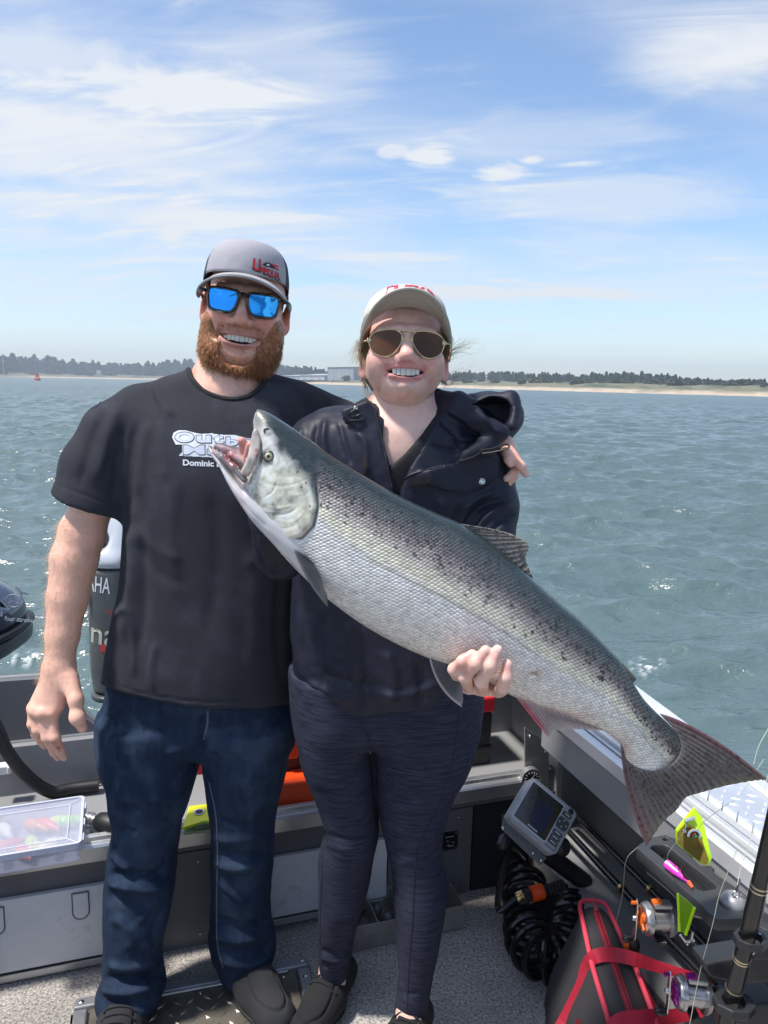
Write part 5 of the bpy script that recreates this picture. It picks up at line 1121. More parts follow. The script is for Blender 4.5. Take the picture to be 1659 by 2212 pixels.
    line('loop of fishing line from the pink lure up to the flasher', [G(1440, 1862, ZT+.01), W(1443, 1845, 1.15), W(1452, 1830, 1.15), W(1470, 1808, 1.15), W(1476, 1795, 1.15)], .0007)
    line('slack fishing line from the flasher foot down to the ledge', [W(1496, 2034, 1.18), W(1520, 2060, 1.2), W(1535, 2080, 1.22)], .0005)
    line('thin fishing line hanging down beside the coaming to the rods', [W(1377, 1830, 1.30), W(1352, 1860, 1.32), W(1345, 1930, 1.4), W(1330, 1995, 1.45)], .0005)
rods()
# ------------------------------------------------------------------ people
def in_poly(px, py, poly):
    """signed distance (picture units) to a polygon, negative inside"""
    P = np.asarray(poly, float); d = np.full(px.shape, 1e9); s = np.ones(px.shape)
    for i in range(len(P)):
        a, b = P[i], P[i-1]; e = b-a; wx, wy = px-a[0], py-a[1]; t = np.clip((wx*e[0]+wy*e[1])/(e@e+1e-9), 0, 1)
        d = np.minimum(d, (wx-e[0]*t)**2+(wy-e[1]*t)**2)
        c1 = py >= a[1]; c2 = py < b[1]; c3 = e[0]*wy > e[1]*wx
        s = np.where((c1 & c2 & c3) | (~c1 & ~c2 & ~c3), -s, s)
    return s*np.sqrt(d)
def _proj(g):
    X, Y, Z = np.meshgrid(*g.ax, indexing='ij'); P = np.stack([X, Y, Z], -1)-cC; d = P@cF
    return CX+FP*(P@cR)/d, CY-FP*(P@cU)/d, d, Y
def carve(g, poly, ymin, ymax, k=.006):
    px, py, d, Y = _proj(g); q = in_poly(px, py, poly)*d/FP; q = np.maximum(q, np.maximum(ymin-Y, Y-ymax)); g.put((slice(None),)*3, q.astype(np.float32), k, True)
def slab(g, poly, Yc, th, k=.006, rnd=.004):
    """a sheet of cloth: outline in picture units, at depth Yc (number or function), rounded"""
    px, py, d, Y = _proj(g); a = in_poly(px, py, poly)*d/FP+rnd; y0 = Yc(px, py) if callable(Yc) else Yc; b = np.abs(Y-y0)-th+rnd
    q = np.minimum(np.maximum(a, b), 0)+np.hypot(np.maximum(a, 0), np.maximum(b, 0))-rnd; g.put((slice(None),)*3, q.astype(np.float32), k)
def rows(R):
    """picture rows (y, x left, x right, depth, half depth) -> loft rows"""
    o = []
    for y, xl, xr, Y, hd in R:
        a, b = W(xl, y, Y), W(xr, y, Y); hw_ = (b[0]-a[0])/2; tn = abs(a[0]+b[0])/2/Y; hw_ = math.sqrt(max(hw_**2-(hd*tn)**2, (.8*hw_)**2)); o.append(((a[2]+b[2])/2, (a[0]+b[0])/2, Y, hw_, hd))
    return o
def pxr(r, Y): return r/FP*Y*.985
def Wc(L): return [W(*q) for q in L]
def surf_pts(bv, pts, lift=.001):
    out = []
    for x, y in pts:
        d = ray(x, y); h = bv.ray_cast(Vector(cC), Vector(d)); 
        if h[0] is not None: out.append(np.array(h[0])-unit(d)*lift)
    return np.array(out)
def px_tube(name, bv, pts, r, mat, parent, n=30, lift=.001, sides=6):
    P = surf_pts(bv, spline(np.asarray(pts, float), n), lift)
    if len(P) > 2: return MB().tube(P, r, sides).build(name, mat, parent, smooth=True)
def decal(name, bv, poly, step, mat, parent, lift=.0015):
    P = np.asarray(poly, float); xs = np.arange(P[:, 0].min(), P[:, 0].max()+step, step); ys = np.arange(P[:, 1].min(), P[:, 1].max()+step, step)
    gx, gy = np.meshgrid(xs, ys, indexing='ij'); ins = in_poly(gx, gy, poly) <= step*.6; idx = np.full(gx.shape, -1); V = []
    for i in range(gx.shape[0]):
        for j in range(gx.shape[1]):
            if ins[i, j]:
                d = ray(gx[i, j], gy[i, j]); h = bv.ray_cast(Vector(cC), Vector(d))
                if h[0] is not None: idx[i, j] = len(V); V.append(np.array(h[0])+np.array(h[1])*lift*(-1 if np.array(h[1])@d > 0 else 1))
    Q = np.stack([idx[:-1, :-1], idx[1:, :-1], idx[1:, 1:], idx[:-1, 1:]], -1).reshape(-1, 4); Q = Q[(Q >= 0).all(1)]
    return npmesh(name, np.array(V), Q[:, ::-1], mat, parent, True)
def px_letter(name, bv, txt, x0, x1, yc, hgt, mat, parent, bold=0., lift=.002, slope=0., shear=0., extra=0.):
    """lettering over picture columns x0..x1, centred on row yc, cap height in picture units, pressed on the surface"""
    V, T = text_mesh(txt, 1, bold, shear); w = V[:, 0].max()-V[:, 0].min(); hh = V[:, 1].max()-V[:, 1].min()
    x = x0+(V[:, 0]-V[:, 0].min())/w*(x1-x0); y = yc-(V[:, 1]-(V[:, 1].max()+V[:, 1].min())/2)/hh*hgt+slope*(x-x0)+extra*((x-x0)/(x1-x0)-.5)**2
    P = []; last = None
    for a, b in zip(x, y):
        d = ray(a, b); h = bv.ray_cast(Vector(cC), Vector(d)); last = np.array(h[0])+np.array(h[1])*lift*(-1 if np.array(h[1])@d > 0 else 1) if h[0] is not None else (last if last is not None else W(a, b, 1.5)); P.append(last)
    return npmesh(name, np.array(P), T, mat, parent, False)
def strands(name, P, r, col, mat, parent):
    """P (n strands, k points, 3)"""
    n, k, _ = P.shape; T = np.gradient(P, axis=1); T /= np.linalg.norm(T, axis=2)[..., None]+1e-12
    up = np.broadcast_to(arr(.3, .2, .93), T.shape); A = np.cross(T, up); A /= np.linalg.norm(A, axis=2)[..., None]+1e-12; Bn = np.cross(T, A)
    tp = np.linspace(1, .25, k)[None, :, None]; r = np.asarray(r).reshape(-1, 1, 1)*tp
    V = np.stack([P+(A*math.cos(a)+Bn*math.sin(a))*r for a in (0, 2.094, 4.189)], 2).reshape(-1, 3)
    b = (np.arange(n)*k*3)[:, None, None]; i = (np.arange(k-1)*3)[None, :, None]; j = np.arange(3)[None, None, :]; j2 = (j+1) % 3
    F_ = np.stack([b+i+j, b+i+j2, b+i+3+j2, b+i+3+j], -1).reshape(-1, 4)
    C_ = np.repeat(np.asarray(col), k*3, axis=0)
    return npmesh(name, V, F_, mat, parent, True, C_)
def rot(yaw, roll, pitch):
    a, b, c = (math.radians(v) for v in (yaw, roll, pitch))
    return np.array(Matrix.Rotation(a, 3, 'Z') @ Matrix.Rotation(b, 3, 'Y') @ Matrix.Rotation(c, 3, 'X'))
skin_m = M('skin', (.6, .4, .3), .46, var=.08, vs=90, bump=.14, bs=420, attr=True, sss=.12, subs=(.010, .004, .002))
teeth_m = M('teeth', (.72, .68, .60), .18, var=.03, coat=.3)
hair_m = M('hair', (.4, .2, .1), .42, var=.08, vs=100, attr=True)
lens_rim = M('black_acetate', (.012, .012, .014), .15, var=.05, coat=.5)

class Head:
    def __init__(s, R, o, w, h, neck_to, neck_r, man, scale=1.):
        s.R, s.o, s.w, s.man, s.sc = R*scale, o, w, man, scale
        inv = np.linalg.inv(s.R); nt = inv@(neck_to-o)
        g = s.g = SDF((-.125, -.150, -.21), (.125, .145, .15), h)
        g.ell((0, .018, .034), (w-(.003 if man else -.001), .100, .090), .02)
        g.ell((0, -.022, -.03 if man else -.022), (w-.007, .072, .086 if man else .072), .03)
        jx, jr = (.046, .030) if man else (.035, .0225)
        jz = -.052 if man else -.038
        cz = -.092 if man else -.070; jm = .62 if man else .46
        if man:
            g.chain([(-jx-.004, .0, jz), (-jx*jm, -.052, cz), (jx*jm, -.052, cz), (jx+.004, .0, jz)], [jr]*4, .03, .02); g.ell((0, -.074, cz-.001), (.020, .018, .018), .022)
        else:
            g.ell((0, -.026, -.040), (.0505, .057, .043), .03); g.ell((0, -.042, -.060), (.032, .040, .026), .028); g.ell((0, -.067, -.071), (.0180, .0160, .0145), .024)
            for sx in (-1, 1): g.cone((sx*.059, .012, -.026), (sx*.026, -.040, -.060), .011, .012, .03)
        for sx in (-1, 1):
            g.ell((sx*.041, -.066, -.030 if man else -.026), (.026, .026, .024) if man else (.0245, .025, .022), .022)        # smiling cheeks
            if man: g.ell((sx*.052, -.040, -.055), (.022, .030, .026), .02)
            else: g.ell((sx*.041, -.046, -.036), (.018, .027, .020), .03)
            g.cone((sx*.012, -.090, .020), (sx*.046, -.076, .020), .010, .009, .012)       # brow
            g.ell((sx*.033, -.100, .000), (.017, .012, .012), .012, True)                  # eye socket
            g.ell((sx*.033, -.0765, -.001), (.0135, .0125, .0115), .003)                   # closed, squinting lids
        nz = .004 if man else .0
        g.cone((0, -.091, .008), (0, -.1075, -.030-nz), .0088, .0120, .010)                   # nose
        g.ell((0, -.1095-nz*.5, -.032-nz), (.0125, .0112, .0100), .006)
        for sx in (-1, 1):
            g.ell((sx*(.0140+nz*.4), -.0990, -.036-nz), (.0092, .0105, .0082), .006)
            g.ell((sx*.0072, -.104, -.0450-nz), (.0040, .0048, .0035), .003, True)
            g.ell((sx*(w+.006), .020, -.014), (.0075, .019, .031), .006, R=np.array(Matrix.Rotation(sx*.35, 3, 'Z')))
            g.ell((sx*(w+.015), .014, -.012), (.0065, .010, .018), .005, True)
            g.ell((sx*(w+.004), .010, -.038), (.006, .007, .009), .005)
        s.D0 = g.D.copy()
        g.cone((0, .026 if man else .034, -.05), nt, neck_r, neck_r*1.12, .028 if man else .014)
        g.cone(nt, nt+inv@arr(0, .02, -.10), neck_r*1.12, neck_r*(1.4 if man else 1.15), .05)
        s.zm = -.066 if man else -.053; s.hw = .0395 if man else .0335; s.up, s.dn = (.0015, .0130) if man else (.0030, .0115); lift_ = .09 if man else .26
        zu = lambda x: s.zm+s.up*(1-(x/s.hw)**2)+lift_*np.abs(x)**1.5; zl = lambda x: s.zm-s.dn*(1-np.abs(x/s.hw)**2.6)+lift_*np.abs(x)**1.5
        s.zu, s.zl = zu, zl
        xs = np.linspace(-s.hw+.0005, s.hw-.0005, 15); sy = lambda x, z: s.surf(x, z)
        up = [(x, sy(x, zu(x))+.0022, zu(x)+(.0030 if man else .0038)) for x in xs]; lo = [(x, sy(x, zl(x)-.004)+.0016, zl(x)-.0042) for x in xs]
        tap = lambda a: [a*(1-.72*(abs(x)/s.hw)**2) for x in xs]
        cor = [(sg*(s.hw+.004), sy(sg*s.hw, s.zm)+.002, zu(s.hw)) for sg in (-1, 1)]
        s.ty = [sy(x, s.zm) for x in np.linspace(-.03, .03, 13)]
        for P_, r_ in ((up, tap(.0042 if not man else .0030)), (lo, tap(.0050 if not man else .0040))):
            for i in range(14): g.cone(P_[i], P_[i+1], r_[i], r_[i+1], .006)
        zc_ = s.zm-.0265 if man else s.zm-.0215
        cr = [(x, sy(x, zc_)-.0008, zc_+.004*(abs(x)/.02)**2) for x in np.linspace(-.020, .020, 7)]
        for i in range(6): g.cone(cr[i], cr[i+1], .0032, .0032, .010, True)
        for sg in (-1, 1):                                                                  # smile folds
            F0 = [(sg*.019, sy(.019, -.040)-.001, -.038), (sg*.034, sy(.034, -.052)-.0005, -.052), (sg*.046, sy(.046, -.070), -.072), (sg*.046, sy(.046, -.086)-.0, -.088)]
            for i in range(3): g.cone(F0[i], F0[i+1], .0030 if man else .0034, .0026, .006 if man else .009, True)
        X, Y, Z = g.ax[0][:, None, None], g.ax[1][None, :, None], g.ax[2][None, None, :]
        q = np.maximum(np.maximum(Z-zu(X), zl(X)-Z)*.9, np.maximum(np.abs(X)-s.hw, Y+.050)); g.put((slice(None),)*3, np.broadcast_to(q, g.D.shape).astype(np.float32), .003, True)
        s.V, s.F = g.mesh(); s.V = relax(s.V, s.F, 1, .5)
    def surf(s, x, z):
        i = int(round((x-s.g.lo[0])/s.g.h)); k = int(round((z-s.g.lo[2])/s.g.h)); c = s.g.D[i, :, k]; j = int(np.argmax(c < 0)); 
        return s.g.ax[1][j]-(s.g.h*c[j]/(c[j]-c[j-1]+1e-9) if j else 0)
    def w_(s, P): return np.asarray(P)@s.R.T+s.o
    def tint(s, base, red, lip):
        x, y, z = s.V.T; c = np.broadcast_to(base, s.V.shape).copy()
        def mixc(t, col):
            nonlocal c
            c = c*(1-t[:, None])+np.asarray(col)*t[:, None]
        for sx in (-1, 1): mixc(.75*np.exp(-((x-sx*.042)/.024)**2-((z+.034)/.024)**2)*(y < 0), red)
        mixc(.7*np.exp(-(x/.016)**2-((z+.036)/.014)**2)*(y < -.08), red); mixc(.45*np.exp(-(x/.022)**2-((z+.100)/.016)**2)*(y < -.05), red)
        mixc(.6*sstep(s.w-.002, s.w+.006, np.abs(x))*(z < .03), red); mixc(.25*np.exp(-((z-.05)/.03)**2), red)
        n = .12*vnoise(s.V, 60, 3)+.08*vnoise(s.V, 170, 5); c *= (1+n)[:, None]
        xc = np.clip(x, -s.hw, s.hw); inl = sstep(.004, .0, np.maximum(np.maximum(s.zl(xc)-.0085-z, z-s.zu(xc)-.007), np.abs(x)-s.hw-.002))*(y < -.05); mixc(.85*inl, lip)
        if s.man: mixc(.26*sstep(1.5, .9, np.hypot(x/.046, (z+.082)/.040))*(1-inl)*(y < -.03), arr(.52, .24, .14))
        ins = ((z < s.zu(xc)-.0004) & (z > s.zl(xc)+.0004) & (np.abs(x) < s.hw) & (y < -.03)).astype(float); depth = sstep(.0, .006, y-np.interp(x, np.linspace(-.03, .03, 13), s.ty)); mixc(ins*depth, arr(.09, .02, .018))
        return c
    def teeth(s, parent):
        wd = [.0044, .0035, .0038, .0036, .0036, .0034, .0033]; mb = None; xs = [0]; 
        for sg in (-1, 1):
            x = 0
            for k, w in enumerate(wd):
                xm = sg*(x+w); x += 2*w
                if x > s.hw-.0045: break
                sl = .85*abs(xm)/.03; y = np.interp(xm, np.linspace(-.03, .03, 13), s.ty)+.0050+(.0012 if s.man else .0015); top = s.zu(xm)+.004; bot = max(s.zl(xm)+.0016, s.zm-(.0094, .0084, .0092, .0080, .0070, .0062, .0055)[k])
                X = unit(arr(1, sl*sg*.55, 0)); c = s.w_(arr(xm, y, (top+bot)/2))
                MB().box(c, (w*1.97*s.sc, .006*s.sc, (top-bot)*s.sc), s.R@X/s.sc, s.R@np.cross((0, 0, 1), X)/s.sc, s.R@arr(0, 0, 1)/s.sc).build('tooth', teeth_m, parent, .0009, True, 2)
    def cap(s, parent, front, back, brim_c, under, H_, zf, zs, zb, rx, ry, brim_len, droop, slope, half, colfun, seam_c, cx=0., bw=1.05):
        n, m = 96, 22; th = np.linspace(0, 2*np.pi, n, endpoint=False); V = []; C_ = []
        for i in range(m+1):
            t = (i/m)*math.pi/2*.995
            for a in th:
                f = math.cos(a)                                      # a = 0 is the front
                z0 = zf if f > .5 else np.interp(f, [-1, 0, .5], [zb, zs, zf]); z0 = np.interp(f, [-1, -.2, .45, 1], [zb, zs, zf-.004, zf])
                r = math.cos(t)**(.50+.20*(f < 0)*-f); zz = z0+(H_+zf-z0)*math.sin(t)**(1.0)
                y = -ry*f*r+.012; x = cx+rx*math.sin(a)*r; zz += .005*max(0, f)*math.sin(2*t)
                wr = .0012*vnoise(arr(x, y, zz)[None]*1.0, 55, 9)[0]; V.append((x*(1+wr/.08), y*(1+wr/.1), zz)); C_.append(colfun(a, t))
        V = np.array(V); i = np.arange(m)[:, None]; j = np.arange(n)[None, :]; jn = (j+1) % n
        F_ = np.stack([i*n+j, i*n+jn, (i+1)*n+jn, (i+1)*n+j], -1).reshape(-1, 4)
        o = npmesh('cap', s.w_(V), F_, M('cap_cloth', front, .8, var=.08, vs=120, bump=.35, bs=900, attr=True), parent, True, np.array(C_))
        sd = o.modifiers.new('cloth', 'SOLIDIFY'); sd.thickness = .0025; sd.offset = 1
        s.crown_bvh = bvh(o)
        def cp(a, t, lift=.0012):
            f = math.cos(a); z0 = np.interp(f, [-1, -.2, .45, 1], [zb, zs, zf-.004, zf]); r = math.cos(t)**(.50+.20*(f < 0)*-f)
            return s.w_(arr(cx+rx*math.sin(a)*r*1.012, -ry*f*r*1.012+.012, z0+(H_+zf-z0)*math.sin(t)+.005*max(0, f)*math.sin(2*t)))
        sm = M('cap_stitch', seam_c, .8)
        for a in (0, 1.15, -1.15, 2.3, -2.3): MB().tube([cp(a, t) for t in np.linspace(.03, 1.5, 20)], .0009, 5).build('seam', sm, o, smooth=True)
        MB().ball(s.w_(arr(cx, .012, H_+zf+.002)), (.007, .007, .004), 10).build('button', M('cap_button', back, .8), o, smooth=True)
        # brim
        nu, nv = 40, 12; T = []
        for v in np.linspace(0, 1, nv):
            for u in np.linspace(-1, 1, nu):
                ph = u*half; bx, by = rx*math.sin(ph), -ry*math.cos(ph)+.012; ln = brim_len*math.sqrt(max(0, 1-abs(u)**2.6))
                x = cx+bx*(1+(bw-1)*v); y = by-ln*v; dz = -droop*(abs(u)**1.9)*(.55+.45*v)+slope*ln*v; zz0 = zf-.002-(.012*abs(u)**2)
                T.append((x, y, zz0+dz))
        T = np.array(T); i = np.arange(nv-1)[:, None]; j = np.arange(nu-1)[None, :]
        F_ = np.stack([i*nu+j, (i+1)*nu+j, (i+1)*nu+j+1, i*nu+j+1], -1).reshape(-1, 4)
        b = npmesh('brim', s.w_(T), F_, M('brim_cloth', brim_c, .8, var=.08, vs=120, bump=.3, bs=900), o, True); sd = b.modifiers.new('thick', 'SOLIDIFY'); sd.thickness = .0045; sd.offset = 0
        um = M('brim_underside', under, .85, var=.08, vs=120, bump=.25, bs=900); b.data.materials.append(um); 
        b2 = npmesh('brim_lining', s.w_(T-arr(0, 0, .0032)), F_[:, ::-1], um, o, True)
        e = [s.w_(p) for p in T.reshape(nv, nu, 3)[-1]]; MB().tube(e, .0030, 6).build('brim_edge', M('brim_piping', tuple(np.array(brim_c)*.75), .8), o, smooth=True)
        for v in (3, 6, 9): MB().tube([s.w_(p-arr(0, 0, .0036)) for p in T.reshape(nv, nu, 3)[v][2:-2]], .0006, 5).build('stitch_row', um, o, smooth=True)
        return o
    def glasses(s, parent, lens_m, rim_m, shape, z, cx, y0, wrap, rim_r, bridge, arm_m):
        root = None
        for sx in (-1, 1):
            P = []
            for u, v in shape:
                x = sx*(cx+u); q = abs(x); P.append(arr(x, y0+wrap*(q**2), z+v))
            Q = np.array(spline(P+[P[0]], 64))[:-1]; c = Q.mean(0)
            n = len(Q); V = [c+arr(0, -.0022, 0)]+[c+(q-c)*.55+arr(0, -.0015, 0) for q in Q]+list(Q)
            Fs = [(0, 1+i, 1+(i+1) % n, 1+(i+1) % n) for i in range(n)]; F4 = np.array([(1+i, 1+n+i, 1+n+(i+1) % n, 1+(i+1) % n) for i in range(n)]); F3 = np.array([f[:3] for f in Fs])
            rm = MB().tube([s.w_(q) for q in Q], rim_r*s.sc, 8, True).build('sunglasses' if root is None else 'rim', rim_m, parent if root is None else root, smooth=True)
            if root is None: root = rm
            npmesh('lens', s.w_(np.array(V)), [F3[:, ::-1] if sx > 0 else F3, F4[:, ::-1] if sx > 0 else F4], lens_m, root, True)
            hx = max(Q[:, 0], key=abs); hz = z+bridge[2]
            A_ = [arr(hx*.985, y0+wrap*hx**2, hz), arr(sx*(s.w+.006), y0+.030, hz), arr(sx*(s.w+.010), -.010, hz-.004), arr(sx*(s.w+.007), .030, hz-.010)]
            MB().tube([s.w_(q) for q in spline(A_, 14)], bridge[3]*s.sc, 8).build('temple_arm', arm_m, root, smooth=True)
            MB().box(s.w_(arr(hx*.995, y0+wrap*hx**2, hz)), tuple(np.array((.007, .005, .007))*s.sc), *[s.R[:, i]/s.sc for i in range(3)]).build('hinge', arm_m, root, .001)
        for b in bridge[0]: MB().tube([s.w_(q) for q in spline([arr(-cx+b[0], y0+wrap*(cx-b[0])**2, z+b[1]), arr(0, y0-.002, z+b[1]+b[2]), arr(cx-b[0], y0+wrap*(cx-b[0])**2, z+b[1])], 10)], bridge[1]*s.sc, 8).build('bridge', rim_m, root, smooth=True)
        return root

# ---- the man
man = empty('person', W(400, 2180, 1.60)*arr(1, 1, 0), 'bearded man in a grey cap, blue mirrored sunglasses, dark T-shirt and jeans, standing at left', 'person')
Rm = rot(7, 7, 1); hm = Head(Rm, W(526, 650, 1.575)-Rm@arr(0, -.092, 0)*1.06, .077, .0024, W(492, 862, 1.665), .066, True, 1.06)
MS = arr(.77, .45, .345); MR = arr(.72, .28, .22)
def hand_tint(V, base, red, spots):
    c = np.broadcast_to(base, V.shape)*(1+.08*vnoise(V, 40, 2)+.05*vnoise(V, 130, 4))[:, None]
    for p, r, col, a in spots:
        t = a*np.exp(-((V-p)**2).sum(1)/r**2); c = c*(1-t[:, None])+np.asarray(col)*t[:, None]
    return c
def man_arm():
    g = SDF(W(40, 1660, 1.45)+arr(-.02, -.06, -.02), W(290, 1000, 1.66)+arr(.03, .10, 0), .0026)
    A_ = [(206, 1062, 1.605, 50), (196, 1100, 1.60, 49), (178, 1150, 1.59, 56), (160, 1210, 1.575, 57), (146, 1293, 1.555, 50), (135, 1372, 1.535, 41), (129, 1430, 1.52, 36)]
    g.chain([W(*q[:3]) for q in A_], [pxr(q[3]*.885, q[2]) for q in A_], .01, .010)
    wr = W(129, 1440, 1.52)
    # back of the hand: four metacarpals from the wrist
    mc = [((112, 1452, 1.515), (112, 1542, 1.49), 19, 14.5), ((118, 1450, 1.512), (90, 1541, 1.487), 19, 14), ((124, 1450, 1.52), (76, 1536, 1.495), 18, 13), ((112, 1455, 1.525), (69, 1528, 1.508), 17, 11.5)]
    for a, b, ra, rb in mc: g.cone(W(*a), W(*b), pxr(ra*.93, 1.5), pxr(rb*.93, 1.5), .018)
    g.cone(W(135, 1452, 1.51), W(125, 1520, 1.495), pxr(23, 1.5), pxr(18, 1.5), .02)
    g.cone(W(128, 1440, 1.52), W(131, 1470, 1.51), pxr(30, 1.5), pxr(27, 1.5), .02, flat=((0, 1, 0), 1.35))
    for x, y, Y in ((112, 1541, 1.480), (90, 1540, 1.477), (75, 1535, 1.487)): g.ell(W(x, y, Y), .010, .012)
    F_ = [[(112, 1545, 1.487, 13.5), (119, 1594, 1.475, 12.5), (130, 1622, 1.488, 11), (138, 1637, 1.497, 9)],
          [(90, 1543, 1.487, 13), (101, 1594, 1.478, 12.2), (117, 1624, 1.50, 10.5), (125, 1637, 1.512, 8.5)],
          [(76, 1538, 1.495, 12), (80, 1578, 1.487, 11.3), (88, 1600, 1.505, 9.8), (96, 1612, 1.52, 8)],
          [(69, 1530, 1.508, 10.5), (68, 1565, 1.50, 10), (76, 1588, 1.51, 8.6), (84, 1600, 1.518, 7.2)]]
    for f in F_: g.chain([W(*q[:3]) for q in f], [pxr(q[3]*.95, 1.49) for q in f], .008, .006)
    th = [(150, 1470, 1.50, 22), (164, 1512, 1.475, 16.5), (167, 1545, 1.468, 14.5), (178, 1572, 1.474, 12)]; g.chain([W(*q[:3]) for q in th], [pxr(q[3], 1.48) for q in th], .014, .008)
    g.ell(W(168, 1552, 1.463), .0145, .012)
    V, Fq = g.mesh(); V = relax(V, Fq, 1)
    nail = arr(.78, .52, .46); bl = arr(.30, .01, .012)
    sp = [(W(180, 1577, 1.455), .0075, nail, .9)]+[(W(x, y, 1.478), .006, nail, .5) for x, y in ((137, 1641), (86, 1604))]
    sp += [(W(x, y, 1.478), .007, MR, .55) for x, y in ((112, 1541), (90, 1540), (75, 1536), (119, 1594), (101, 1594))]
    sp += [(W(x, y, 1.474), .0042, bl, .95) for x, y in ((122, 1608), (126, 1616), (130, 1624), (133, 1631))]+[(W(118, 1602, 1.468), .008, arr(.42, .08, .07), .7), (W(155, 1533, 1.47), .0035, bl, .8)]
    return V, Fq, hand_tint(V, MS*arr(1.02, 1.0, .98), MR, sp)
def man_far_hand():
    g = SDF(W(1050, 1075, 1.40)+arr(0, -.03, 0), W(1160, 915, 1.66)+arr(.02, .04, 0), .0024)
    g.cone(W(1050, 945, 1.62), W(1088, 962, 1.50), pxr(26, 1.5), pxr(20, 1.5), .02)
    g.cone(W(1085, 955, 1.50), W(1108, 985, 1.465), pxr(19, 1.48), pxr(14, 1.48), .015); g.cone(W(1080, 958, 1.49), W(1094, 978, 1.46), pxr(16, 1.48), pxr(11, 1.48), .012); g.cone(W(1100, 970, 1.50), W(1118, 1000, 1.478), pxr(14, 1.48), pxr(12, 1.48), .012)
    for f in ([(1094, 975, 1.455, 10.5), (1098, 992, 1.447, 9.5), (1103, 1003, 1.45, 7.5)], [(1111, 985, 1.46, 10.5), (1126, 1008, 1.447, 9.8), (1136, 1025, 1.45, 7.8)], [(1122, 1002, 1.476, 10), (1110, 1020, 1.465, 9), (1093, 1034, 1.462, 7.8)], [(1118, 1012, 1.482, 9), (1110, 1032, 1.472, 8), (1099, 1045, 1.47, 6.8)]):
        g.chain([W(*q[:3]) for q in f], [pxr(q[3], 1.46) for q in f], .006, .005)
    V, Fq = g.mesh(); V = relax(V, Fq, 1); nail = arr(.78, .55, .50)
    return V, Fq, hand_tint(V, MS*1.03, MR, [(W(x, y, 1.44), .0055, nail, .85) for x, y in ((1104, 1003), (1137, 1026), (1090, 1034), (1096, 1046))]+[(W(1108, 985, 1.45), .008, MR, .4)])
def core(lst, h=.008):
    lo = np.min([np.array(q[0])-q[1] for c in lst for q in c], 0)-.02; hi = np.max([np.array(q[0])+q[1] for c in lst for q in c], 0)+.02; g = SDF(lo, hi, h)
    for c in lst: g.chain([q[0] for q in c], [q[1] for q in c], .04, .03)
    V, Fq = g.mesh(); return V, Fq
Vc, Fc = core([[(W(492, 880, 1.68), .07), (W(480, 1000, 1.68), .12), (W(450, 1250, 1.68), .115), (W(435, 1480, 1.68), .12)],
               [(W(480, 930, 1.68), .08), (W(300, 950, 1.65), .040), (W(228, 1020, 1.61), .036), (W(190, 1120, 1.595), .040)],
               [(W(480, 930, 1.68), .08), (W(690, 915, 1.70), .055), (W(850, 1000, 1.72), .042), (W(1000, 960, 1.68), .036), (W(1055, 948, 1.61), .026)],
               [(W(435, 1480, 1.68), .10), (W(330, 1560, 1.66), .075), (W(305, 1860, 1.60), .052), (W(285, 2140, 1.56), .035)], [(W(435, 1480, 1.68), .10), (W(535, 1560, 1.67), .075), (W(525, 1860, 1.66), .05), (W(530, 2070, 1.67), .035)]])
def arm_hair(V, Fq):
    N_ = vnormals(V, Fq); px, py = pj(V); q = np.where((py > 1120) & (py < 1475) & (N_[:, 1] < .35))[0]; n = 1700; ix = RNG.choice(q, n, p=None); d = N_[ix]*.35+np.stack([-.55+.3*RNG.normal(size=n), np.full(n, -.1), np.full(n, -.6)], 1); s = np.linspace(0, 1, 4)
    P = V[ix][:, None]+d[:, None]*(s[None]*(.006+.010*RNG.random(n))[:, None])[..., None]+N_[ix][:, None]*(s*(1-s)*.004)[None, :, None]
    strands('arm_hair', P, np.full(n, .00016), arr(.62, .42, .24)*(.7+.5*RNG.random(n))[:, None], hair_m, man)
ma = man_arm(); arm_hair(ma[0], ma[1])
parts = [(hm.w_(hm.V), hm.F, hm.tint(MS, MR, arr(.55, .25, .22))), ma, man_far_hand(), (Vc, Fc, MS)]
V, Fq, Cq = join(parts); npmesh('body', V, Fq, skin_m, man, True, Cq)
hm.teeth(man)
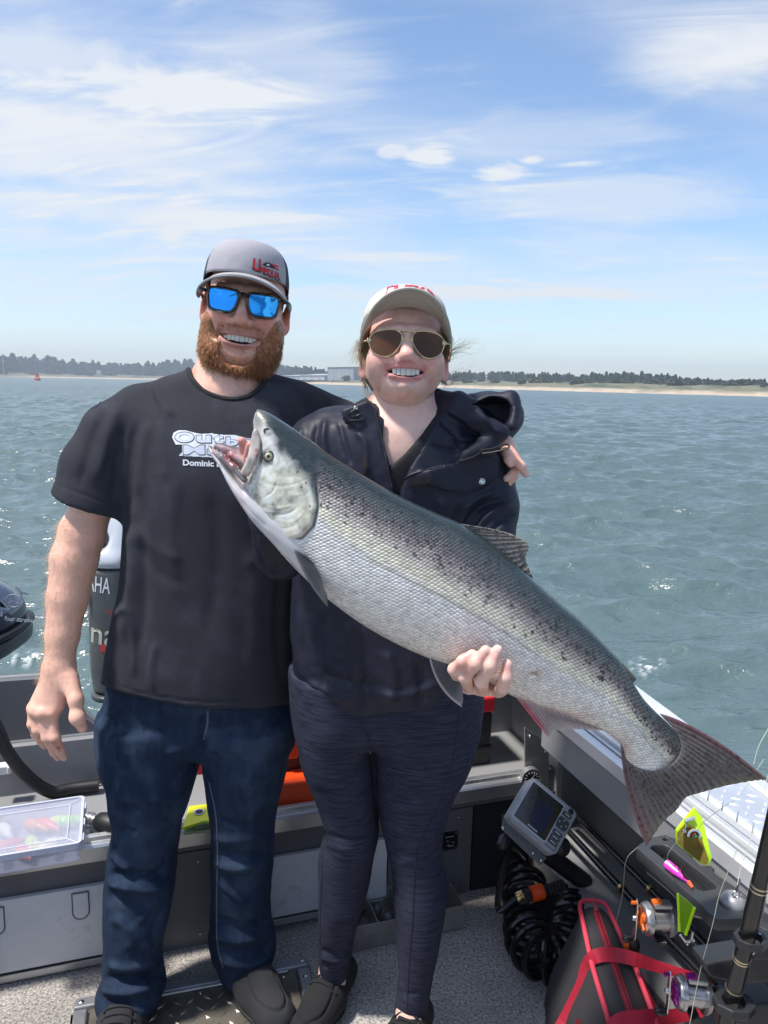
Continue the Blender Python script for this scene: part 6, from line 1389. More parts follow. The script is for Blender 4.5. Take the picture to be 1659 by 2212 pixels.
def beard():
    g = SDF(hm.g.lo, hm.g.ax[0][-1]*arr(1, 0, 0)+hm.g.ax[1][-1]*arr(0, 1, 0)+hm.g.ax[2][-1]*arr(0, 0, 1), hm.g.h); g.n = hm.g.n; g.ax = hm.g.ax
    X, Y, Z = np.meshgrid(*g.ax, indexing='ij'); ax = np.abs(X)
    def thick(X, Y, Z):
        ax = np.abs(X); top = np.interp(ax, [0, .018, .034, .044, .054, .062, .070, .09], [-.0505, -.0500, -.0545, -.052, -.037, -.016, -.002, .0])
        m1 = sstep(-.003, .022, top-Z); r1 = np.hypot(X/.033, (Z+.095)/.027); bare = sstep(.78, 1.30, r1); r2 = np.hypot(X/(hm.hw+.004), (Z-hm.zm+.006)/.0115); bare = bare*sstep(.85, 1.1, r2); bare = np.where(Y > -.02, 1, bare)
        return m1*bare*sstep(.040, .012, Y)*(.0030+.0070*sstep(-.06, -.10, Z)+.003*sstep(.035, .06, ax)*sstep(-.02, -.05, Z))*sstep(hm.w+.008, hm.w+.002, ax*(Z > -.06))
    t = thick(X, Y, Z); g.D = (hm.D0-t+.0030).astype(np.float32)
    g.ell((0, -.052, -.114), (.054, .044, .026), .02); g.ell((.0, -.072, -.110), (.032, .024, .019), .015); g.ell((-.050, -.022, -.086), (.017, .036, .034), .012); g.ell((.050, -.022, -.086), (.017, .036, .034), .012)
    bare = np.maximum(np.hypot(X/.030, (Z+.092)/.024)-1, 0); 
    g.put((slice(None),)*3, (np.maximum((np.hypot(X/.034, (Z+.095)/.0265)-1)*.026, Y+.045)).astype(np.float32), .006, True)
    g.D = np.maximum(g.D, (Z-.004).astype(np.float32)); g.D = np.maximum(g.D, (Y-.045).astype(np.float32))
    V, Fq = g.mesh(); V = relax(V, Fq, 1); N_ = vnormals(V, Fq); tv = thick(*V.T)
    V2 = V+N_*((.0016*vnoise(V, 110, 2)+.0012*vnoise(V, 260, 6))*sstep(.002, .007, tv+.01*(V[:, 2] < -.11)))[:, None]
    col = arr(.33, .140, .058)*(1+.25*vnoise(V, 90, 1)+.2*vnoise(V, 240, 8))[:, None]
    ob = npmesh('beard', hm.w_(V2), Fq, hair_m, man, True, col)
    deep = (V[:, 2] < -.098) & (V[:, 1] < .03); cand = np.where(((tv > .0011+.0012*RNG.random(len(tv))) | deep) & (np.hypot(V[:, 0]/.034, (V[:, 2]+.095)/.0275) > 1.0) & (V[:, 1] < .028) & (V[:, 2] < -.004) & ((np.abs(V[:, 0]) < hm.w+.003) | (V[:, 2] < -.05)))[0]
    n = 10500; mo = cand[(np.abs(V[cand, 0]) < .042) & (V[cand, 2] > -.066)]; ix = np.concatenate([RNG.choice(cand, 9300), RNG.choice(mo, 1200)]); p0 = V[ix]-N_[ix]*.003; nn = N_[ix]; dn = np.stack([V[ix, 0]*2.2, np.full(n, -.10)-.4*(V[ix, 2] < -.1), np.full(n, -1.)], 1); d = nn*.75+dn*.75; d /= np.linalg.norm(d, axis=1)[:, None]
    big = sstep(-.05, -.11, V[ix, 2]); mous = (np.abs(V[ix, 0]) < .045) & (V[ix, 2] > -.066)
    ln = (.004+.008*big)*(.6+.8*RNG.random(n)); ln = np.where(mous, .006, ln); d = np.where(mous[:, None], nn*.35+np.stack([np.sign(V[ix, 0])*.6, np.full(n, -.2), np.full(n, -.8)], 1), d)
    k = 5; s = np.linspace(0, 1, k); sd = RNG.normal(size=(n, 3)); sd /= np.linalg.norm(sd, axis=1)[:, None]; sd2 = np.cross(d, sd); ph = RNG.random(n)*6.28
    P = p0[:, None]+d[:, None]*(ln[:, None]*s)[..., None]+(sd[:, None]*np.sin(ph[:, None]+s*5.0)[..., None]+sd2[:, None]*np.cos(ph[:, None]+s*5.0)[..., None])*(.0022*s*(.4+big[:, None]*.9))[..., None]
    cc = arr(.40, .180, .078)*(.6+.75*RNG.random(n))[:, None]+arr(.08, .06, .03)*(RNG.random(n) > .8)[:, None]+mous[:, None]*arr(.06, .05, .03)
    strands('beard_hair', hm.w_(P.reshape(-1, 3)).reshape(n, k, 3), .00042+.0003*RNG.random(n), cc, hair_m, ob)
    # short hair by the ears under the cap
    n = 500; a = RNG.choice([-1, 1], n); q = np.stack([a*(.078+.002*RNG.random(n)), -.012+.05*RNG.random(n), .030-.036*RNG.random(n)], 1); P = q[:, None]+np.stack([a*.002, .004*np.ones(n), -.010*np.ones(n)], 1)[:, None]*np.linspace(0, 1, 3)[None, :, None]
    q0 = np.where((np.abs(hm.V[:, 0]) < .046) & (hm.V[:, 2] < -.042) & (hm.V[:, 2] > -.125) & (hm.V[:, 1] < -.045) & (np.hypot(hm.V[:, 0]/(hm.hw+.001), (hm.V[:, 2]-hm.zm+.006)/.0125) > 1))[0]; n2 = 1500; iq = RNG.choice(q0, n2); Nh = vnormals(hm.V, hm.F)[iq]; dd = Nh*.45+np.stack([np.sign(hm.V[iq, 0])*.35, np.full(n2, -.1), np.full(n2, -.9)], 1)+RNG.normal(size=(n2, 3))*.35; P2 = (hm.V[iq]-Nh*.0006)[:, None]+dd[:, None]*(np.linspace(0, 1, 4)[None, :]*(.0022+.0035*RNG.random(n2))[:, None])[..., None]
    strands('stubble', hm.w_(P2.reshape(-1, 3)).reshape(n2, 4, 3), .00018+.00016*RNG.random(n2), arr(.45, .22, .10)*(.7+.6*RNG.random(n2))[:, None], hair_m, man)
    strands('sideburn_hair', hm.w_(P.reshape(-1, 3)).reshape(n, 3, 3), np.full(n, .0006), np.tile(arr(.40, .19, .08), (n, 1)), hair_m, man)
beard()
lilac, navy_c = (.36, .35, .385), (.022, .024, .045)
mcap = hm.cap(man, lilac, navy_c, (.37, .36, .375), (.16, .155, .17), .066, .0495, .026, -.012, .0820, .108, .062, .034, -.17, 1.46, lambda a, t: lilac if abs(math.atan2(math.sin(a), math.cos(a))) < 1.16 else navy_c, (.20, .19, .24), -.004, 1.10)
redth = M('red_thread', (.62, .03, .045), .7); blkth = M('black_thread', (.012, .012, .016), .7); whth = M('white_thread', (.75, .75, .75), .7)
cb = hm.crown_bvh
px_letter('cap_lettering_outline', cb, 'U', 545.5, 562.5, 573, 27, blkth, mcap, .05, .0036, .12, .1); px_letter('cap_lettering', cb, 'U', 546.5, 561.5, 573, 24, redth, mcap, .03, .0042, .12, .1)
px_letter('cap_lettering_outline', cb, 'MPQUA', 559.5, 601.5, 582.5, 17, blkth, mcap, .04, .0036, .38, .1); px_letter('cap_lettering', cb, 'MPQUA', 560.5, 600.5, 582.5, 14, redth, mcap, .025, .0042, .38, .1)
px_letter('cap_lettering', cb, 'SHEET METAL INC.', 543.5, 604.5, 580.5, 5.6, blkth, mcap, .02, .0037, .46)
decal('cap_bird', cb, [(565, 572), (572, 568.5), (580, 569), (588, 575), (594, 581), (586, 580), (580, 577), (575, 577), (570, 575)], .7, blkth, mcap, .0037); decal('cap_bird_head', cb, [(572, 572), (578, 571.5), (581, 574), (576, 575.5)], .7, whth, mcap, .0042)
decal('cap_bird_wing', cb, [(584, 570), (599, 575.5), (598, 578.5), (589, 577)], .7, redth, mcap, .0037); decal('cap_bird_wing', cb, [(588, 577.5), (600, 582), (598, 584.5), (590, 581)], .7, redth, mcap, .0037)
blue = M('blue_mirror_lens', (.030, .30, .85), .03, metal=1., var=.02)
W_ = lambda s: [(-.029, .010), (-.024, .0155), (.0, .0175), (.021, .0175), (.0285, .0125), (.0275, -.004), (.022, -.0205), (.0, -.0245), (-.016, -.0235), (-.024, -.015), (-.0285, .0)]
hm.glasses(man, blue, lens_rim, W_(0), -.001, .0375, -.1105, 5.0, .0027, ([(.026, .010, .002), (.0265, .007, .002)], .0030, .010, .0034), lens_rim)
# T-shirt
tee = M('charcoal_t_shirt', (.036, .037, .046), .88, var=.14, vs=30, bump=.35, bs=1100, dirt=((.070, .072, .092), .50, .74, .6), ds=9, spec=.15)
def tshirt():
    g = SDF(arr(*W(95, 1560, 1.62)[[0]], 1.42, W(400, 1565, 1.66)[2]-.01), arr(W(800, 900, 1.66)[0], 1.90, W(490, 760, 1.66)[2]+.03), .0045)
    A_ = [(302, 892, 1.655, 58), (245, 938, 1.63, 68), (209, 1012, 1.612, 77), (193, 1095, 1.60, 82), (186, 1130, 1.60, 83)]
    g.chain([W(*q[:3]) for q in A_], [pxr(q[3], q[2]) for q in A_], .05, .012)
    a, b = W(110, 1056, 1.60), W(278, 1119, 1.60); ax_ = unit(b-a); nrm = unit(np.cross(ax_, (0, 1, 0)))
    if nrm[2] > 0: nrm = -nrm
    X, Y, Z = g.ax[0][:, None, None], g.ax[1][None, :, None], g.ax[2][None, None, :]
    d = (X-a[0])*nrm[0]+(Z-a[2])*nrm[2]+0*Y; sel = X < W(281, 1119, 1.60)[0]; g.D = np.where(sel, np.maximum(g.D, d.astype(np.float32)), g.D)
    g.loft(rows([(772, 432, 552, 1.675, .055), (800, 405, 582, 1.675, .070), (822, 345, 640, 1.675, .085), (850, 300, 690, 1.675, .100), (900, 268, 715, 1.67, .122), (970, 266, 705, 1.665, .142), (1060, 270, 690, 1.66, .150), (1150, 271, 672, 1.66, .150), (1250, 264, 662, 1.66, .150), (1340, 244, 655, 1.66, .152), (1420, 228, 650, 1.66, .155), (1480, 222, 646, 1.66, .155), (1545, 225, 640, 1.66, .150)]), .03, 2.3, .006)
    A_ = [(640, 905, 1.69, 66), (730, 935, 1.71, 62), (800, 980, 1.73, 60)]; g.chain([W(*q[:3]) for q in A_], [pxr(q[3], q[2]) for q in A_], .06, .03)
    hem = rows([(1518, 222, 640, 1.66, .1)])[0][0]; px, py, dd, YY = _proj(g)
    hp = np.interp(px, [200, 222, 260, 330, 450, 560, 625, 660], [1474, 1480, 1496, 1514, 1532, 1531, 1522, 1512]); g.D = np.maximum(g.D, ((py-hp)*dd/FP).astype(np.float32))
    carve(g, [(398, 740), (404, 785), (416, 818), (440, 842), (475, 857), (512, 861), (546, 849), (568, 825), (577, 800), (590, 740)], 1.3, 1.70, .004)
    g.cone(W(490, 700, 1.70), W(490, 830, 1.675), .070, .070, .004, True)
    V, Fq = g.mesh(); V = relax(V, Fq, 3); N_ = vnormals(V, Fq)
    V = V+N_*(.0022*vnoise(V*arr(1, 1, .6), 11, 3)+.0010*vnoise(V*arr(1, 1, .5), 27, 5))[:, None]
    S = [([(283, 1120), (288, 1220), (278, 1320), (262, 1400)], 13, .012), ([(262, 1290), (240, 1380), (236, 1470)], 12, .010), ([(300, 1150), (312, 1290), (296, 1430)], 12, -.008), ([(272, 1300), (284, 1330), (290, 1420), (288, 1470)], 7, .006), ([(250, 1330), (285, 1310)], 8, .007),
         ([(300, 905), (285, 960), (283, 1050), (284, 1115)], 9, -.007), ([(325, 900), (305, 990), (300, 1080)], 11, .006), ([(365, 870), (350, 950), (358, 1050)], 16, .004), ([(262, 860), (235, 940), (205, 1050)], 12, .006), ([(235, 870), (200, 950), (170, 1060)], 12, -.005), ([(275, 900), (255, 990), (240, 1090)], 9, -.005), ([(330, 812), (345, 860), (380, 905)], 8, .006), ([(315, 822), (330, 870), (350, 920)], 7, -.005),
         ([(600, 840), (640, 860), (660, 910), (655, 960)], 9, .007), ([(632, 838), (668, 868), (690, 910)], 8, -.006), ([(700, 850), (715, 880), (720, 915)], 9, .005), ([(575, 850), (600, 890), (605, 950)], 10, .004),
         ([(290, 1130), (330, 1180), (400, 1215)], 14, .004), ([(290, 1160), (335, 1230), (410, 1270)], 14, -.0035), ([(620, 1120), (570, 1190), (520, 1230)], 14, .0035), ([(380, 1000), (370, 1150), (385, 1330)], 18, .004), ([(460, 1030), (470, 1200), (450, 1400)], 20, -.004), ([(540, 1150), (555, 1300), (540, 1480)], 18, .005), ([(610, 1200), (600, 1350), (612, 1500)], 12, -.006), ([(340, 1380), (325, 1450), (335, 1500)], 9, .005),
         ([(225, 1462), (300, 1496), (450, 1516), (625, 1507)], 2.2, -.0022), ([(116, 1044), (190, 1072), (278, 1102)], 2.2, -.0022)]
    S = [(p_, w_, h_*.85 if w_ > 3 else h_) for p_, w_, h_ in S]
    V = strokes(V, N_, S)
    return npmesh('t_shirt', V, Fq, tee, man, True)
ts = tshirt(); tb_ = bvh(ts)
px_tube('collar', tb_, [(403, 783), (414, 818), (438, 843), (474, 859), (512, 863), (548, 851), (570, 827), (578, 802)], .0060, M('collar_rib', (.014, .014, .017), .9, var=.1), ts, 50, -.002, 8)
px_tube('shoulder_seam', tb_, [(205, 882), (240, 850), (300, 815), (350, 797), (398, 782)], .0016, tee, ts, 40, .0)
prw = M('white_screen_print', (.70, .73, .78), .6, var=.05); prb = M('dark_screen_print', (.02, .022, .035), .6)
cv_ = lambda L: [(331.8+x*.144, 895.9+y*.144) for x, y in L]
decal('print_backing', tb_, cv_([(280, 340), (300, 270), (370, 235), (480, 235), (630, 275), (720, 290), (890, 280), (900, 290), (1080, 305), (1220, 305), (1350, 345), (1620, 380), (1620, 650), (1300, 660), (380, 615), (430, 560), (430, 450), (330, 445)]), .9, prw, ts, .0006)
prf = M('pale_blue_screen_print', (.60, .64, .76), .6, var=.05)
for t_, x0, x1, yc, hh in (('O', 377, 421, 945, 25), ('u', 423, 458, 949, 19), ('t', 459, 485, 949, 22), ('b', 487, 516, 954, 22), ('o', 518, 545, 956, 17), ('M', 395, 444, 972, 23), ('a', 446, 470, 976, 16)):
    px_letter('print_outline', tb_, t_, x0, x1, yc, hh, prb, ts, .05, .0011); px_letter('print_letter', tb_, t_, x0+1.7, x1-1.7, yc, hh-3.4, prf, ts, .035, .0016)
px_letter('print_letter', tb_, 'Dominic B', 395.5, 479, 999, 13.5, prw, ts, .035, .0010, .04)
# jeans
denim = M('blue_denim', (.016, .029, .058), .88, var=.38, vs=75, bump=.5, bs=420, dirt=((.075, .11, .17), .48, .72, .55), ds=7, stretch=(1, 1, .12), spec=.15)
def jeans():
    g = SDF(arr(W(190, 2000, 1.5)[0]-.03, 1.40, -.0), arr(W(665, 1480, 1.66)[0], 1.86, W(430, 1425, 1.66)[2]), .0045)
    L_ = [(1545, 218, 440, 1.66, .124), (1626, 213, 437, 1.65, .125), (1682, 230, 427, 1.64, .115), (1738, 237, 410, 1.63, .105), (1783, 243, 394, 1.62, .098), (1844, 232, 386, 1.61, .095), (1914, 224, 379, 1.60, .09), (1976, 224, 371, 1.585, .088), (2060, 220, 352, 1.57, .082), (2102, 222, 354, 1.56, .082), (2135, 207, 362, 1.55, .088), (2172, 216, 340, 1.545, .08)]
    Rr = [(1545, 436, 640, 1.66, .124), (1626, 438, 628, 1.66, .125), (1682, 445, 617, 1.66, .115), (1738, 451, 602, 1.66, .105), (1783, 457, 596, 1.66, .098), (1857, 458, 592, 1.66, .092), (1928, 458, 585, 1.66, .088), (1985, 455, 585, 1.665, .085), (2013, 450, 592, 1.665, .086), (2042, 455, 598, 1.67, .088), (2070, 468, 592, 1.67, .084), (2096, 478, 586, 1.67, .078)]
    g.loft(rows(L_), .01, 2.2, .006); g.loft(rows(Rr), .014, 2.2, .006); g.loft(rows([(1440, 240, 630, 1.665, .124), (1500, 230, 636, 1.665, .126), (1560, 219, 638, 1.66, .124), (1606, 222, 628, 1.655, .100)]), .03, 2.3, .02)
    V, Fq = g.mesh(); V = relax(V, Fq, 2); N_ = vnormals(V, Fq); V = V+N_*(.0022*vnoise(V, 13, 7)+.0010*vnoise(V, 34, 5))[:, None]
    S = [([(232, 1885), (262, 1890), (320, 1893), (370, 1880)], 10, -.012), ([(226, 1905), (270, 1912), (330, 1922), (378, 1915)], 11, .011), ([(228, 1925), (290, 1945), (370, 1930)], 12, -.007), ([(240, 1840), (268, 1870), (285, 1880)], 8, .008), ([(224, 2108), (270, 2118), (330, 2105), (350, 2095)], 9, -.012), ([(212, 2132), (270, 2142), (340, 2130)], 11, .010), ([(225, 2080), (280, 2090), (345, 2070)], 9, .007), ([(345, 2075), (366, 2092)], 8, .008), ([(262, 1650), (255, 1720), (262, 1800), (275, 1870)], 10, .007), ([(330, 2060), (300, 2020), (280, 1990)], 12, .005), ([(235, 1980), (270, 2000), (290, 2060)], 12, .006),
         ([(437, 1540), (436, 1600), (440, 1625)], 7, -.010), ([(445, 1590), (490, 1615), (540, 1622)], 7, .0035), ([(430, 1590), (390, 1618), (350, 1630)], 7, .0035), ([(450, 1615), (490, 1660), (515, 1700)], 8, -.003), ([(425, 1620), (390, 1665), (365, 1710)], 8, -.003), ([(470, 1770), (520, 1782), (575, 1770)], 6, -.004), ([(250, 1720), (300, 1735), (360, 1725)], 8, .003), ([(240, 1760), (270, 1790), (300, 1800)], 6, -.004), ([(350, 1930), (320, 1960), (300, 2000)], 7, .005), ([(365, 1950), (340, 1985), (325, 2040)], 6, -.004), ([(470, 1900), (500, 1930), (540, 1960)], 7, .004), ([(580, 1900), (550, 1930), (520, 1970)], 6, -.004), ([(460, 1830), (500, 1850), (560, 1845), (590, 1830)], 10, -.008), ([(460, 1860), (510, 1875), (585, 1860)], 11, .008), ([(458, 1800), (500, 1815), (590, 1800)], 10, .006), ([(455, 1980), (510, 2000), (585, 1990)], 9, -.009), ([(452, 2010), (510, 2030), (592, 2015)], 10, .009), ([(456, 2040), (520, 2060), (596, 2040)], 9, -.008), ([(470, 2072), (530, 2085), (590, 2062)], 8, .007), ([(540, 1640), (545, 1740), (540, 1830)], 14, .004), ([(455, 1710), (468, 1800), (466, 1900), (470, 1980)], 5, .004),
         ([(447, 1540), (446, 1570), (441, 1598)], 3, .004), ([(220, 1545), (250, 1560), (255, 1600)], 3, -.003), ([(220, 1640), (232, 1700), (236, 1780)], 5, .005)]
    S = [(p_, w_, h_*1.35 if w_ > 3 else h_) for p_, w_, h_ in S]
    V = strokes(V, N_, S); return npmesh('jeans', V, Fq, denim, man, True)
jn = jeans(); jb = bvh(jn); lightth = M('denim_stitch', (.10, .12, .15), .8)
px_tube('fly_seam', jb, [(449, 1535), (448, 1565), (440, 1598)], .0022, lightth, jn, 20, .0005)
px_tube('leg_seam', jb, [(452, 1690), (466, 1760), (470, 1850), (468, 1950), (470, 2040), (482, 2090)], .0016, lightth, jn, 40, .0002); px_tube('leg_seam', jb, [(428, 1640), (412, 1710), (396, 1790), (388, 1880), (378, 1960), (366, 2030)], .0014, denim, jn, 40, .0002)
def shoe(heel, mid, toe, r, up_m, sole_m, parent, name, rim=None, ank=None, lace=0):
    h_, m_, t_ = (np.asarray(p, float) for p in (heel, mid, toe)); lo = np.min([h_, m_, t_], 0)-.085; hi = np.max([h_, m_, t_], 0)+.085; lo[2] = -.01; hi[2] = .17
    def base(g, grow=0.):
        g.cone(h_*arr(1, 1, 0)+Zv*(.042), m_*arr(1, 1, 0)+Zv*.044, r[0]+grow, r[1]+grow, .02); g.cone(m_*arr(1, 1, 0)+Zv*.040, t_*arr(1, 1, 0)+Zv*.030, r[1]+grow, r[2]+grow, .03, flat=((0, 0, 1), 1.12))
    g = SDF(lo, hi, .0035); base(g); g.cone(h_*arr(1, 1, 0)+Zv*.05, (h_*.65+m_*.35)*arr(1, 1, 0)+Zv*.085, r[0]*.95, r[0]*.80, .03)
    if ank is not None: g.cone(ank+Zv*.0, ank+Zv*.14, r[0]*.62, r[0]*.62, .004, True)
    X, Y, Z = g.ax[0][:, None, None], g.ax[1][None, :, None], g.ax[2][None, None, :]; g.D = np.maximum(g.D, (.016-Z+0*X+0*Y).astype(np.float32)); g.D = np.maximum(g.D, (Z-(.105)+0*X+0*Y).astype(np.float32))
    V, Fq = g.mesh(); V = relax(V, Fq, 2); N_ = vnormals(V, Fq); V += N_*(.0010*vnoise(V, 45, 3))[:, None]
    u = unit((t_-m_)*arr(1, 1, 0)); v = np.cross(Zv, u); a = (V-m_)@u; b = (V-m_)@v; Lt = np.linalg.norm((t_-m_)[:2]); q = np.hypot((a-Lt*.45)/(Lt*.55+r[2]*.55), b/(r[2]*.72)); V += N_*((-.0035*np.exp(-((q-1)/.07)**2)+.0025*sstep(1, .9, q))*(N_[:, 2] > -.2))[:, None]
    o = npmesh(name, V, Fq, up_m, parent, True)
    g = SDF(lo, hi, .0035); base(g, .005); g.D = np.maximum(g.D, (np.abs(g.ax[2]-.011)-.010)[None, None, :].astype(np.float32)); V, Fq = g.mesh(); npmesh('sole', relax(V, Fq, 1), Fq, sole_m, o, True)
    bv = bvh(o)
    for k in range(lace):
        c = m_*arr(1, 1, 0)+(h_-m_)*arr(1, 1, 0)*(.30-.22*k); P = []
        for s in np.linspace(-.034, .034, 9):
            hh = bv.ray_cast(Vector(c+v*s+Zv*.2), Vector((0, 0, -1))); 
            if hh[0] is not None: P.append(np.array(hh[0])+Zv*.002)
        if len(P) > 2: MB().tube(P, .003, 6).build('lace', up_m, o, smooth=True)
    return o
canvas = M('grey_canvas', (.024, .025, .029), .9, var=.18, vs=120, bump=.6, bs=900); soleb = M('black_shoe_sole', (.010, .010, .011), .6, var=.1)
shoe(G(522, 2085, .04), G(556, 2135, .04), G(596, 2196, .03), (.040, .047, .046), canvas, soleb, man, 'shoe', ank=G(528, 2070, .06), lace=2)
shoe(G(276, 2160, .04), G(262, 2215, .04), G(240, 2300, .03), (.040, .047, .046), canvas, soleb, man, 'shoe', ank=G(280, 2150, .06), lace=5)

# ---- the woman
wom = empty('person', W(820, 2180, 1.55)*arr(1, 1, 0), 'smiling woman in a khaki cap, aviators, open navy rain jacket and leggings, holding the fish', 'person')
Rw = rot(1, 1, -15); hw_o = W(879, 736, 1.415)-Rw@arr(0, -.092, 0)*1.02
hw = Head(Rw, hw_o, .0725, .0023, W(872, 905, 1.53), .0505, False, 1.02)
WS = arr(.80, .515, .425); WR = arr(.80, .34, .29)
def woman_left_hand():
    g = SDF(W(940, 1560, 1.02)+arr(0, 0, 0), arr(W(1140, 1370, 1.30)[0]+.03, 1.33, W(1040, 1370, 1.03)[2]+.02), .002)
    F_ = [[(990, 1470, 1.13, 13), (981, 1446, 1.060, 14), (1000, 1428, 1.046, 13.2), (1020, 1413, 1.048, 11.2)], [(1012, 1488, 1.13, 14), (1004, 1462, 1.054, 14.5), (1027, 1433, 1.040, 13.8), (1049, 1405, 1.043, 11.8)], [(1045, 1494, 1.13, 14.5), (1040, 1472, 1.050, 15), (1060, 1437, 1.037, 14.2), (1075, 1404, 1.041, 12)], [(1074, 1496, 1.125, 14.5), (1086, 1484, 1.054, 14.5), (1093, 1463, 1.040, 13.8), (1096, 1435, 1.043, 11.8)]]
    for f in F_: g.chain([W(*q[:3]) for q in f], [pxr(q[3]*1.0, 1.07) for q in f], .006, .005)
    g.cone(W(1000, 1470, 1.135), W(1075, 1488, 1.13), .013, .015, .012); g.cone(W(1035, 1480, 1.15), W(1032, 1472, 1.20), .026, .026, .02); g.cone(W(1032, 1472, 1.20), W(1040, 1440, 1.30), .026, .032, .02)
    V, Fq = g.mesh(); V = relax(V, Fq, 1); nail = arr(.80, .56, .52); pk = arr(.64, .24, .20)
    sp = [(W(x, y, 1.034), .0072, nail, .9) for x, y in ((1016, 1415), (1049, 1405), (1078, 1404), (1098, 1434))]+[(W(x, y, 1.038), .011, pk, .6) for x, y in ((1010, 1422), (1040, 1415), (1068, 1418), (1090, 1442), (984, 1446), (1008, 1456))]
    return V, Fq, hand_tint(V, WS*1.02, WR, sp)
def woman_right_hand():
    g = SDF(W(480, 1080, 1.05), W(620, 900, 1.32), .0022)
    for f in ([(545, 1000, 1.17, 15), (530, 972, 1.135, 12.5), (522, 952, 1.118, 9.5)], [(552, 1005, 1.165, 15), (534, 998, 1.125, 12.5), (541, 962, 1.112, 10)]): g.chain([W(*q[:3]) for q in f], [pxr(q[3], 1.12) for q in f], .006, .005)
    g.cone(W(550, 1000, 1.17), W(565, 1030, 1.22), .030, .030, .02); g.cone(W(560, 1020, 1.20), W(575, 1050, 1.25), .030, .030, .02)
    V, Fq = g.mesh(); return relax(V, Fq, 1), Fq, hand_tint(V, arr(.64, .30, .25), WR, [])
def ankles():
    g = SDF(W(690, 2170, 1.5)+arr(-.02, -.2, -.03), W(945, 2060, 1.66)+arr(.03, .2, .05), .004)
    for a, b in ((W(719, 2075, 1.60), G(716, 2125, .06)), (W(888, 2160, 1.50), G(884, 2215, .06))): g.cone(a, b, .031, .034, .02)
    V, Fq = g.mesh(); return V, Fq, WS
Vc, Fc = core([[(W(872, 900, 1.53), .06), (W(872, 960, 1.53), .085), (W(850, 1200, 1.54), .085), (W(838, 1450, 1.55), .10)], [(W(872, 960, 1.53), .07), (W(690, 960, 1.52), .04), (W(610, 1195, 1.37), .034), (W(575, 1050, 1.25), .028)], [(W(872, 960, 1.53), .07), (W(1050, 980, 1.53), .04), (W(1058, 1265, 1.43), .034), (W(1036, 1455, 1.26), .027)],
               [(W(838, 1450, 1.55), .10), (W(740, 1560, 1.55), .07), (W(752, 1830, 1.57), .042), (W(719, 2080, 1.60), .028)], [(W(838, 1450, 1.55), .10), (W(915, 1560, 1.55), .07), (W(898, 1830, 1.53), .042), (W(888, 2165, 1.50), .028)]])
def chest():
    g = SDF(W(740, 1110, 1.40)+arr(0, -.03, 0), W(1010, 850, 1.62)+arr(0, 0, .03), .004)
    g.ell(W(872, 985, 1.525), (.150, .098, .125), .03); g.cone(W(872, 860, 1.52), W(872, 950, 1.515), .056, .075, .04)
    for sx in (-1, 1): g.cone(W(872+sx*14, 935, 1.445), W(872+sx*72, 915, 1.47), .010, .009, .02)
    V, Fq = g.mesh(); return relax(V, Fq, 2), Fq, WS*1.02
parts = [(hw.w_(hw.V), hw.F, hw.tint(WS, WR, arr(.66, .26, .25))), woman_left_hand(), woman_right_hand(), ankles(), chest(), (Vc, Fc, WS)]
V, Fq, Cq = join(parts); npmesh('body', V, Fq, skin_m, wom, True, Cq)
hw.teeth(wom)
khaki = (.46, .43, .36)
wcap = hw.cap(wom, khaki, khaki, (.62, .58, .50), (.50, .43, .36), .048, .066, .034, -.010, .081, .106, .064, .058, .08, 1.46, lambda a, t: (.62, .59, .53), (.45, .41, .35))
pinkth = M('crimson_thread', (.62, .02, .09), .7)
wb = hw.crown_bvh
for a0, t_ in ((-.42, 'D'), (-.17, 'U'), (.08, 'C'), (.33, 'K'), (.58, 'S')):
    hd = .34; f = math.cos(a0); tt = .62; r = math.cos(tt)**.5
    p = hw.w_(arr(.081*math.sin(a0)*r*1.02, -.106*f*r*1.02+.012, .066+.048*math.sin(tt))); n_ = hw.R@unit(arr(math.sin(a0), -math.cos(a0), .9)); X_ = hw.R@arr(math.cos(a0), math.sin(a0), 0); Y_ = np.cross(n_, X_)
    letter('cap_lettering', t_, .036, p, X_, Y_, pinkth, wcap, .02, 0, .004, wb)
cb2 = wb
gold_m = M('gold_wire', (.72, .55, .30), .18, metal=1., var=.03); brown = M('brown_gradient_lens', (.085, .036, .014), .05, var=.3, vs=8, spec=.35, coat=.0, alpha=.95)
av = [(-.0235, .0085), (-.016, .0150), (.000, .0170), (.018, .0140), (.0268, .0045), (.0262, -.008), (.0195, -.0215), (.006, -.0300), (-.007, -.0285), (-.0175, -.0175), (-.0240, -.003)]
hw.glasses(wom, brown, gold_m, [(x*1.12, y*1.02+.003) for x, y in av], -.004, .0360, -.1040, 4.2, .0013, ([(.022, .017, .0), (.026, .001, .003)], .0012, .004, .0016), gold_m)
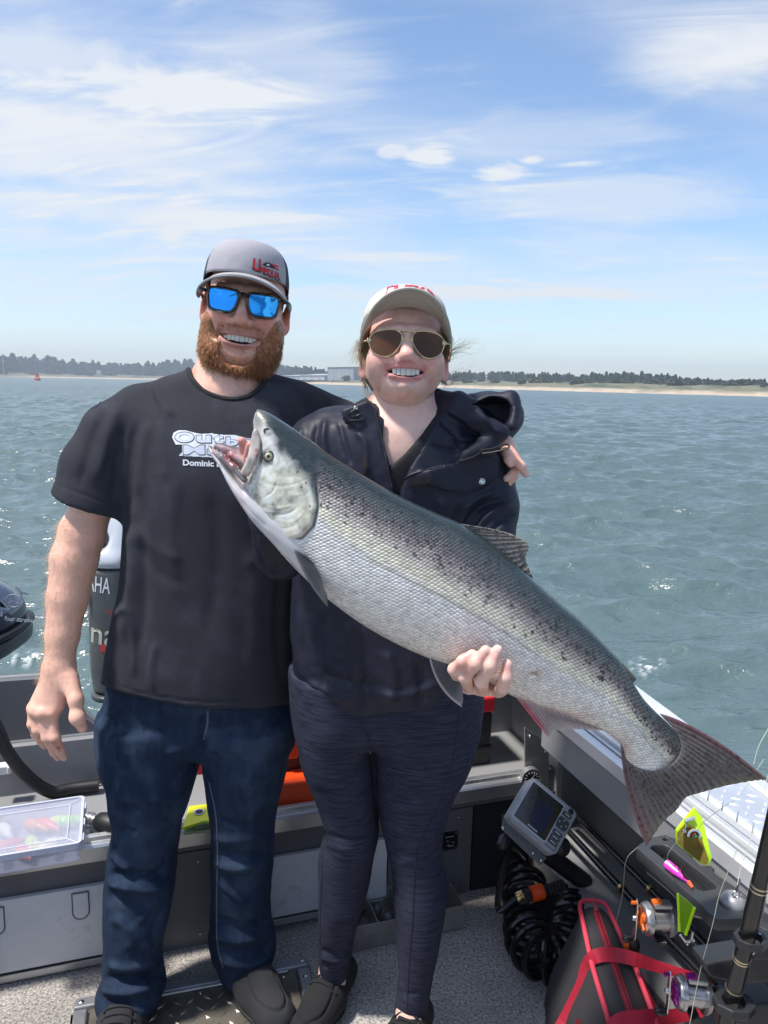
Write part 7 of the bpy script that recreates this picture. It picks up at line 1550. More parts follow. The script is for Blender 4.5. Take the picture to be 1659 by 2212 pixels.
def woman_hair():
    def lock(roots, ends, n, sag, spread, k=9, rad=.0006, curl=.003):
        P = []
        for _ in range(n):
            i = RNG.random(); r = spline(np.array(roots), 30)[int(i*29)]+RNG.normal(size=3)*.003; e = np.array(ends[RNG.integers(len(ends))])+RNG.normal(size=3)*spread; s = np.linspace(0, 1, k)[:, None]; m = (r+e)/2+np.array(sag)+RNG.normal(size=3)*spread*.5
            q = r*(1-s)**2+2*m*s*(1-s)+e*s**2; ph = RNG.random()*6; q = q+curl*s*np.stack([np.sin(s[:, 0]*7+ph), .3*np.cos(s[:, 0]*5+ph), np.cos(s[:, 0]*6+ph)], 1); P.append(q)
        return P
    wl = lambda x, y, Y: W(x, y, Y); P = []
    P += lock([hw.w_((-.074, -.035, .045)), hw.w_((-.078, -.01, .03)), hw.w_((-.079, .02, .02))], [wl(785, 765, 1.47), wl(778, 778, 1.48), wl(792, 790, 1.46), wl(788, 745, 1.46)], 420, (-.003, 0, -.004), .0032, rad=.0004, curl=.0015)
    P += lock([hw.w_((-.079, -.005, .03)), hw.w_((-.080, .03, .015))], [wl(757, 762, 1.48), wl(762, 785, 1.49), wl(775, 800, 1.48), wl(768, 742, 1.49)], 70, (-.006, 0, .006), .005, rad=.0003, curl=.004)
    P += lock([hw.w_((.074, -.035, .045)), hw.w_((.078, -.005, .03)), hw.w_((.079, .02, .015))], [wl(968, 755, 1.46), wl(972, 768, 1.47), wl(970, 745, 1.46), wl(975, 735, 1.47)], 380, (.003, 0, -.002), .003, curl=.0015)
    P += lock([hw.w_((.079, .02, .02)), hw.w_((.078, .04, .0))], [wl(1040, 760, 1.52), wl(1030, 735, 1.52), wl(1048, 775, 1.52), wl(1020, 745, 1.5), wl(1010, 726, 1.5)], 26, (.012, 0, .012), .006, k=14, curl=.007)
    P += lock([hw.w_((.077, .03, -.02)), hw.w_((.076, .04, -.05))], [wl(1012, 800, 1.52), wl(1000, 812, 1.5), wl(985, 835, 1.5), wl(992, 790, 1.5)], 18, (.012, 0, -.004), .006, k=14, curl=.008)
    P += lock([hw.w_((-.074, .03, -.04))], [wl(800, 865, 1.48), wl(812, 880, 1.47), wl(795, 850, 1.48)], 26, (-.004, 0, -.01), .007, k=12, curl=.006)
    P = [spline(q, 14) for q in P]; P = np.array(P); n = len(P); cc = arr(.44, .32, .20)*(.55+.8*RNG.random(n))[:, None]
    g = SDF((-.11, -.06, -.12), (.11, .15, .10), .005); g.ell((0, .045, .0), (.080, .070, .085), .02); g.ell((0, .10, -.03), (.035, .035, .05), .03)
    for sx in (-1, 1): g.cone((sx*.072, -.030, .045), (sx*.078, .0, .020), .009, .008, .01); g.cone((sx*.078, .0, .02), (sx*.079, .015, -.01), .008, .004, .01)
    V, Fq = g.mesh(); V = relax(V, Fq, 2); o = npmesh('hair', hw.w_(V), Fq, hair_m, wom, True, arr(.30, .21, .13)*(1+.3*vnoise(V*arr(1, 1, .2), 160, 2))[:, None])
    strands('hair_strands', P, .00022+.0002*RNG.random(n), cc, hair_m, o)
    for sx in (-1, 1): MB().ball(hw.w_(arr(sx*(hw.w+.008), .004, -.048)), .0030, 10).build('earring', M('earring_silver', (.7, .68, .66), .1, metal=1), wom, smooth=True)
woman_hair()
# undershirt with a V neck
def undershirt():
    g = SDF(W(740, 1200, 1.40)+arr(0, -.03, 0), W(1010, 850, 1.62)+arr(0, 0, .03), .0045)
    g.ell(W(872, 985, 1.525), (.156, .103, .131), .03); g.cone(W(872, 990, 1.52), W(860, 1180, 1.53), .10, .10, .05)
    carve(g, [(815, 780), (822, 900), (829, 962), (843, 1008), (870, 985), (910, 940), (942, 893), (950, 780)], 1.2, 1.53, .003)
    g.cone(W(872, 800, 1.53), W(872, 915, 1.515), .066, .070, .004, True)
    V, Fq = g.mesh(); return npmesh('undershirt', relax(V, Fq, 2), Fq, M('black_undershirt', (.010, .010, .013), .85, var=.2, vs=40, bump=.3, bs=1000), wom, True)
undershirt()
rain = M('navy_rain_shell', (.013, .0145, .029), .52, var=.15, vs=25, bump=.22, bs=650, spec=.34)
def jacket():
    g = SDF(arr(W(535, 1300, 1.3)[0]-.01, 1.17, W(830, 1560, 1.53)[2]), arr(W(1150, 900, 1.5)[0]+.01, 1.72, W(880, 835, 1.5)[2]+.02), .0042)
    g.loft(rows([(846, 812, 935, 1.545, .062), (868, 790, 955, 1.54, .072), (890, 725, 1030, 1.535, .090), (920, 660, 1062, 1.53, .108), (970, 640, 1070, 1.53, .122), (1050, 640, 1078, 1.53, .130), (1150, 637, 1062, 1.535, .130), (1250, 632, 1048, 1.54, .130), (1350, 631, 1042, 1.54, .134), (1450, 632, 1040, 1.54, .138), (1560, 640, 1036, 1.545, .138)]), .02, 2.3, .006)
    for A_ in ([(705, 935, 1.53, 52), (650, 1040, 1.48, 60), (606, 1195, 1.37, 58), (590, 1120, 1.30, 50), (575, 1045, 1.245, 42)], [(1034, 965, 1.53, 50), (1048, 1040, 1.515, 54), (1062, 1095, 1.49, 60), (1056, 1180, 1.455, 59), (1056, 1270, 1.42, 58), (1044, 1380, 1.33, 50), (1036, 1450, 1.255, 44)]):
        g.chain([W(*q[:3]) for q in A_], [pxr(q[3], q[2]) for q in A_], .05, .012)
    px, py, dd, YY = _proj(g); hp = np.interp(px, [600, 640, 700, 760, 800, 900, 980, 1040, 1060], [1474, 1482, 1520, 1548, 1546, 1538, 1516, 1492, 1480]); sel = YY > 1.36; g.D = np.where(sel, np.maximum(g.D, ((py-hp)*dd/FP).astype(np.float32)), g.D)
    carve(g, [(800, 800), (806, 880), (822, 950), (838, 1010), (850, 1075), (862, 1075), (885, 1015), (915, 960), (940, 915), (950, 860), (960, 800)], 1.2, 1.535, .003)
    g.cone(W(872, 780, 1.535), W(872, 960, 1.52), .066, .078, .006, True)
    # standing collar, fold-back lapel and the hood spread on the far shoulder
    slab(g, [(795, 862), (806, 872), (832, 905), (829, 950), (846, 1020), (856, 1062), (842, 1066), (815, 1010), (790, 940), (740, 905), (736, 885), (760, 876)], lambda x, y: 1.435-.022*np.clip((y-870)/180, 0, 1), .006, .008)
    slab(g, [(858, 1064), (878, 1030), (915, 1015), (965, 1002), (1020, 985), (1050, 968), (1078, 985), (1072, 1030), (1045, 1052), (1000, 1066), (960, 1060), (925, 1050), (890, 1056), (868, 1072)], lambda x, y: 1.392+.00035*np.abs(x-930), .005, .006)
    g.chain([W(940, 862, 1.52), W(990, 876, 1.46), W(1040, 900, 1.43), W(1076, 932, 1.425), W(1050, 965, 1.42), W(1005, 985, 1.42)], [.020, .024, .024, .018, .016, .012], .02, .012)
    g.ell(W(1040, 905, 1.535), (.082, .060, .050), .02); g.ell(W(1068, 892, 1.515), (.056, .070, .040), .012); g.cone(W(1010, 868, 1.51), W(1104, 862, 1.49), .010, .014, .012); g.cone(W(1104, 862, 1.49), W(1108, 920, 1.45), .013, .010, .012)
    g.ell(W(1072, 884, 1.44), (.034, .075, .026), .006, True, R=np.array(Matrix.Rotation(.12, 3, 'Y')))
    carve(g, [(1012, 872), (1050, 868), (1098, 866), (1104, 880), (1100, 908), (1090, 922), (1066, 902), (1040, 884)], 1.30, 1.535, .005)
    V, Fq = g.mesh(); V = relax(V, Fq, 2); N_ = vnormals(V, Fq)
    V = V+N_*(.0026*vnoise(V*arr(1, 1, .8), 14, 3)+.0020*vnoise(V*arr(1, 1, .7), 31, 5)+.0009*vnoise(V, 75, 6))[:, None]
    S = [([(690, 905), (680, 950), (690, 1000)], 6, -.005), ([(705, 900), (700, 950), (712, 1010)], 6, .005), ([(730, 905), (745, 960), (760, 1010)], 5, -.004), ([(655, 920), (645, 960), (640, 1000)], 6, .004), ([(765, 930), (790, 960), (795, 1030)], 6, .004), ([(1080, 1060), (1030, 1075), (990, 1110)], 6, .006), ([(1100, 1075), (1040, 1095), (1000, 1140)], 6, -.006), ([(1110, 1090), (1060, 1110), (1020, 1160)], 6, .006), ([(1115, 1110), (1080, 1130), (1040, 1175)], 5, -.005), ([(960, 1075), (955, 1110), (950, 1150)], 6, .004), ([(1000, 1085), (985, 1120), (975, 1160)], 6, -.004),
         ([(560, 1150), (575, 1200), (600, 1240)], 7, .005), ([(556, 1180), (570, 1225), (595, 1258)], 5, -.004), ([(650, 1300), (645, 1400), (655, 1480)], 10, .005), ([(700, 1320), (690, 1400), (705, 1500)], 10, -.005), ([(750, 1340), (762, 1420), (757, 1540)], 6, .004), ([(770, 1345), (785, 1420), (778, 1540)], 5, -.004), ([(830, 1400), (850, 1460), (840, 1530)], 12, .005), ([(900, 1430), (910, 1480), (900, 1530)], 9, -.005), ([(950, 1440), (965, 1480), (985, 1510)], 8, .005), ([(660, 1470), (720, 1500), (760, 1520)], 7, .005), ([(680, 1450), (740, 1470), (830, 1480)], 9, -.005), ([(800, 1500), (880, 1500), (960, 1470)], 9, .005),
         ([(950, 880), (1000, 905), (1040, 945)], 5, .003), ([(945, 905), (975, 930), (1000, 975)], 5, -.004), ([(960, 940), (1000, 950), (1050, 945)], 5, .004), ([(925, 960), (960, 970), (1000, 975)], 4, -.004), ([(1040, 890), (1060, 920), (1090, 940)], 4, .003)]
    S = [(p_, w_, h_*1.35 if w_ > 3 else h_) for p_, w_, h_ in S]
    V = strokes(V, N_, S); return npmesh('rain_jacket', V, Fq, rain, wom, True)
jk = jacket(); kb = bvh(jk)
trim = M('jacket_tape', (.012, .013, .020), .6, var=.1); 
px_tube('zip', kb, [(809, 882), (822, 935), (833, 990), (846, 1052)], .0022, trim, jk, 40, .001); px_tube('zip', kb, [(862, 1058), (880, 1030), (915, 1017), (965, 1004), (1020, 988), (1045, 972)], .0020, trim, jk, 40, .001); px_tube('zip_edge', kb, [(815, 880), (829, 935), (840, 990), (852, 1050)], .0012, M('zip_teeth_dark', (.05, .05, .055), .4, metal=.5), jk, 60, .001)
decal('hook_tape', kb, [(884, 1032), (930, 1030), (930, 1046), (884, 1048)], 2, M('black_hook_tape', (.010, .010, .013), .95, bump=.5, bs=800), jk, .0012); decal('hook_tape', kb, [(779, 986), (793, 984), (798, 1022), (786, 1024)], 2, bpy.data.materials['black_hook_tape'], jk, .0012)
def snap(x, y, r=.0062, m=None):
    P = surf_pts(kb, [(x, y)], .001)
    if len(P): d = -unit(P[0]-cC); MB().lathe(P[0], d, [(0, r), (.0012, r), (.002, r*.72), (.0015, r*.5), (.0005, r*.32), (.0005, .0001)], 20).build('snap', m or steel, jk, smooth=True)
snap(1041, 1040); snap(768, 882, .0040); snap(772, 1550-12, .0055, trim)
P = surf_pts(kb, [(769, 884), (755, 893), (742, 905), (760, 908), (785, 905), (780, 895), (768, 900), (745, 912)], .004)
if len(P) > 3: MB().tube(spline(P, 40), .0018, 6).build('drawcord', black, jk, smooth=True)
MB().tube(spline([W(1038, 972, 1.395), W(1060, 970, 1.39), W(1088, 960, 1.385), W(1099, 962, 1.385), W(1096, 969, 1.385), W(1070, 976, 1.388), W(1042, 980, 1.392)], 40), .0016, 6).build('drawcord', black, jk, smooth=True)
# leggings
legm = M('navy_marl_leggings', (.030, .033, .054), .8, var=.75, vs=60, stretch=(.30, .6, 4.6), bump=.25, bs=700, rvar=.05, spec=.12)
def leggings():
    g = SDF(arr(W(625, 1800, 1.55)[0]-.02, 1.36, W(800, 2210, 1.45)[2]-.05), arr(W(1045, 1500, 1.55)[0]+.02, 1.73, W(840, 1425, 1.55)[2]), .0042)
    L_ = [(1440, 632, 845, 1.555, .135), (1525, 639, 835, 1.555, .13), (1568, 642, 802, 1.555, .122), (1622, 646, 807, 1.555, .112), (1683, 666, 812, 1.56, .100), (1741, 689, 816, 1.565, .090), (1790, 701, 819, 1.565, .083), (1849, 688, 808, 1.57, .075), (1925, 688, 793, 1.575, .068), (2010, 687, 769, 1.585, .055), (2045, 687, 762, 1.59, .048), (2106, 690, 750, 1.60, .040)]
    Rr = [(1440, 830, 1037, 1.555, .135), (1507, 822, 1036, 1.555, .132), (1568, 799, 1030, 1.555, .125), (1611, 803, 1027, 1.553, .118), (1662, 808, 1010, 1.55, .108), (1708, 812, 983, 1.548, .098), (1766, 820, 964, 1.545, .088), (1825, 833, 955, 1.54, .078), (1857, 842, 957, 1.537, .075), (1917, 848, 967, 1.53, .072), (1965, 851, 962, 1.525, .068), (2013, 855, 954, 1.52, .062), (2085, 860, 940, 1.51, .050), (2125, 859, 930, 1.505, .045), (2188, 851, 926, 1.50, .041)]
    g.loft(rows(L_), .01, 2.1, .004); g.loft(rows(Rr), .006, 2.1, .004); g.loft(rows([(1442, 636, 1034, 1.555, .132), (1500, 636, 1034, 1.555, .132), (1548, 642, 1030, 1.555, .125), (1580, 655, 1020, 1.555, .100)]), .03, 2.3, .02)
    V, Fq = g.mesh(); V = relax(V, Fq, 2); N_ = vnormals(V, Fq); V = V+N_*(.0010*vnoise(V, 22, 4))[:, None]
    S = [([(700, 1800), (745, 1812), (800, 1802)], 6, -.003), ([(695, 1822), (750, 1835), (805, 1820)], 6, .003), ([(845, 1838), (890, 1848), (945, 1835)], 6, -.003), ([(845, 1860), (900, 1868), (955, 1855)], 6, .003), ([(690, 2050), (725, 2058), (760, 2048)], 5, -.005), ([(690, 2066), (725, 2075), (758, 2064)], 5, .005), ([(692, 2084), (725, 2090), (752, 2082)], 4, -.004), ([(855, 2140), (890, 2148), (926, 2138)], 5, -.003), ([(795, 1565), (806, 1640), (812, 1700)], 5, -.005), ([(1025, 1600), (1005, 1650), (985, 1690)], 7, .004)]
    V = strokes(V, N_, S); return npmesh('leggings', V, Fq, legm, wom, True)
lg = leggings(); lb = bvh(lg); seamd = M('legging_seam', (.010, .011, .020), .8)
px_tube('side_seam', lb, [(991, 1520), (987, 1590), (972, 1670), (940, 1755), (906, 1825), (896, 1880), (892, 1980), (884, 2080), (880, 2175)], .0026, seamd, lg, 80, -.0012)
px_tube('side_seam', lb, [(702, 1790), (698, 1850), (694, 1940), (692, 2040)], .0018, seamd, lg, 40, -.0008); px_tube('side_seam', lb, [(957, 1830), (962, 1900), (956, 1980), (940, 2070), (928, 2150)], .0018, seamd, lg, 40, -.0008)
px_tube('front_seam', lb, [(772, 1548), (785, 1570), (797, 1600)], .0018, seamd, lg, 20, -.0008)
wsh = M('black_canvas', (.012, .0125, .014), .9, var=.25, vs=140, bump=.6, bs=900)
shoe(G(735, 2092, .05), G(702, 2150, .05), G(664, 2222, .03), (.036, .042, .041), wsh, soleb, wom, 'shoe', ank=G(722, 2090, .07), lace=3)
shoe(G(898, 2185, .05), G(880, 2235, .05), G(850, 2330, .03), (.036, .042, .041), wsh, soleb, wom, 'shoe', ank=G(888, 2180, .07), lace=3)
# ------------------------------------------------------------------ the salmon
FY = 1.12
fish = empty('salmon', W(1000, 1300, FY), 'large silver spotted salmon held up open mouthed, head at left', 'fish')
def fish_mat():
    m = M('salmon_skin', (.5, .5, .5), .34, metal=.16, var=.10, vs=60, attr=True, spec=.8, coat=.4)
    nt = m.node_tree; N = nt.nodes; L = nt.links; p = N['Principled BSDF']
    uv = N.new('ShaderNodeUVMap'); mp = N.new('ShaderNodeMapping'); mp.inputs['Scale'].default_value = (1/.0056, 1/.0048, 1); L.new(uv.outputs[0], mp.inputs[0])
    sh = N.new('ShaderNodeSeparateXYZ'); L.new(mp.outputs[0], sh.inputs[0]); ad = N.new('ShaderNodeMath'); ad.operation = 'MULTIPLY_ADD'; L.new(sh.outputs[1], ad.inputs[0]); ad.inputs[1].default_value = .5; L.new(sh.outputs[0], ad.inputs[2])
    cb = N.new('ShaderNodeCombineXYZ'); L.new(ad.outputs[0], cb.inputs[0]); L.new(sh.outputs[1], cb.inputs[1])
    vo = N.new('ShaderNodeTexVoronoi'); vo.voronoi_dimensions = '2D'; vo.inputs['Scale'].default_value = 1; vo.inputs['Randomness'].default_value = .16; L.new(cb.outputs[0], vo.inputs['Vector'])
    at = N.new('ShaderNodeAttribute'); at.attribute_name = 'Scales'
    b = N.new('ShaderNodeBump'); b.invert = True; b.inputs['Distance'].default_value = .0022; L.new(vo.outputs['Distance'], b.inputs['Height']); ms = N.new('ShaderNodeMath'); ms.operation = 'MULTIPLY'; L.new(at.outputs['Fac'], ms.inputs[0]); ms.inputs[1].default_value = .85; L.new(ms.outputs[0], b.inputs['Strength']); L.new(b.outputs[0], p.inputs['Normal'])
    # every scale its own gloss and tint, darker along its rim
    sep = N.new('ShaderNodeSeparateColor'); L.new(vo.outputs['Color'], sep.inputs[0])
    mr = N.new('ShaderNodeMapRange'); L.new(sep.outputs[0], mr.inputs[0]); mr.inputs[3].default_value = .20; mr.inputs[4].default_value = .46; L.new(mr.outputs[0], p.inputs['Roughness'])
    base = p.inputs['Base Color'].links[0].from_socket
    r2 = N.new('ShaderNodeMapRange'); L.new(vo.outputs['Distance'], r2.inputs[0]); r2.inputs[1].default_value = .30; r2.inputs[2].default_value = .62; r2.inputs[3].default_value = 1.12; r2.inputs[4].default_value = .70
    r3 = N.new('ShaderNodeMapRange'); L.new(sep.outputs[1], r3.inputs[0]); r3.inputs[3].default_value = .84; r3.inputs[4].default_value = 1.16
    mu = N.new('ShaderNodeMath'); mu.operation = 'MULTIPLY'; L.new(r2.outputs[0], mu.inputs[0]); L.new(r3.outputs[0], mu.inputs[1])
    mixf = N.new('ShaderNodeMix'); mixf.data_type = 'FLOAT'; L.new(at.outputs['Fac'], mixf.inputs['Factor']); mixf.inputs[2].default_value = 1; L.new(mu.outputs[0], mixf.inputs[3])
    mc = N.new('ShaderNodeMix'); mc.data_type = 'RGBA'; mc.blend_type = 'MULTIPLY'; mc.inputs['Factor'].default_value = 1; L.new(base, mc.inputs['A']); L.new(mixf.outputs[0], mc.inputs['B']); L.new(mc.outputs['Result'], p.inputs['Base Color'])
    return m
skin_f = fish_mat(); flesh = M('fish_mouth', (.45, .30, .28), .25, var=.2, vs=60, attr=True, coat=.4, sss=.1); fin_m = M('fin_membrane', (.1, .09, .09), .42, var=.15, vs=90, attr=True, coat=.15, spec=.4)
UL = [((556, 884), (549, 903), .006), ((563, 885), (547, 915), .012), ((580, 892), (550, 935), .020), ((600, 904), (553, 962), .027), ((628, 922), (546, 1003), .034), ((655, 941), (530, 1044), .040), ((680, 958), (540, 1098), .045), ((708, 979), (560, 1135), .048), ((738, 999), (592, 1175), .050), ((790, 1031), (640, 1228), .055), ((863, 1072), (712, 1294), .060), ((940, 1108), (785, 1347), .062), ((1000, 1134), (860, 1389), .062), ((1075, 1184), (930, 1420), .059), ((1147, 1246), (1000, 1444), .053), ((1207, 1300), (1060, 1474), .047), ((1260, 1345), (1112, 1504), .041), ((1313, 1399), (1190, 1529), .034), ((1342, 1431), (1245, 1551), .029), ((1384, 1501), (1303, 1577), .024), ((1420, 1541), (1341, 1607), .017), ((1446, 1566), (1353, 1640), .0095), ((1468, 1592), (1376, 1657), .0042), ((1474, 1618), (1404, 1668), .0018), ((1462, 1644), (1430, 1668), .0010)]
def loft_plane(UL, ns, nf, pw=.92):
    A_ = np.array([[*u, *l, t] for u, l, t in UL], float); sp = spline(A_, ns); d = np.gradient(sp[:, :2]*.5+sp[:, 2:4]*.5, axis=0)
    ph = np.linspace(0, 2*np.pi, nf, endpoint=False); c = np.sign(np.cos(ph))*np.abs(np.cos(ph))**pw; sn = np.sign(np.sin(ph))*np.abs(np.sin(ph))**pw
    mx, my = (sp[:, 0]+sp[:, 2])/2, (sp[:, 1]+sp[:, 3])/2; hx, hy = (sp[:, 0]-sp[:, 2])/2, (sp[:, 1]-sp[:, 3])/2
    px = mx[:, None]+hx[:, None]*c; py = my[:, None]+hy[:, None]*c; th = sp[:, 4][:, None]*sn
    d0 = np.stack([W(0, 0, 1)*0]); Rr = cF+((px-CX)/FP)[..., None]*cR-((py-CY)/FP)[..., None]*cU; P = cC+Rr*(FY/Rr[..., 1:2]); P[..., 1] -= th
    i = np.arange(ns-1)[:, None]; j = np.arange(nf)[None, :]; jn = (j+1) % nf; F_ = np.stack([i*nf+j, i*nf+jn, (i+1)*nf+jn, (i+1)*nf+j], -1).reshape(-1, 4)[:, ::-1]
    Vn = vnormals(P.reshape(-1, 3), F_); ce = np.repeat(P.mean(1)[:, None], nf, 1).reshape(-1, 3)
    if ((P.reshape(-1, 3)-ce)*Vn).sum() < 0: F_ = F_[:, ::-1]
    M_ = P.mean(1); u = np.concatenate([[0], np.cumsum(np.linalg.norm(np.diff(M_, axis=0), axis=1))]); w = np.linalg.norm(np.diff(P, axis=1, append=P[:, :1]), axis=2); v = np.cumsum(w, 1)-w; ring = w.sum(1)[:, None]; v = np.where(v > ring/2, v-ring, v)
    return P.reshape(-1, 3), F_, px.ravel(), py.ravel(), np.repeat(c[None], ns, 0).ravel(), np.repeat(np.linspace(0, 1, ns)[:, None], nf, 1).ravel(), np.stack([np.repeat(u[:, None], nf, 1).ravel(), v.ravel()], 1)
HEAD = [(690, 962), (689, 1010), (686, 1040), (691, 1081), (682, 1121), (659, 1146), (622, 1158), (583, 1150), (530, 1085), (520, 960), (560, 870)]
def fish_body():
    V, F_, px, py, h_, s, uv = loft_plane(UL, 700, 220); N_ = vnormals(V, F_)
    d = in_poly(px, py, HEAD); back = sstep(1000, 1050, py)      # the gill cover's free edge is its rear and lower rim
    V = V+N_*(.0032*sstep(2, -7, d)*sstep(-60, -5, d)*back-.0022*np.exp(-((d-4)/3.5)**2)*back)[:, None]
    side = np.abs(h_) < .97
    n1, n2, n3 = vnoise(V, 45, 1), vnoise(V, 130, 2), vnoise(V, 18, 3)
    dors, up_, mid, low, bel = arr(.020, .032, .034), arr(.10, .095, .105), arr(.68, .69, .63), arr(.76, .77, .79), arr(.76, .73, .75)
    hh = h_+.05*n1; c = np.zeros_like(V)
    stops = [(-1, bel), (-.45, low), (-.05, arr(.70, .72, .76)), (.16, mid), (.34, arr(.44, .43, .42)), (.58, up_), (.78, arr(.055, .066, .070)), (.90, dors), (1, dors*1.2)]
    xs = [q[0] for q in stops]
    for k in range(3): c[:, k] = np.interp(hh, xs, [q[1][k] for q in stops])
    yl = np.exp(-((hh-.20)/.10)**2)*.35; c = c*(1-yl[:, None])+yl[:, None]*arr(.62, .62, .50); bl = np.exp(-((hh+.08)/.09)**2)*.35*(.5+.5*n3); c = c*(1-bl[:, None])+bl[:, None]*arr(.55, .60, .74)
    pk = np.exp(-((hh-.46)/.12)**2)*.35; c = c*(1-pk[:, None])+pk[:, None]*arr(.24, .19, .22)
    # head: olive and pearl mottling, dark crown
    hd = sstep(6, -8, d); n4 = vnoise(V, 260, 8); hc = arr(.64, .66, .64)*(1+.45*n1+.45*n2+.3*n4)[:, None]; ye = sstep(.0, .7, n3+n1*.6)*.35; hc = hc*(1-ye[:, None])+ye[:, None]*arr(.72, .72, .52); pu = sstep(.1, .8, -n3+n2*.5)*.4; hc = hc*(1-pu[:, None])+pu[:, None]*arr(.44, .42, .52)
    crown = sstep(.22, .58, h_+.22*n1+.10*n2); hc = hc*(1-crown[:, None])+crown[:, None]*arr(.022, .036, .037)
    snout = np.exp(-((px-560)/22)**2-((py-905)/28)**2); hc = hc*(1-.8*snout[:, None])+.8*snout[:, None]*arr(.20, .21, .19); hc = hc*(1-.6*sstep(1100, 1150, py))[:, None]+.6*sstep(1100, 1150, py)[:, None]*arr(.66, .65, .66)
    c = c*(1-hd[:, None])+hd[:, None]*hc
    ed = np.exp(-((d-2.4)/3.2)**2)*back*.97; c = c*(1-ed[:, None])+ed[:, None]*arr(.03, .025, .025)
    ll = np.exp(-((h_-.02+.02*np.sin(s*9))/.011)**2)*sstep(.30, .36, s)*.5; c = c*(1-ll[:, None])+ll[:, None]*arr(.12, .13, .16); V = V-N_*(.0007*ll)[:, None]
    # spots
    rs = np.random.default_rng(21); L_ = uv[:, 0].max(); tree = {}
    for k in range(640):
        s0 = rs.uniform(.30, .985); h0 = rs.beta(1.4, 1.5)*.78+.18; 
        if h0 < .45 and rs.random() < .40: continue
        i = int(s0*699); row = slice(max(0, i-7), min(700, i+8)); ix = np.arange(row.start*220, row.stop*220)
        for sg in (1, -1):
            j = int(np.argmin(np.abs(np.cos(np.linspace(0, np.pi, 111))**1-h0))); j = j if sg > 0 else (220-j) % 220
            p0 = V[i*220+j]; r = rs.uniform(.0015, .0029)*(.8 if s0 > .9 else 1); q = rs.normal(size=3)*.0016; dd = np.minimum(np.linalg.norm(V[ix]-p0, axis=1), np.linalg.norm(V[ix]-p0-q, axis=1)+.0006); t = .97*sstep(r, r*.7, dd); c[ix] = c[ix]*(1-t[:, None])+t[:, None]*arr(.014, .014, .016)
    for (x, y, r) in ((640, 985, 3.2), (650, 1012, 3), (615, 958, 3), (668, 1035, 3), (677, 1082, 3.2), (600, 925, 2.5), (655, 1002, 2.6)): t = .9*sstep(r, r*.5, np.hypot(px-x, py-y)); c = c*(1-t[:, None])+t[:, None]*arr(.02, .02, .022)
    # dark eye patch, blood marks, pink vent and belly flush
    t = .85*sstep(1.1, .55, np.hypot((px-583)/17, (py-984)/21)); c = c*(1-t[:, None])+t[:, None]*arr(.06, .065, .062)
    t = .75*sstep(.2, .75, vnoise(V, 150, 9)+.6)*np.exp(-((px-1142)/16)**2-((py-1432)/12)**2); c = c*(1-t[:, None])+t[:, None]*arr(.34, .12, .07)
    t = .75*np.exp(-((px-1120)/26)**2-((py-1510)/10)**2)+.35*np.exp(-((px-1215)/60)**2-((py-1535)/12)**2)+.4*np.exp(-((px-1345)/14)**2-((py-1620)/30)**2); t = np.clip(t, 0, .85); c = c*(1-t[:, None])+t[:, None]*arr(.36, .10, .11)
    for (x, y) in ((1005, 1350), (960, 1330), (1085, 1290), (905, 1330), (1010, 1395), (1175, 1370), (1240, 1455)): t = .35*sstep(9, 4, np.hypot(px-x, (py-y)*1.4)); c = c*(1-t[:, None])+t[:, None]*arr(.36, .32, .30)
    t = .85*sstep(.945, .992, s+.015*n1+.012*n2); c = c*(1-t[:, None])+t[:, None]*arr(.12, .105, .105); c *= (1+.10*n2)[:, None]
    scl = (sstep(4, 14, d)*sstep(1., .93, h_)*sstep(-.995, -.93, h_)).astype(np.float32)
    V = strokes(V, N_, [([(556, 1078), (565, 1105), (590, 1112), (625, 1108), (650, 1090)], 3, -.0008), ([(560, 1060), (575, 1090), (600, 1098), (640, 1090)], 2.5, .0006), ([(560, 1110), (585, 1132), (615, 1142), (650, 1130)], 2.5, -.0006), ([(646, 1082), (655, 1096), (668, 1112), (674, 1110)], 2.2, -.0007), ([(590, 1018), (615, 1030), (640, 1028)], 2.5, -.0005), ([(600, 960), (640, 975), (670, 990)], 3, -.0004), ([(560, 1040), (600, 1050), (640, 1045), (670, 1030)], 2.5, -.0006), ([(596, 1000), (600, 1030), (590, 1060), (566, 1078)], 2.5, -.0006), ([(610, 1060), (640, 1070), (665, 1060)], 3, .0005), ([(590, 1120), (630, 1128), (665, 1100)], 2.5, .0005)], True)
    o = npmesh('body', V, F_, skin_f, fish, True, np.clip(c*arr(1.06, 1.0, .90), .004, .82), uv); a = o.data.attributes.new('Scales', 'FLOAT', 'POINT'); a.data.foreach_set('value', scl); return o
fb = fish_body(); fbv = bvh(fb)
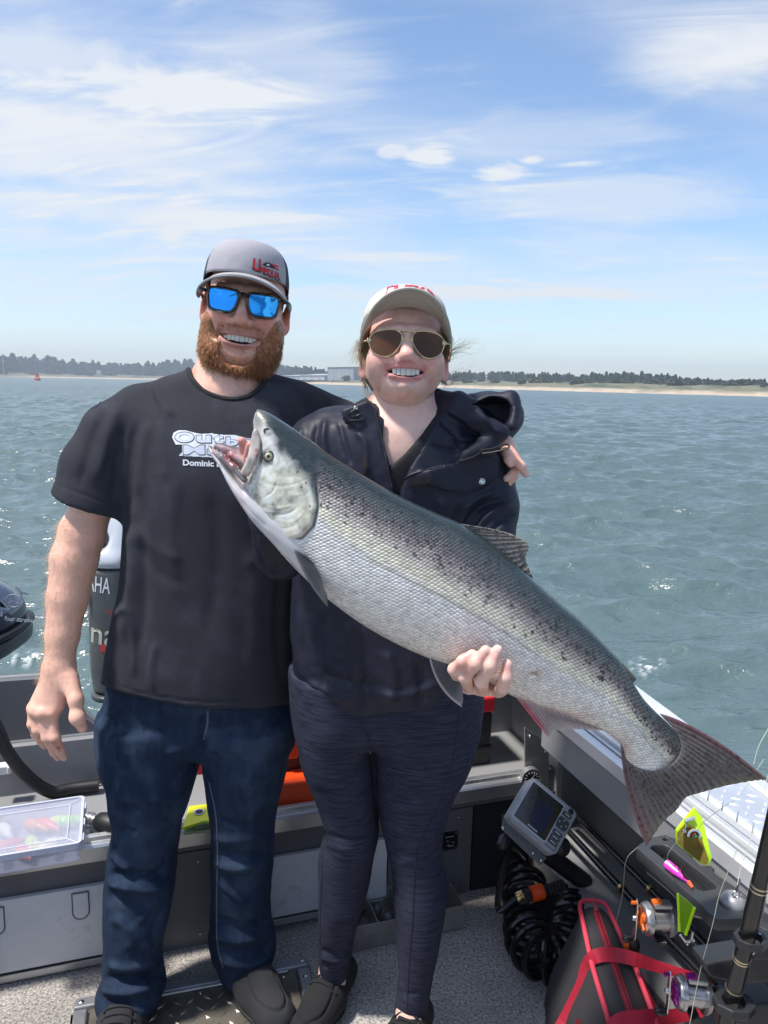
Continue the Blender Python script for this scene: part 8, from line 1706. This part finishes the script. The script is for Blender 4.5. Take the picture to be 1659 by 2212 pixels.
def fish_head_parts():
    # lower jaw and throat
    J = [((450, 962), (452, 972), .004), ((458, 966), (460, 988), .010), ((478, 985), (478, 1010), .018), ((498, 1008), (497, 1046), .026), ((520, 1032), (520, 1082), .034), ((548, 1048), (548, 1123), .040), ((585, 1070), (582, 1161), .042), ((640, 1100), (625, 1206), .046), ((700, 1150), (665, 1249), .045)]
    V, F_, px, py, h_, s, uv = loft_plane(J, 160, 80); N_ = vnormals(V, F_); n1, n2 = vnoise(V, 50, 4), vnoise(V, 140, 6); c = arr(.70, .67, .67)*(1+.10*n1+.08*n2)[:, None]
    t = sstep(.55, .85, h_)*sstep(.50, .40, s)*.8; c = c*(1-t[:, None])+t[:, None]*arr(.10, .10, .10); t = .7*sstep(.16, .02, s); c = c*(1-t[:, None])+t[:, None]*arr(.13, .12, .11); t = .5*np.exp(-((px-525)/22)**2-((py-1075)/22)**2); c = c*(1-t[:, None])+t[:, None]*arr(.62, .42, .44)
    V = strokes(V, N_, [([(470, 1000), (500, 1035), (535, 1075)], 3, -.0016), ([(515, 1075), (545, 1110), (585, 1145)], 3, -.0014)]); npmesh('lower_jaw', V, F_, M('jaw_skin', (.5, .5, .5), .36, metal=.15, var=.08, attr=True, coat=.3), fish, True, c)
    # open mouth: lining between the far jaw edge and the near one
    g = SDF(W(440, 1060, FY-.06)+arr(0, 0, 0), W(570, 925, FY+.07)+arr(.01, 0, .01), .0018)
    g.chain([W(454, 967, FY+.004), W(478, 965, FY+.024), W(510, 974, FY+.034), W(545, 990, FY+.038)], [.0042, .0050, .0055, .006], .004); g.chain([W(456, 972, FY-.004), W(480, 988, FY-.020), W(505, 1010, FY-.030), W(528, 1036, FY-.036)], [.0040, .0046, .005, .005], .004)
    slab(g, [(458, 966), (482, 962), (545, 985), (548, 1050), (525, 1038), (500, 1008), (478, 988)], FY+.016, .007, .006, .003)
    g.chain([W(500, 985, FY+.004), W(530, 1000, FY+.002)], [.005, .007], .006)
    V, F_ = g.mesh(); px, py = pj(V); n1, n2 = vnoise(V, 90, 3), vnoise(V, 230, 5); c = arr(.40, .30, .31)*(1+.25*n1+.15*n2)[:, None]; rim = sstep(FY-.012, FY-.022, V[:, 1])+sstep(974, 966, py)*sstep(FY+.012, FY+.02, V[:, 1]); rim = np.clip(rim, 0, 1); c = c*(1-rim[:, None])+rim[:, None]*arr(.17, .16, .165)
    for (x, y, r, a) in ((493, 984, 12, .95), (505, 1000, 9, .8), (526, 1012, 8, .6), (530, 1046, 6, .9)): t = a*np.exp(-((px-x)/r)**2-((py-y)/r)**2)*sstep(-.3, .4, n1+.3); c = c*(1-t[:, None])+t[:, None]*arr(.30, .012, .016)
    npmesh('mouth_lining', V, F_, flesh, fish, True, c)
    tm = M('fish_tooth', (.66, .63, .56), .25); tt = MB()
    for k in range(9):
        q = spline(np.array([W(458, 973, FY-.006), W(480, 987, FY-.022), W(505, 1009, FY-.032), W(526, 1033, FY-.038)]), 9)[k]; tt.cyl(q, q+arr(.0022, .001, .0052), .0014, 6, .0002)
    for k in range(4):
        q = spline(np.array([W(550, 930, FY-.020), W(545, 955, FY-.030), W(534, 990, FY-.036)]), 4)[k]; tt.cyl(q, q+arr(-.0035, 0, -.003), .0013, 6, .0002)
    tt.build('teeth', tm, fish, smooth=True)
    # upper jaw bone, near and far side
    mx = [(549, 922), (558, 930), (564, 948), (562, 972), (553, 1000), (545, 1020), (536, 1031), (524, 1030), (518, 1020), (526, 1006), (534, 988), (540, 962), (544, 938)]
    for sg in (-1, 1):
        y0 = lambda px, py, sg=sg: FY+sg*(.020+.018*np.clip((py-920)/70, 0, 1)); g = SDF(W(505, 1045, FY)+arr(0, -.055, 0), W(575, 912, FY)+arr(0, .055, 0), .0018); slab(g, mx, y0, .0045, .004, .0035); V, F_ = g.mesh(); V = relax(V, F_, 2); px, py = pj(V); n1, n2 = vnoise(V, 80, 2), vnoise(V, 220, 7); c = arr(.46, .40, .36)*(1+.22*n1+.18*n2)[:, None]; t = sstep(975, 930, py)*.6; c = c*(1-t[:, None])+t[:, None]*arr(.20, .20, .19)
        for (x, y, r) in ((556, 985, 6), (554, 972, 4), (528, 1030, 5)): t = .8*np.exp(-((px-x)/r)**2-((py-y)/r)**2); c = c*(1-t[:, None])+t[:, None]*arr(.25, .012, .016)
        npmesh('jaw_bone', V, F_, M('jaw_bone_skin', (.4, .4, .4), .35, var=.1, attr=True, coat=.3), fish, True, c)
    # eye
    e = surf_pts(fbv, [(580.5, 986)], 0)[0]; d = unit(cC-e); d = unit(d*.5+arr(-.15, -1, .1)*.5)
    MB().lathe(e-d*.002, d, [(0, .0086), (.002, .0086), (.0036, .0072), (.0040, .0062)], 28).build('eye_ring', M('eye_ring_grey', (.055, .06, .055), .3, coat=.5), fish, smooth=True)
    MB().ball(e-d*.0018, (.0068, .0068, .0068), 24).build('eyeball', M('eye_iris', (.50, .48, .28), .12, metal=.3, var=.3, vs=300, coat=1.), fish, smooth=True)
    pe = e-d*.0018+unit(d*.92+unit(cC-e)*.1)*.0046; MB().ball(pe, (.0030, .0030, .0030), 16).build('pupil', M('eye_pupil', (.003, .003, .004), .05, coat=1.), fish, smooth=True)
    q = surf_pts(fbv, [(576, 931)], -.0002)[0]; MB().lathe(q, unit(cC-q), [(-.001, .0048), (.0008, .0042), (.0004, .0026), (-.001, .002)], 16).build('nostril', M('nostril_dark', (.05, .05, .05), .3, coat=.5), fish, smooth=True)
fish_head_parts()
def fin(name, base, edge, mid=None, y0=FY, nu=90, nv=26, rays=22, colf=None, th=.0016, wave=.0012, sag=0., notch=.35):
    t = np.linspace(0, 1, nu); Bp_ = spline(np.array(base, float), nu); E_ = spline(np.array(edge, float), nu); Mi = spline(np.array(mid, float), nu) if mid is not None else (Bp_+E_)/2
    v = np.linspace(0, 1, nv)[:, None, None]; rj = np.random.default_rng(len(base)*7+nu); fr = .018*np.interp(t*rays*1.0, np.arange(rays+2), rj.random(rays+2)); Ee = Bp_+(E_-Bp_)*(1-notch*.10*np.abs(np.sin(t*rays*np.pi))-fr*notch*2)[:, None]
    P = Bp_*(1-v)**2+2*(2*Mi-(Bp_+Ee)/2)*v*(1-v)*.999+Ee*v*v if mid is not None else Bp_*(1-v)+Ee*v
    px, py = P[..., 0], P[..., 1]; Y = y0+wave*np.cos(t*rays*2*np.pi)[None, :]*np.clip(v[..., 0]*3, 0, 1)+sag*v[..., 0]**2*np.sin(t*3)[None, :]
    Rr = cF+((px-CX)/FP)[..., None]*cR-((py-CY)/FP)[..., None]*cU; V = cC+Rr*(Y/Rr[..., 1])[..., None]; V = V.reshape(-1, 3)
    i = np.arange(nv-1)[:, None]; j = np.arange(nu-1)[None, :]; F_ = np.stack([i*nu+j, (i+1)*nu+j, (i+1)*nu+j+1, i*nu+j+1], -1).reshape(-1, 4)
    tt = np.repeat(t[None], nv, 0).ravel(); vv = np.repeat(np.linspace(0, 1, nv)[:, None], nu, 1).ravel(); c = colf(tt, vv, px.ravel(), py.ravel(), V); ry = .5+.5*np.cos(tt*rays*2*np.pi); c = c*(.84+.30*ry)[:, None]
    o = npmesh(name, V, F_, fin_m, fish, True, np.clip(c, .003, .8)); sd = o.modifiers.new('thick', 'SOLIDIFY'); sd.thickness = th; sd.offset = 0; return o
mix = lambda c, t, b: c*(1-t[:, None])+t[:, None]*np.asarray(b)
def spotted(c, V, t, v, rays, n, r, seed):
    rs = np.random.default_rng(seed); P0 = []
    for _ in range(n):
        a = (rs.integers(rays)+.5+rs.normal()*.12)/rays; b = rs.uniform(.05, .93); P0.append(V[np.argmin((t-a)**2+(v-b)**2)])
    m = np.zeros(len(t))
    for p in P0: d = np.linalg.norm(V-p, axis=1); rr = r*rs.uniform(.55, 1.1); m = np.maximum(m, sstep(rr, rr*.5, d))
    return mix(c, .85*m, arr(.012, .012, .014))
def tailc(t, v, px, py, V):
    c = np.tile(arr(.125, .105, .098), (len(t), 1)); c = mix(c, .8*sstep(.80, 1., v), arr(.17, .155, .10)); c = mix(c, .75*np.clip(sstep(.09, .0, t)+sstep(.91, 1., t), 0, 1), arr(.17, .065, .075)); c = mix(c, .6*sstep(.12, .0, v), arr(.20, .19, .19))
    return spotted(c, V, t, v, 22, 420, .0021, 5)
fin('tail_fin', [(1424, 1541), (1462, 1585), (1470, 1618), (1456, 1646), (1428, 1662), (1396, 1662), (1366, 1650), (1341, 1607)], [(1659, 1684), (1622, 1687), (1566, 1697), (1514, 1711), (1481, 1722), (1460, 1750), (1430, 1777), (1396, 1828)], [(1532, 1590), (1548, 1636), (1530, 1660), (1496, 1680), (1456, 1694), (1428, 1712), (1400, 1722), (1357, 1715)], FY, 180, 60, 22, tailc, .0034, .0008, .012, .10)
def dorc(t, v, px, py, V):
    c = np.tile(arr(.17, .155, .145), (len(t), 1)); c = mix(c, .6*sstep(.3, .0, v), arr(.06, .065, .07)); c = mix(c, .7*sstep(.75, 1, v), arr(.28, .26, .19)); return spotted(c, V, t, v, 13, 90, .0021, 8)
fin('dorsal_fin', [(985, 1130), (1030, 1152), (1075, 1186), (1112, 1218), (1149, 1250)], [(1058, 1142), (1112, 1156), (1144, 1177), (1136, 1206), (1151, 1249)], None, FY, 120, 34, 13, dorc, .0018, .0008, .004, .5)
def analc(t, v, px, py, V):
    c = np.tile(arr(.42, .33, .33), (len(t), 1)); c = mix(c, .85*sstep(.20, .0, t), arr(.55, .05, .10)); c = mix(c, .7*sstep(.25, .0, v), arr(.55, .38, .42)); c = mix(c, .55*sstep(.75, 1., v), arr(.52, .50, .42)); return mix(c, .5*np.exp(-((v-.45)/.2)**2)*sstep(.2, .4, t), arr(.10, .085, .085))
fin('anal_fin', [(1110, 1500), (1150, 1514), (1200, 1530), (1250, 1551), (1302, 1574)], [(1186, 1595), (1200, 1582), (1225, 1577), (1262, 1576), (1304, 1577)], None, FY, 120, 30, 15, analc, .0020, .0009, .003, .6)
def pelc(t, v, px, py, V):
    c = np.tile(arr(.10, .098, .105), (len(t), 1)); c = mix(c, .85*sstep(.13, .02, t), arr(.55, .48, .48)); return mix(c, .5*sstep(.7, 1, v), arr(.32, .32, .33))
fin('pelvic_fin', [(927, 1418), (938, 1424), (950, 1428), (960, 1424)], [(999, 1528), (1001, 1512), (999, 1494), (996, 1477)], [(952, 1482), (966, 1476), (975, 1465), (982, 1450)], FY-.022, 70, 26, 9, pelc, .0020, .0009, -.006)
fin('pelvic_fin', [(940, 1424), (948, 1428), (958, 1430), (966, 1428)], [(1000, 1505), (1001, 1495), (1000, 1484), (998, 1474)], None, FY+.022, 50, 18, 9, pelc, .0020, .0009, .006)
def pecc(t, v, px, py, V):
    c = np.tile(arr(.075, .078, .082), (len(t), 1)); c = mix(c, .7*sstep(.2, .03, t), arr(.20, .19, .20)); c = mix(c, .8*sstep(.28, .05, v)*sstep(.2, .6, t), arr(.015, .016, .018)); return mix(c, .4*sstep(.6, 1, v), arr(.22, .22, .23))
fin('pectoral_fin', [(634, 1186), (648, 1193), (662, 1203), (672, 1212)], [(709, 1311), (708, 1298), (704, 1284), (699, 1272)], [(668, 1256), (676, 1246), (683, 1240), (688, 1240)], FY-.050, 70, 30, 10, pecc, .0022, .0009, -.004)
fin('pectoral_fin', [(640, 1192), (652, 1198), (662, 1205), (670, 1212)], [(700, 1300), (700, 1288), (698, 1276), (694, 1264)], None, FY+.050, 50, 20, 10, pecc, .0022, .0009, .004)
V_ = SDF(W(1325, 1490, FY)+arr(0, -.02, 0), W(1390, 1420, FY)+arr(0, .02, 0), .0015); V_.cone(W(1340, 1440, FY), W(1366, 1466, FY), .0065, .0048, .004, flat=((0, 1, 0), 2.2)); V_.cone(W(1350, 1455, FY), W(1364, 1468, FY), .0055, .0046, .004, flat=((0, 1, 0), 2.2)); a, f = V_.mesh(); npmesh('adipose_fin', a, f, fin_m, fish, True, np.tile(arr(.10, .085, .075), (len(a), 1)))
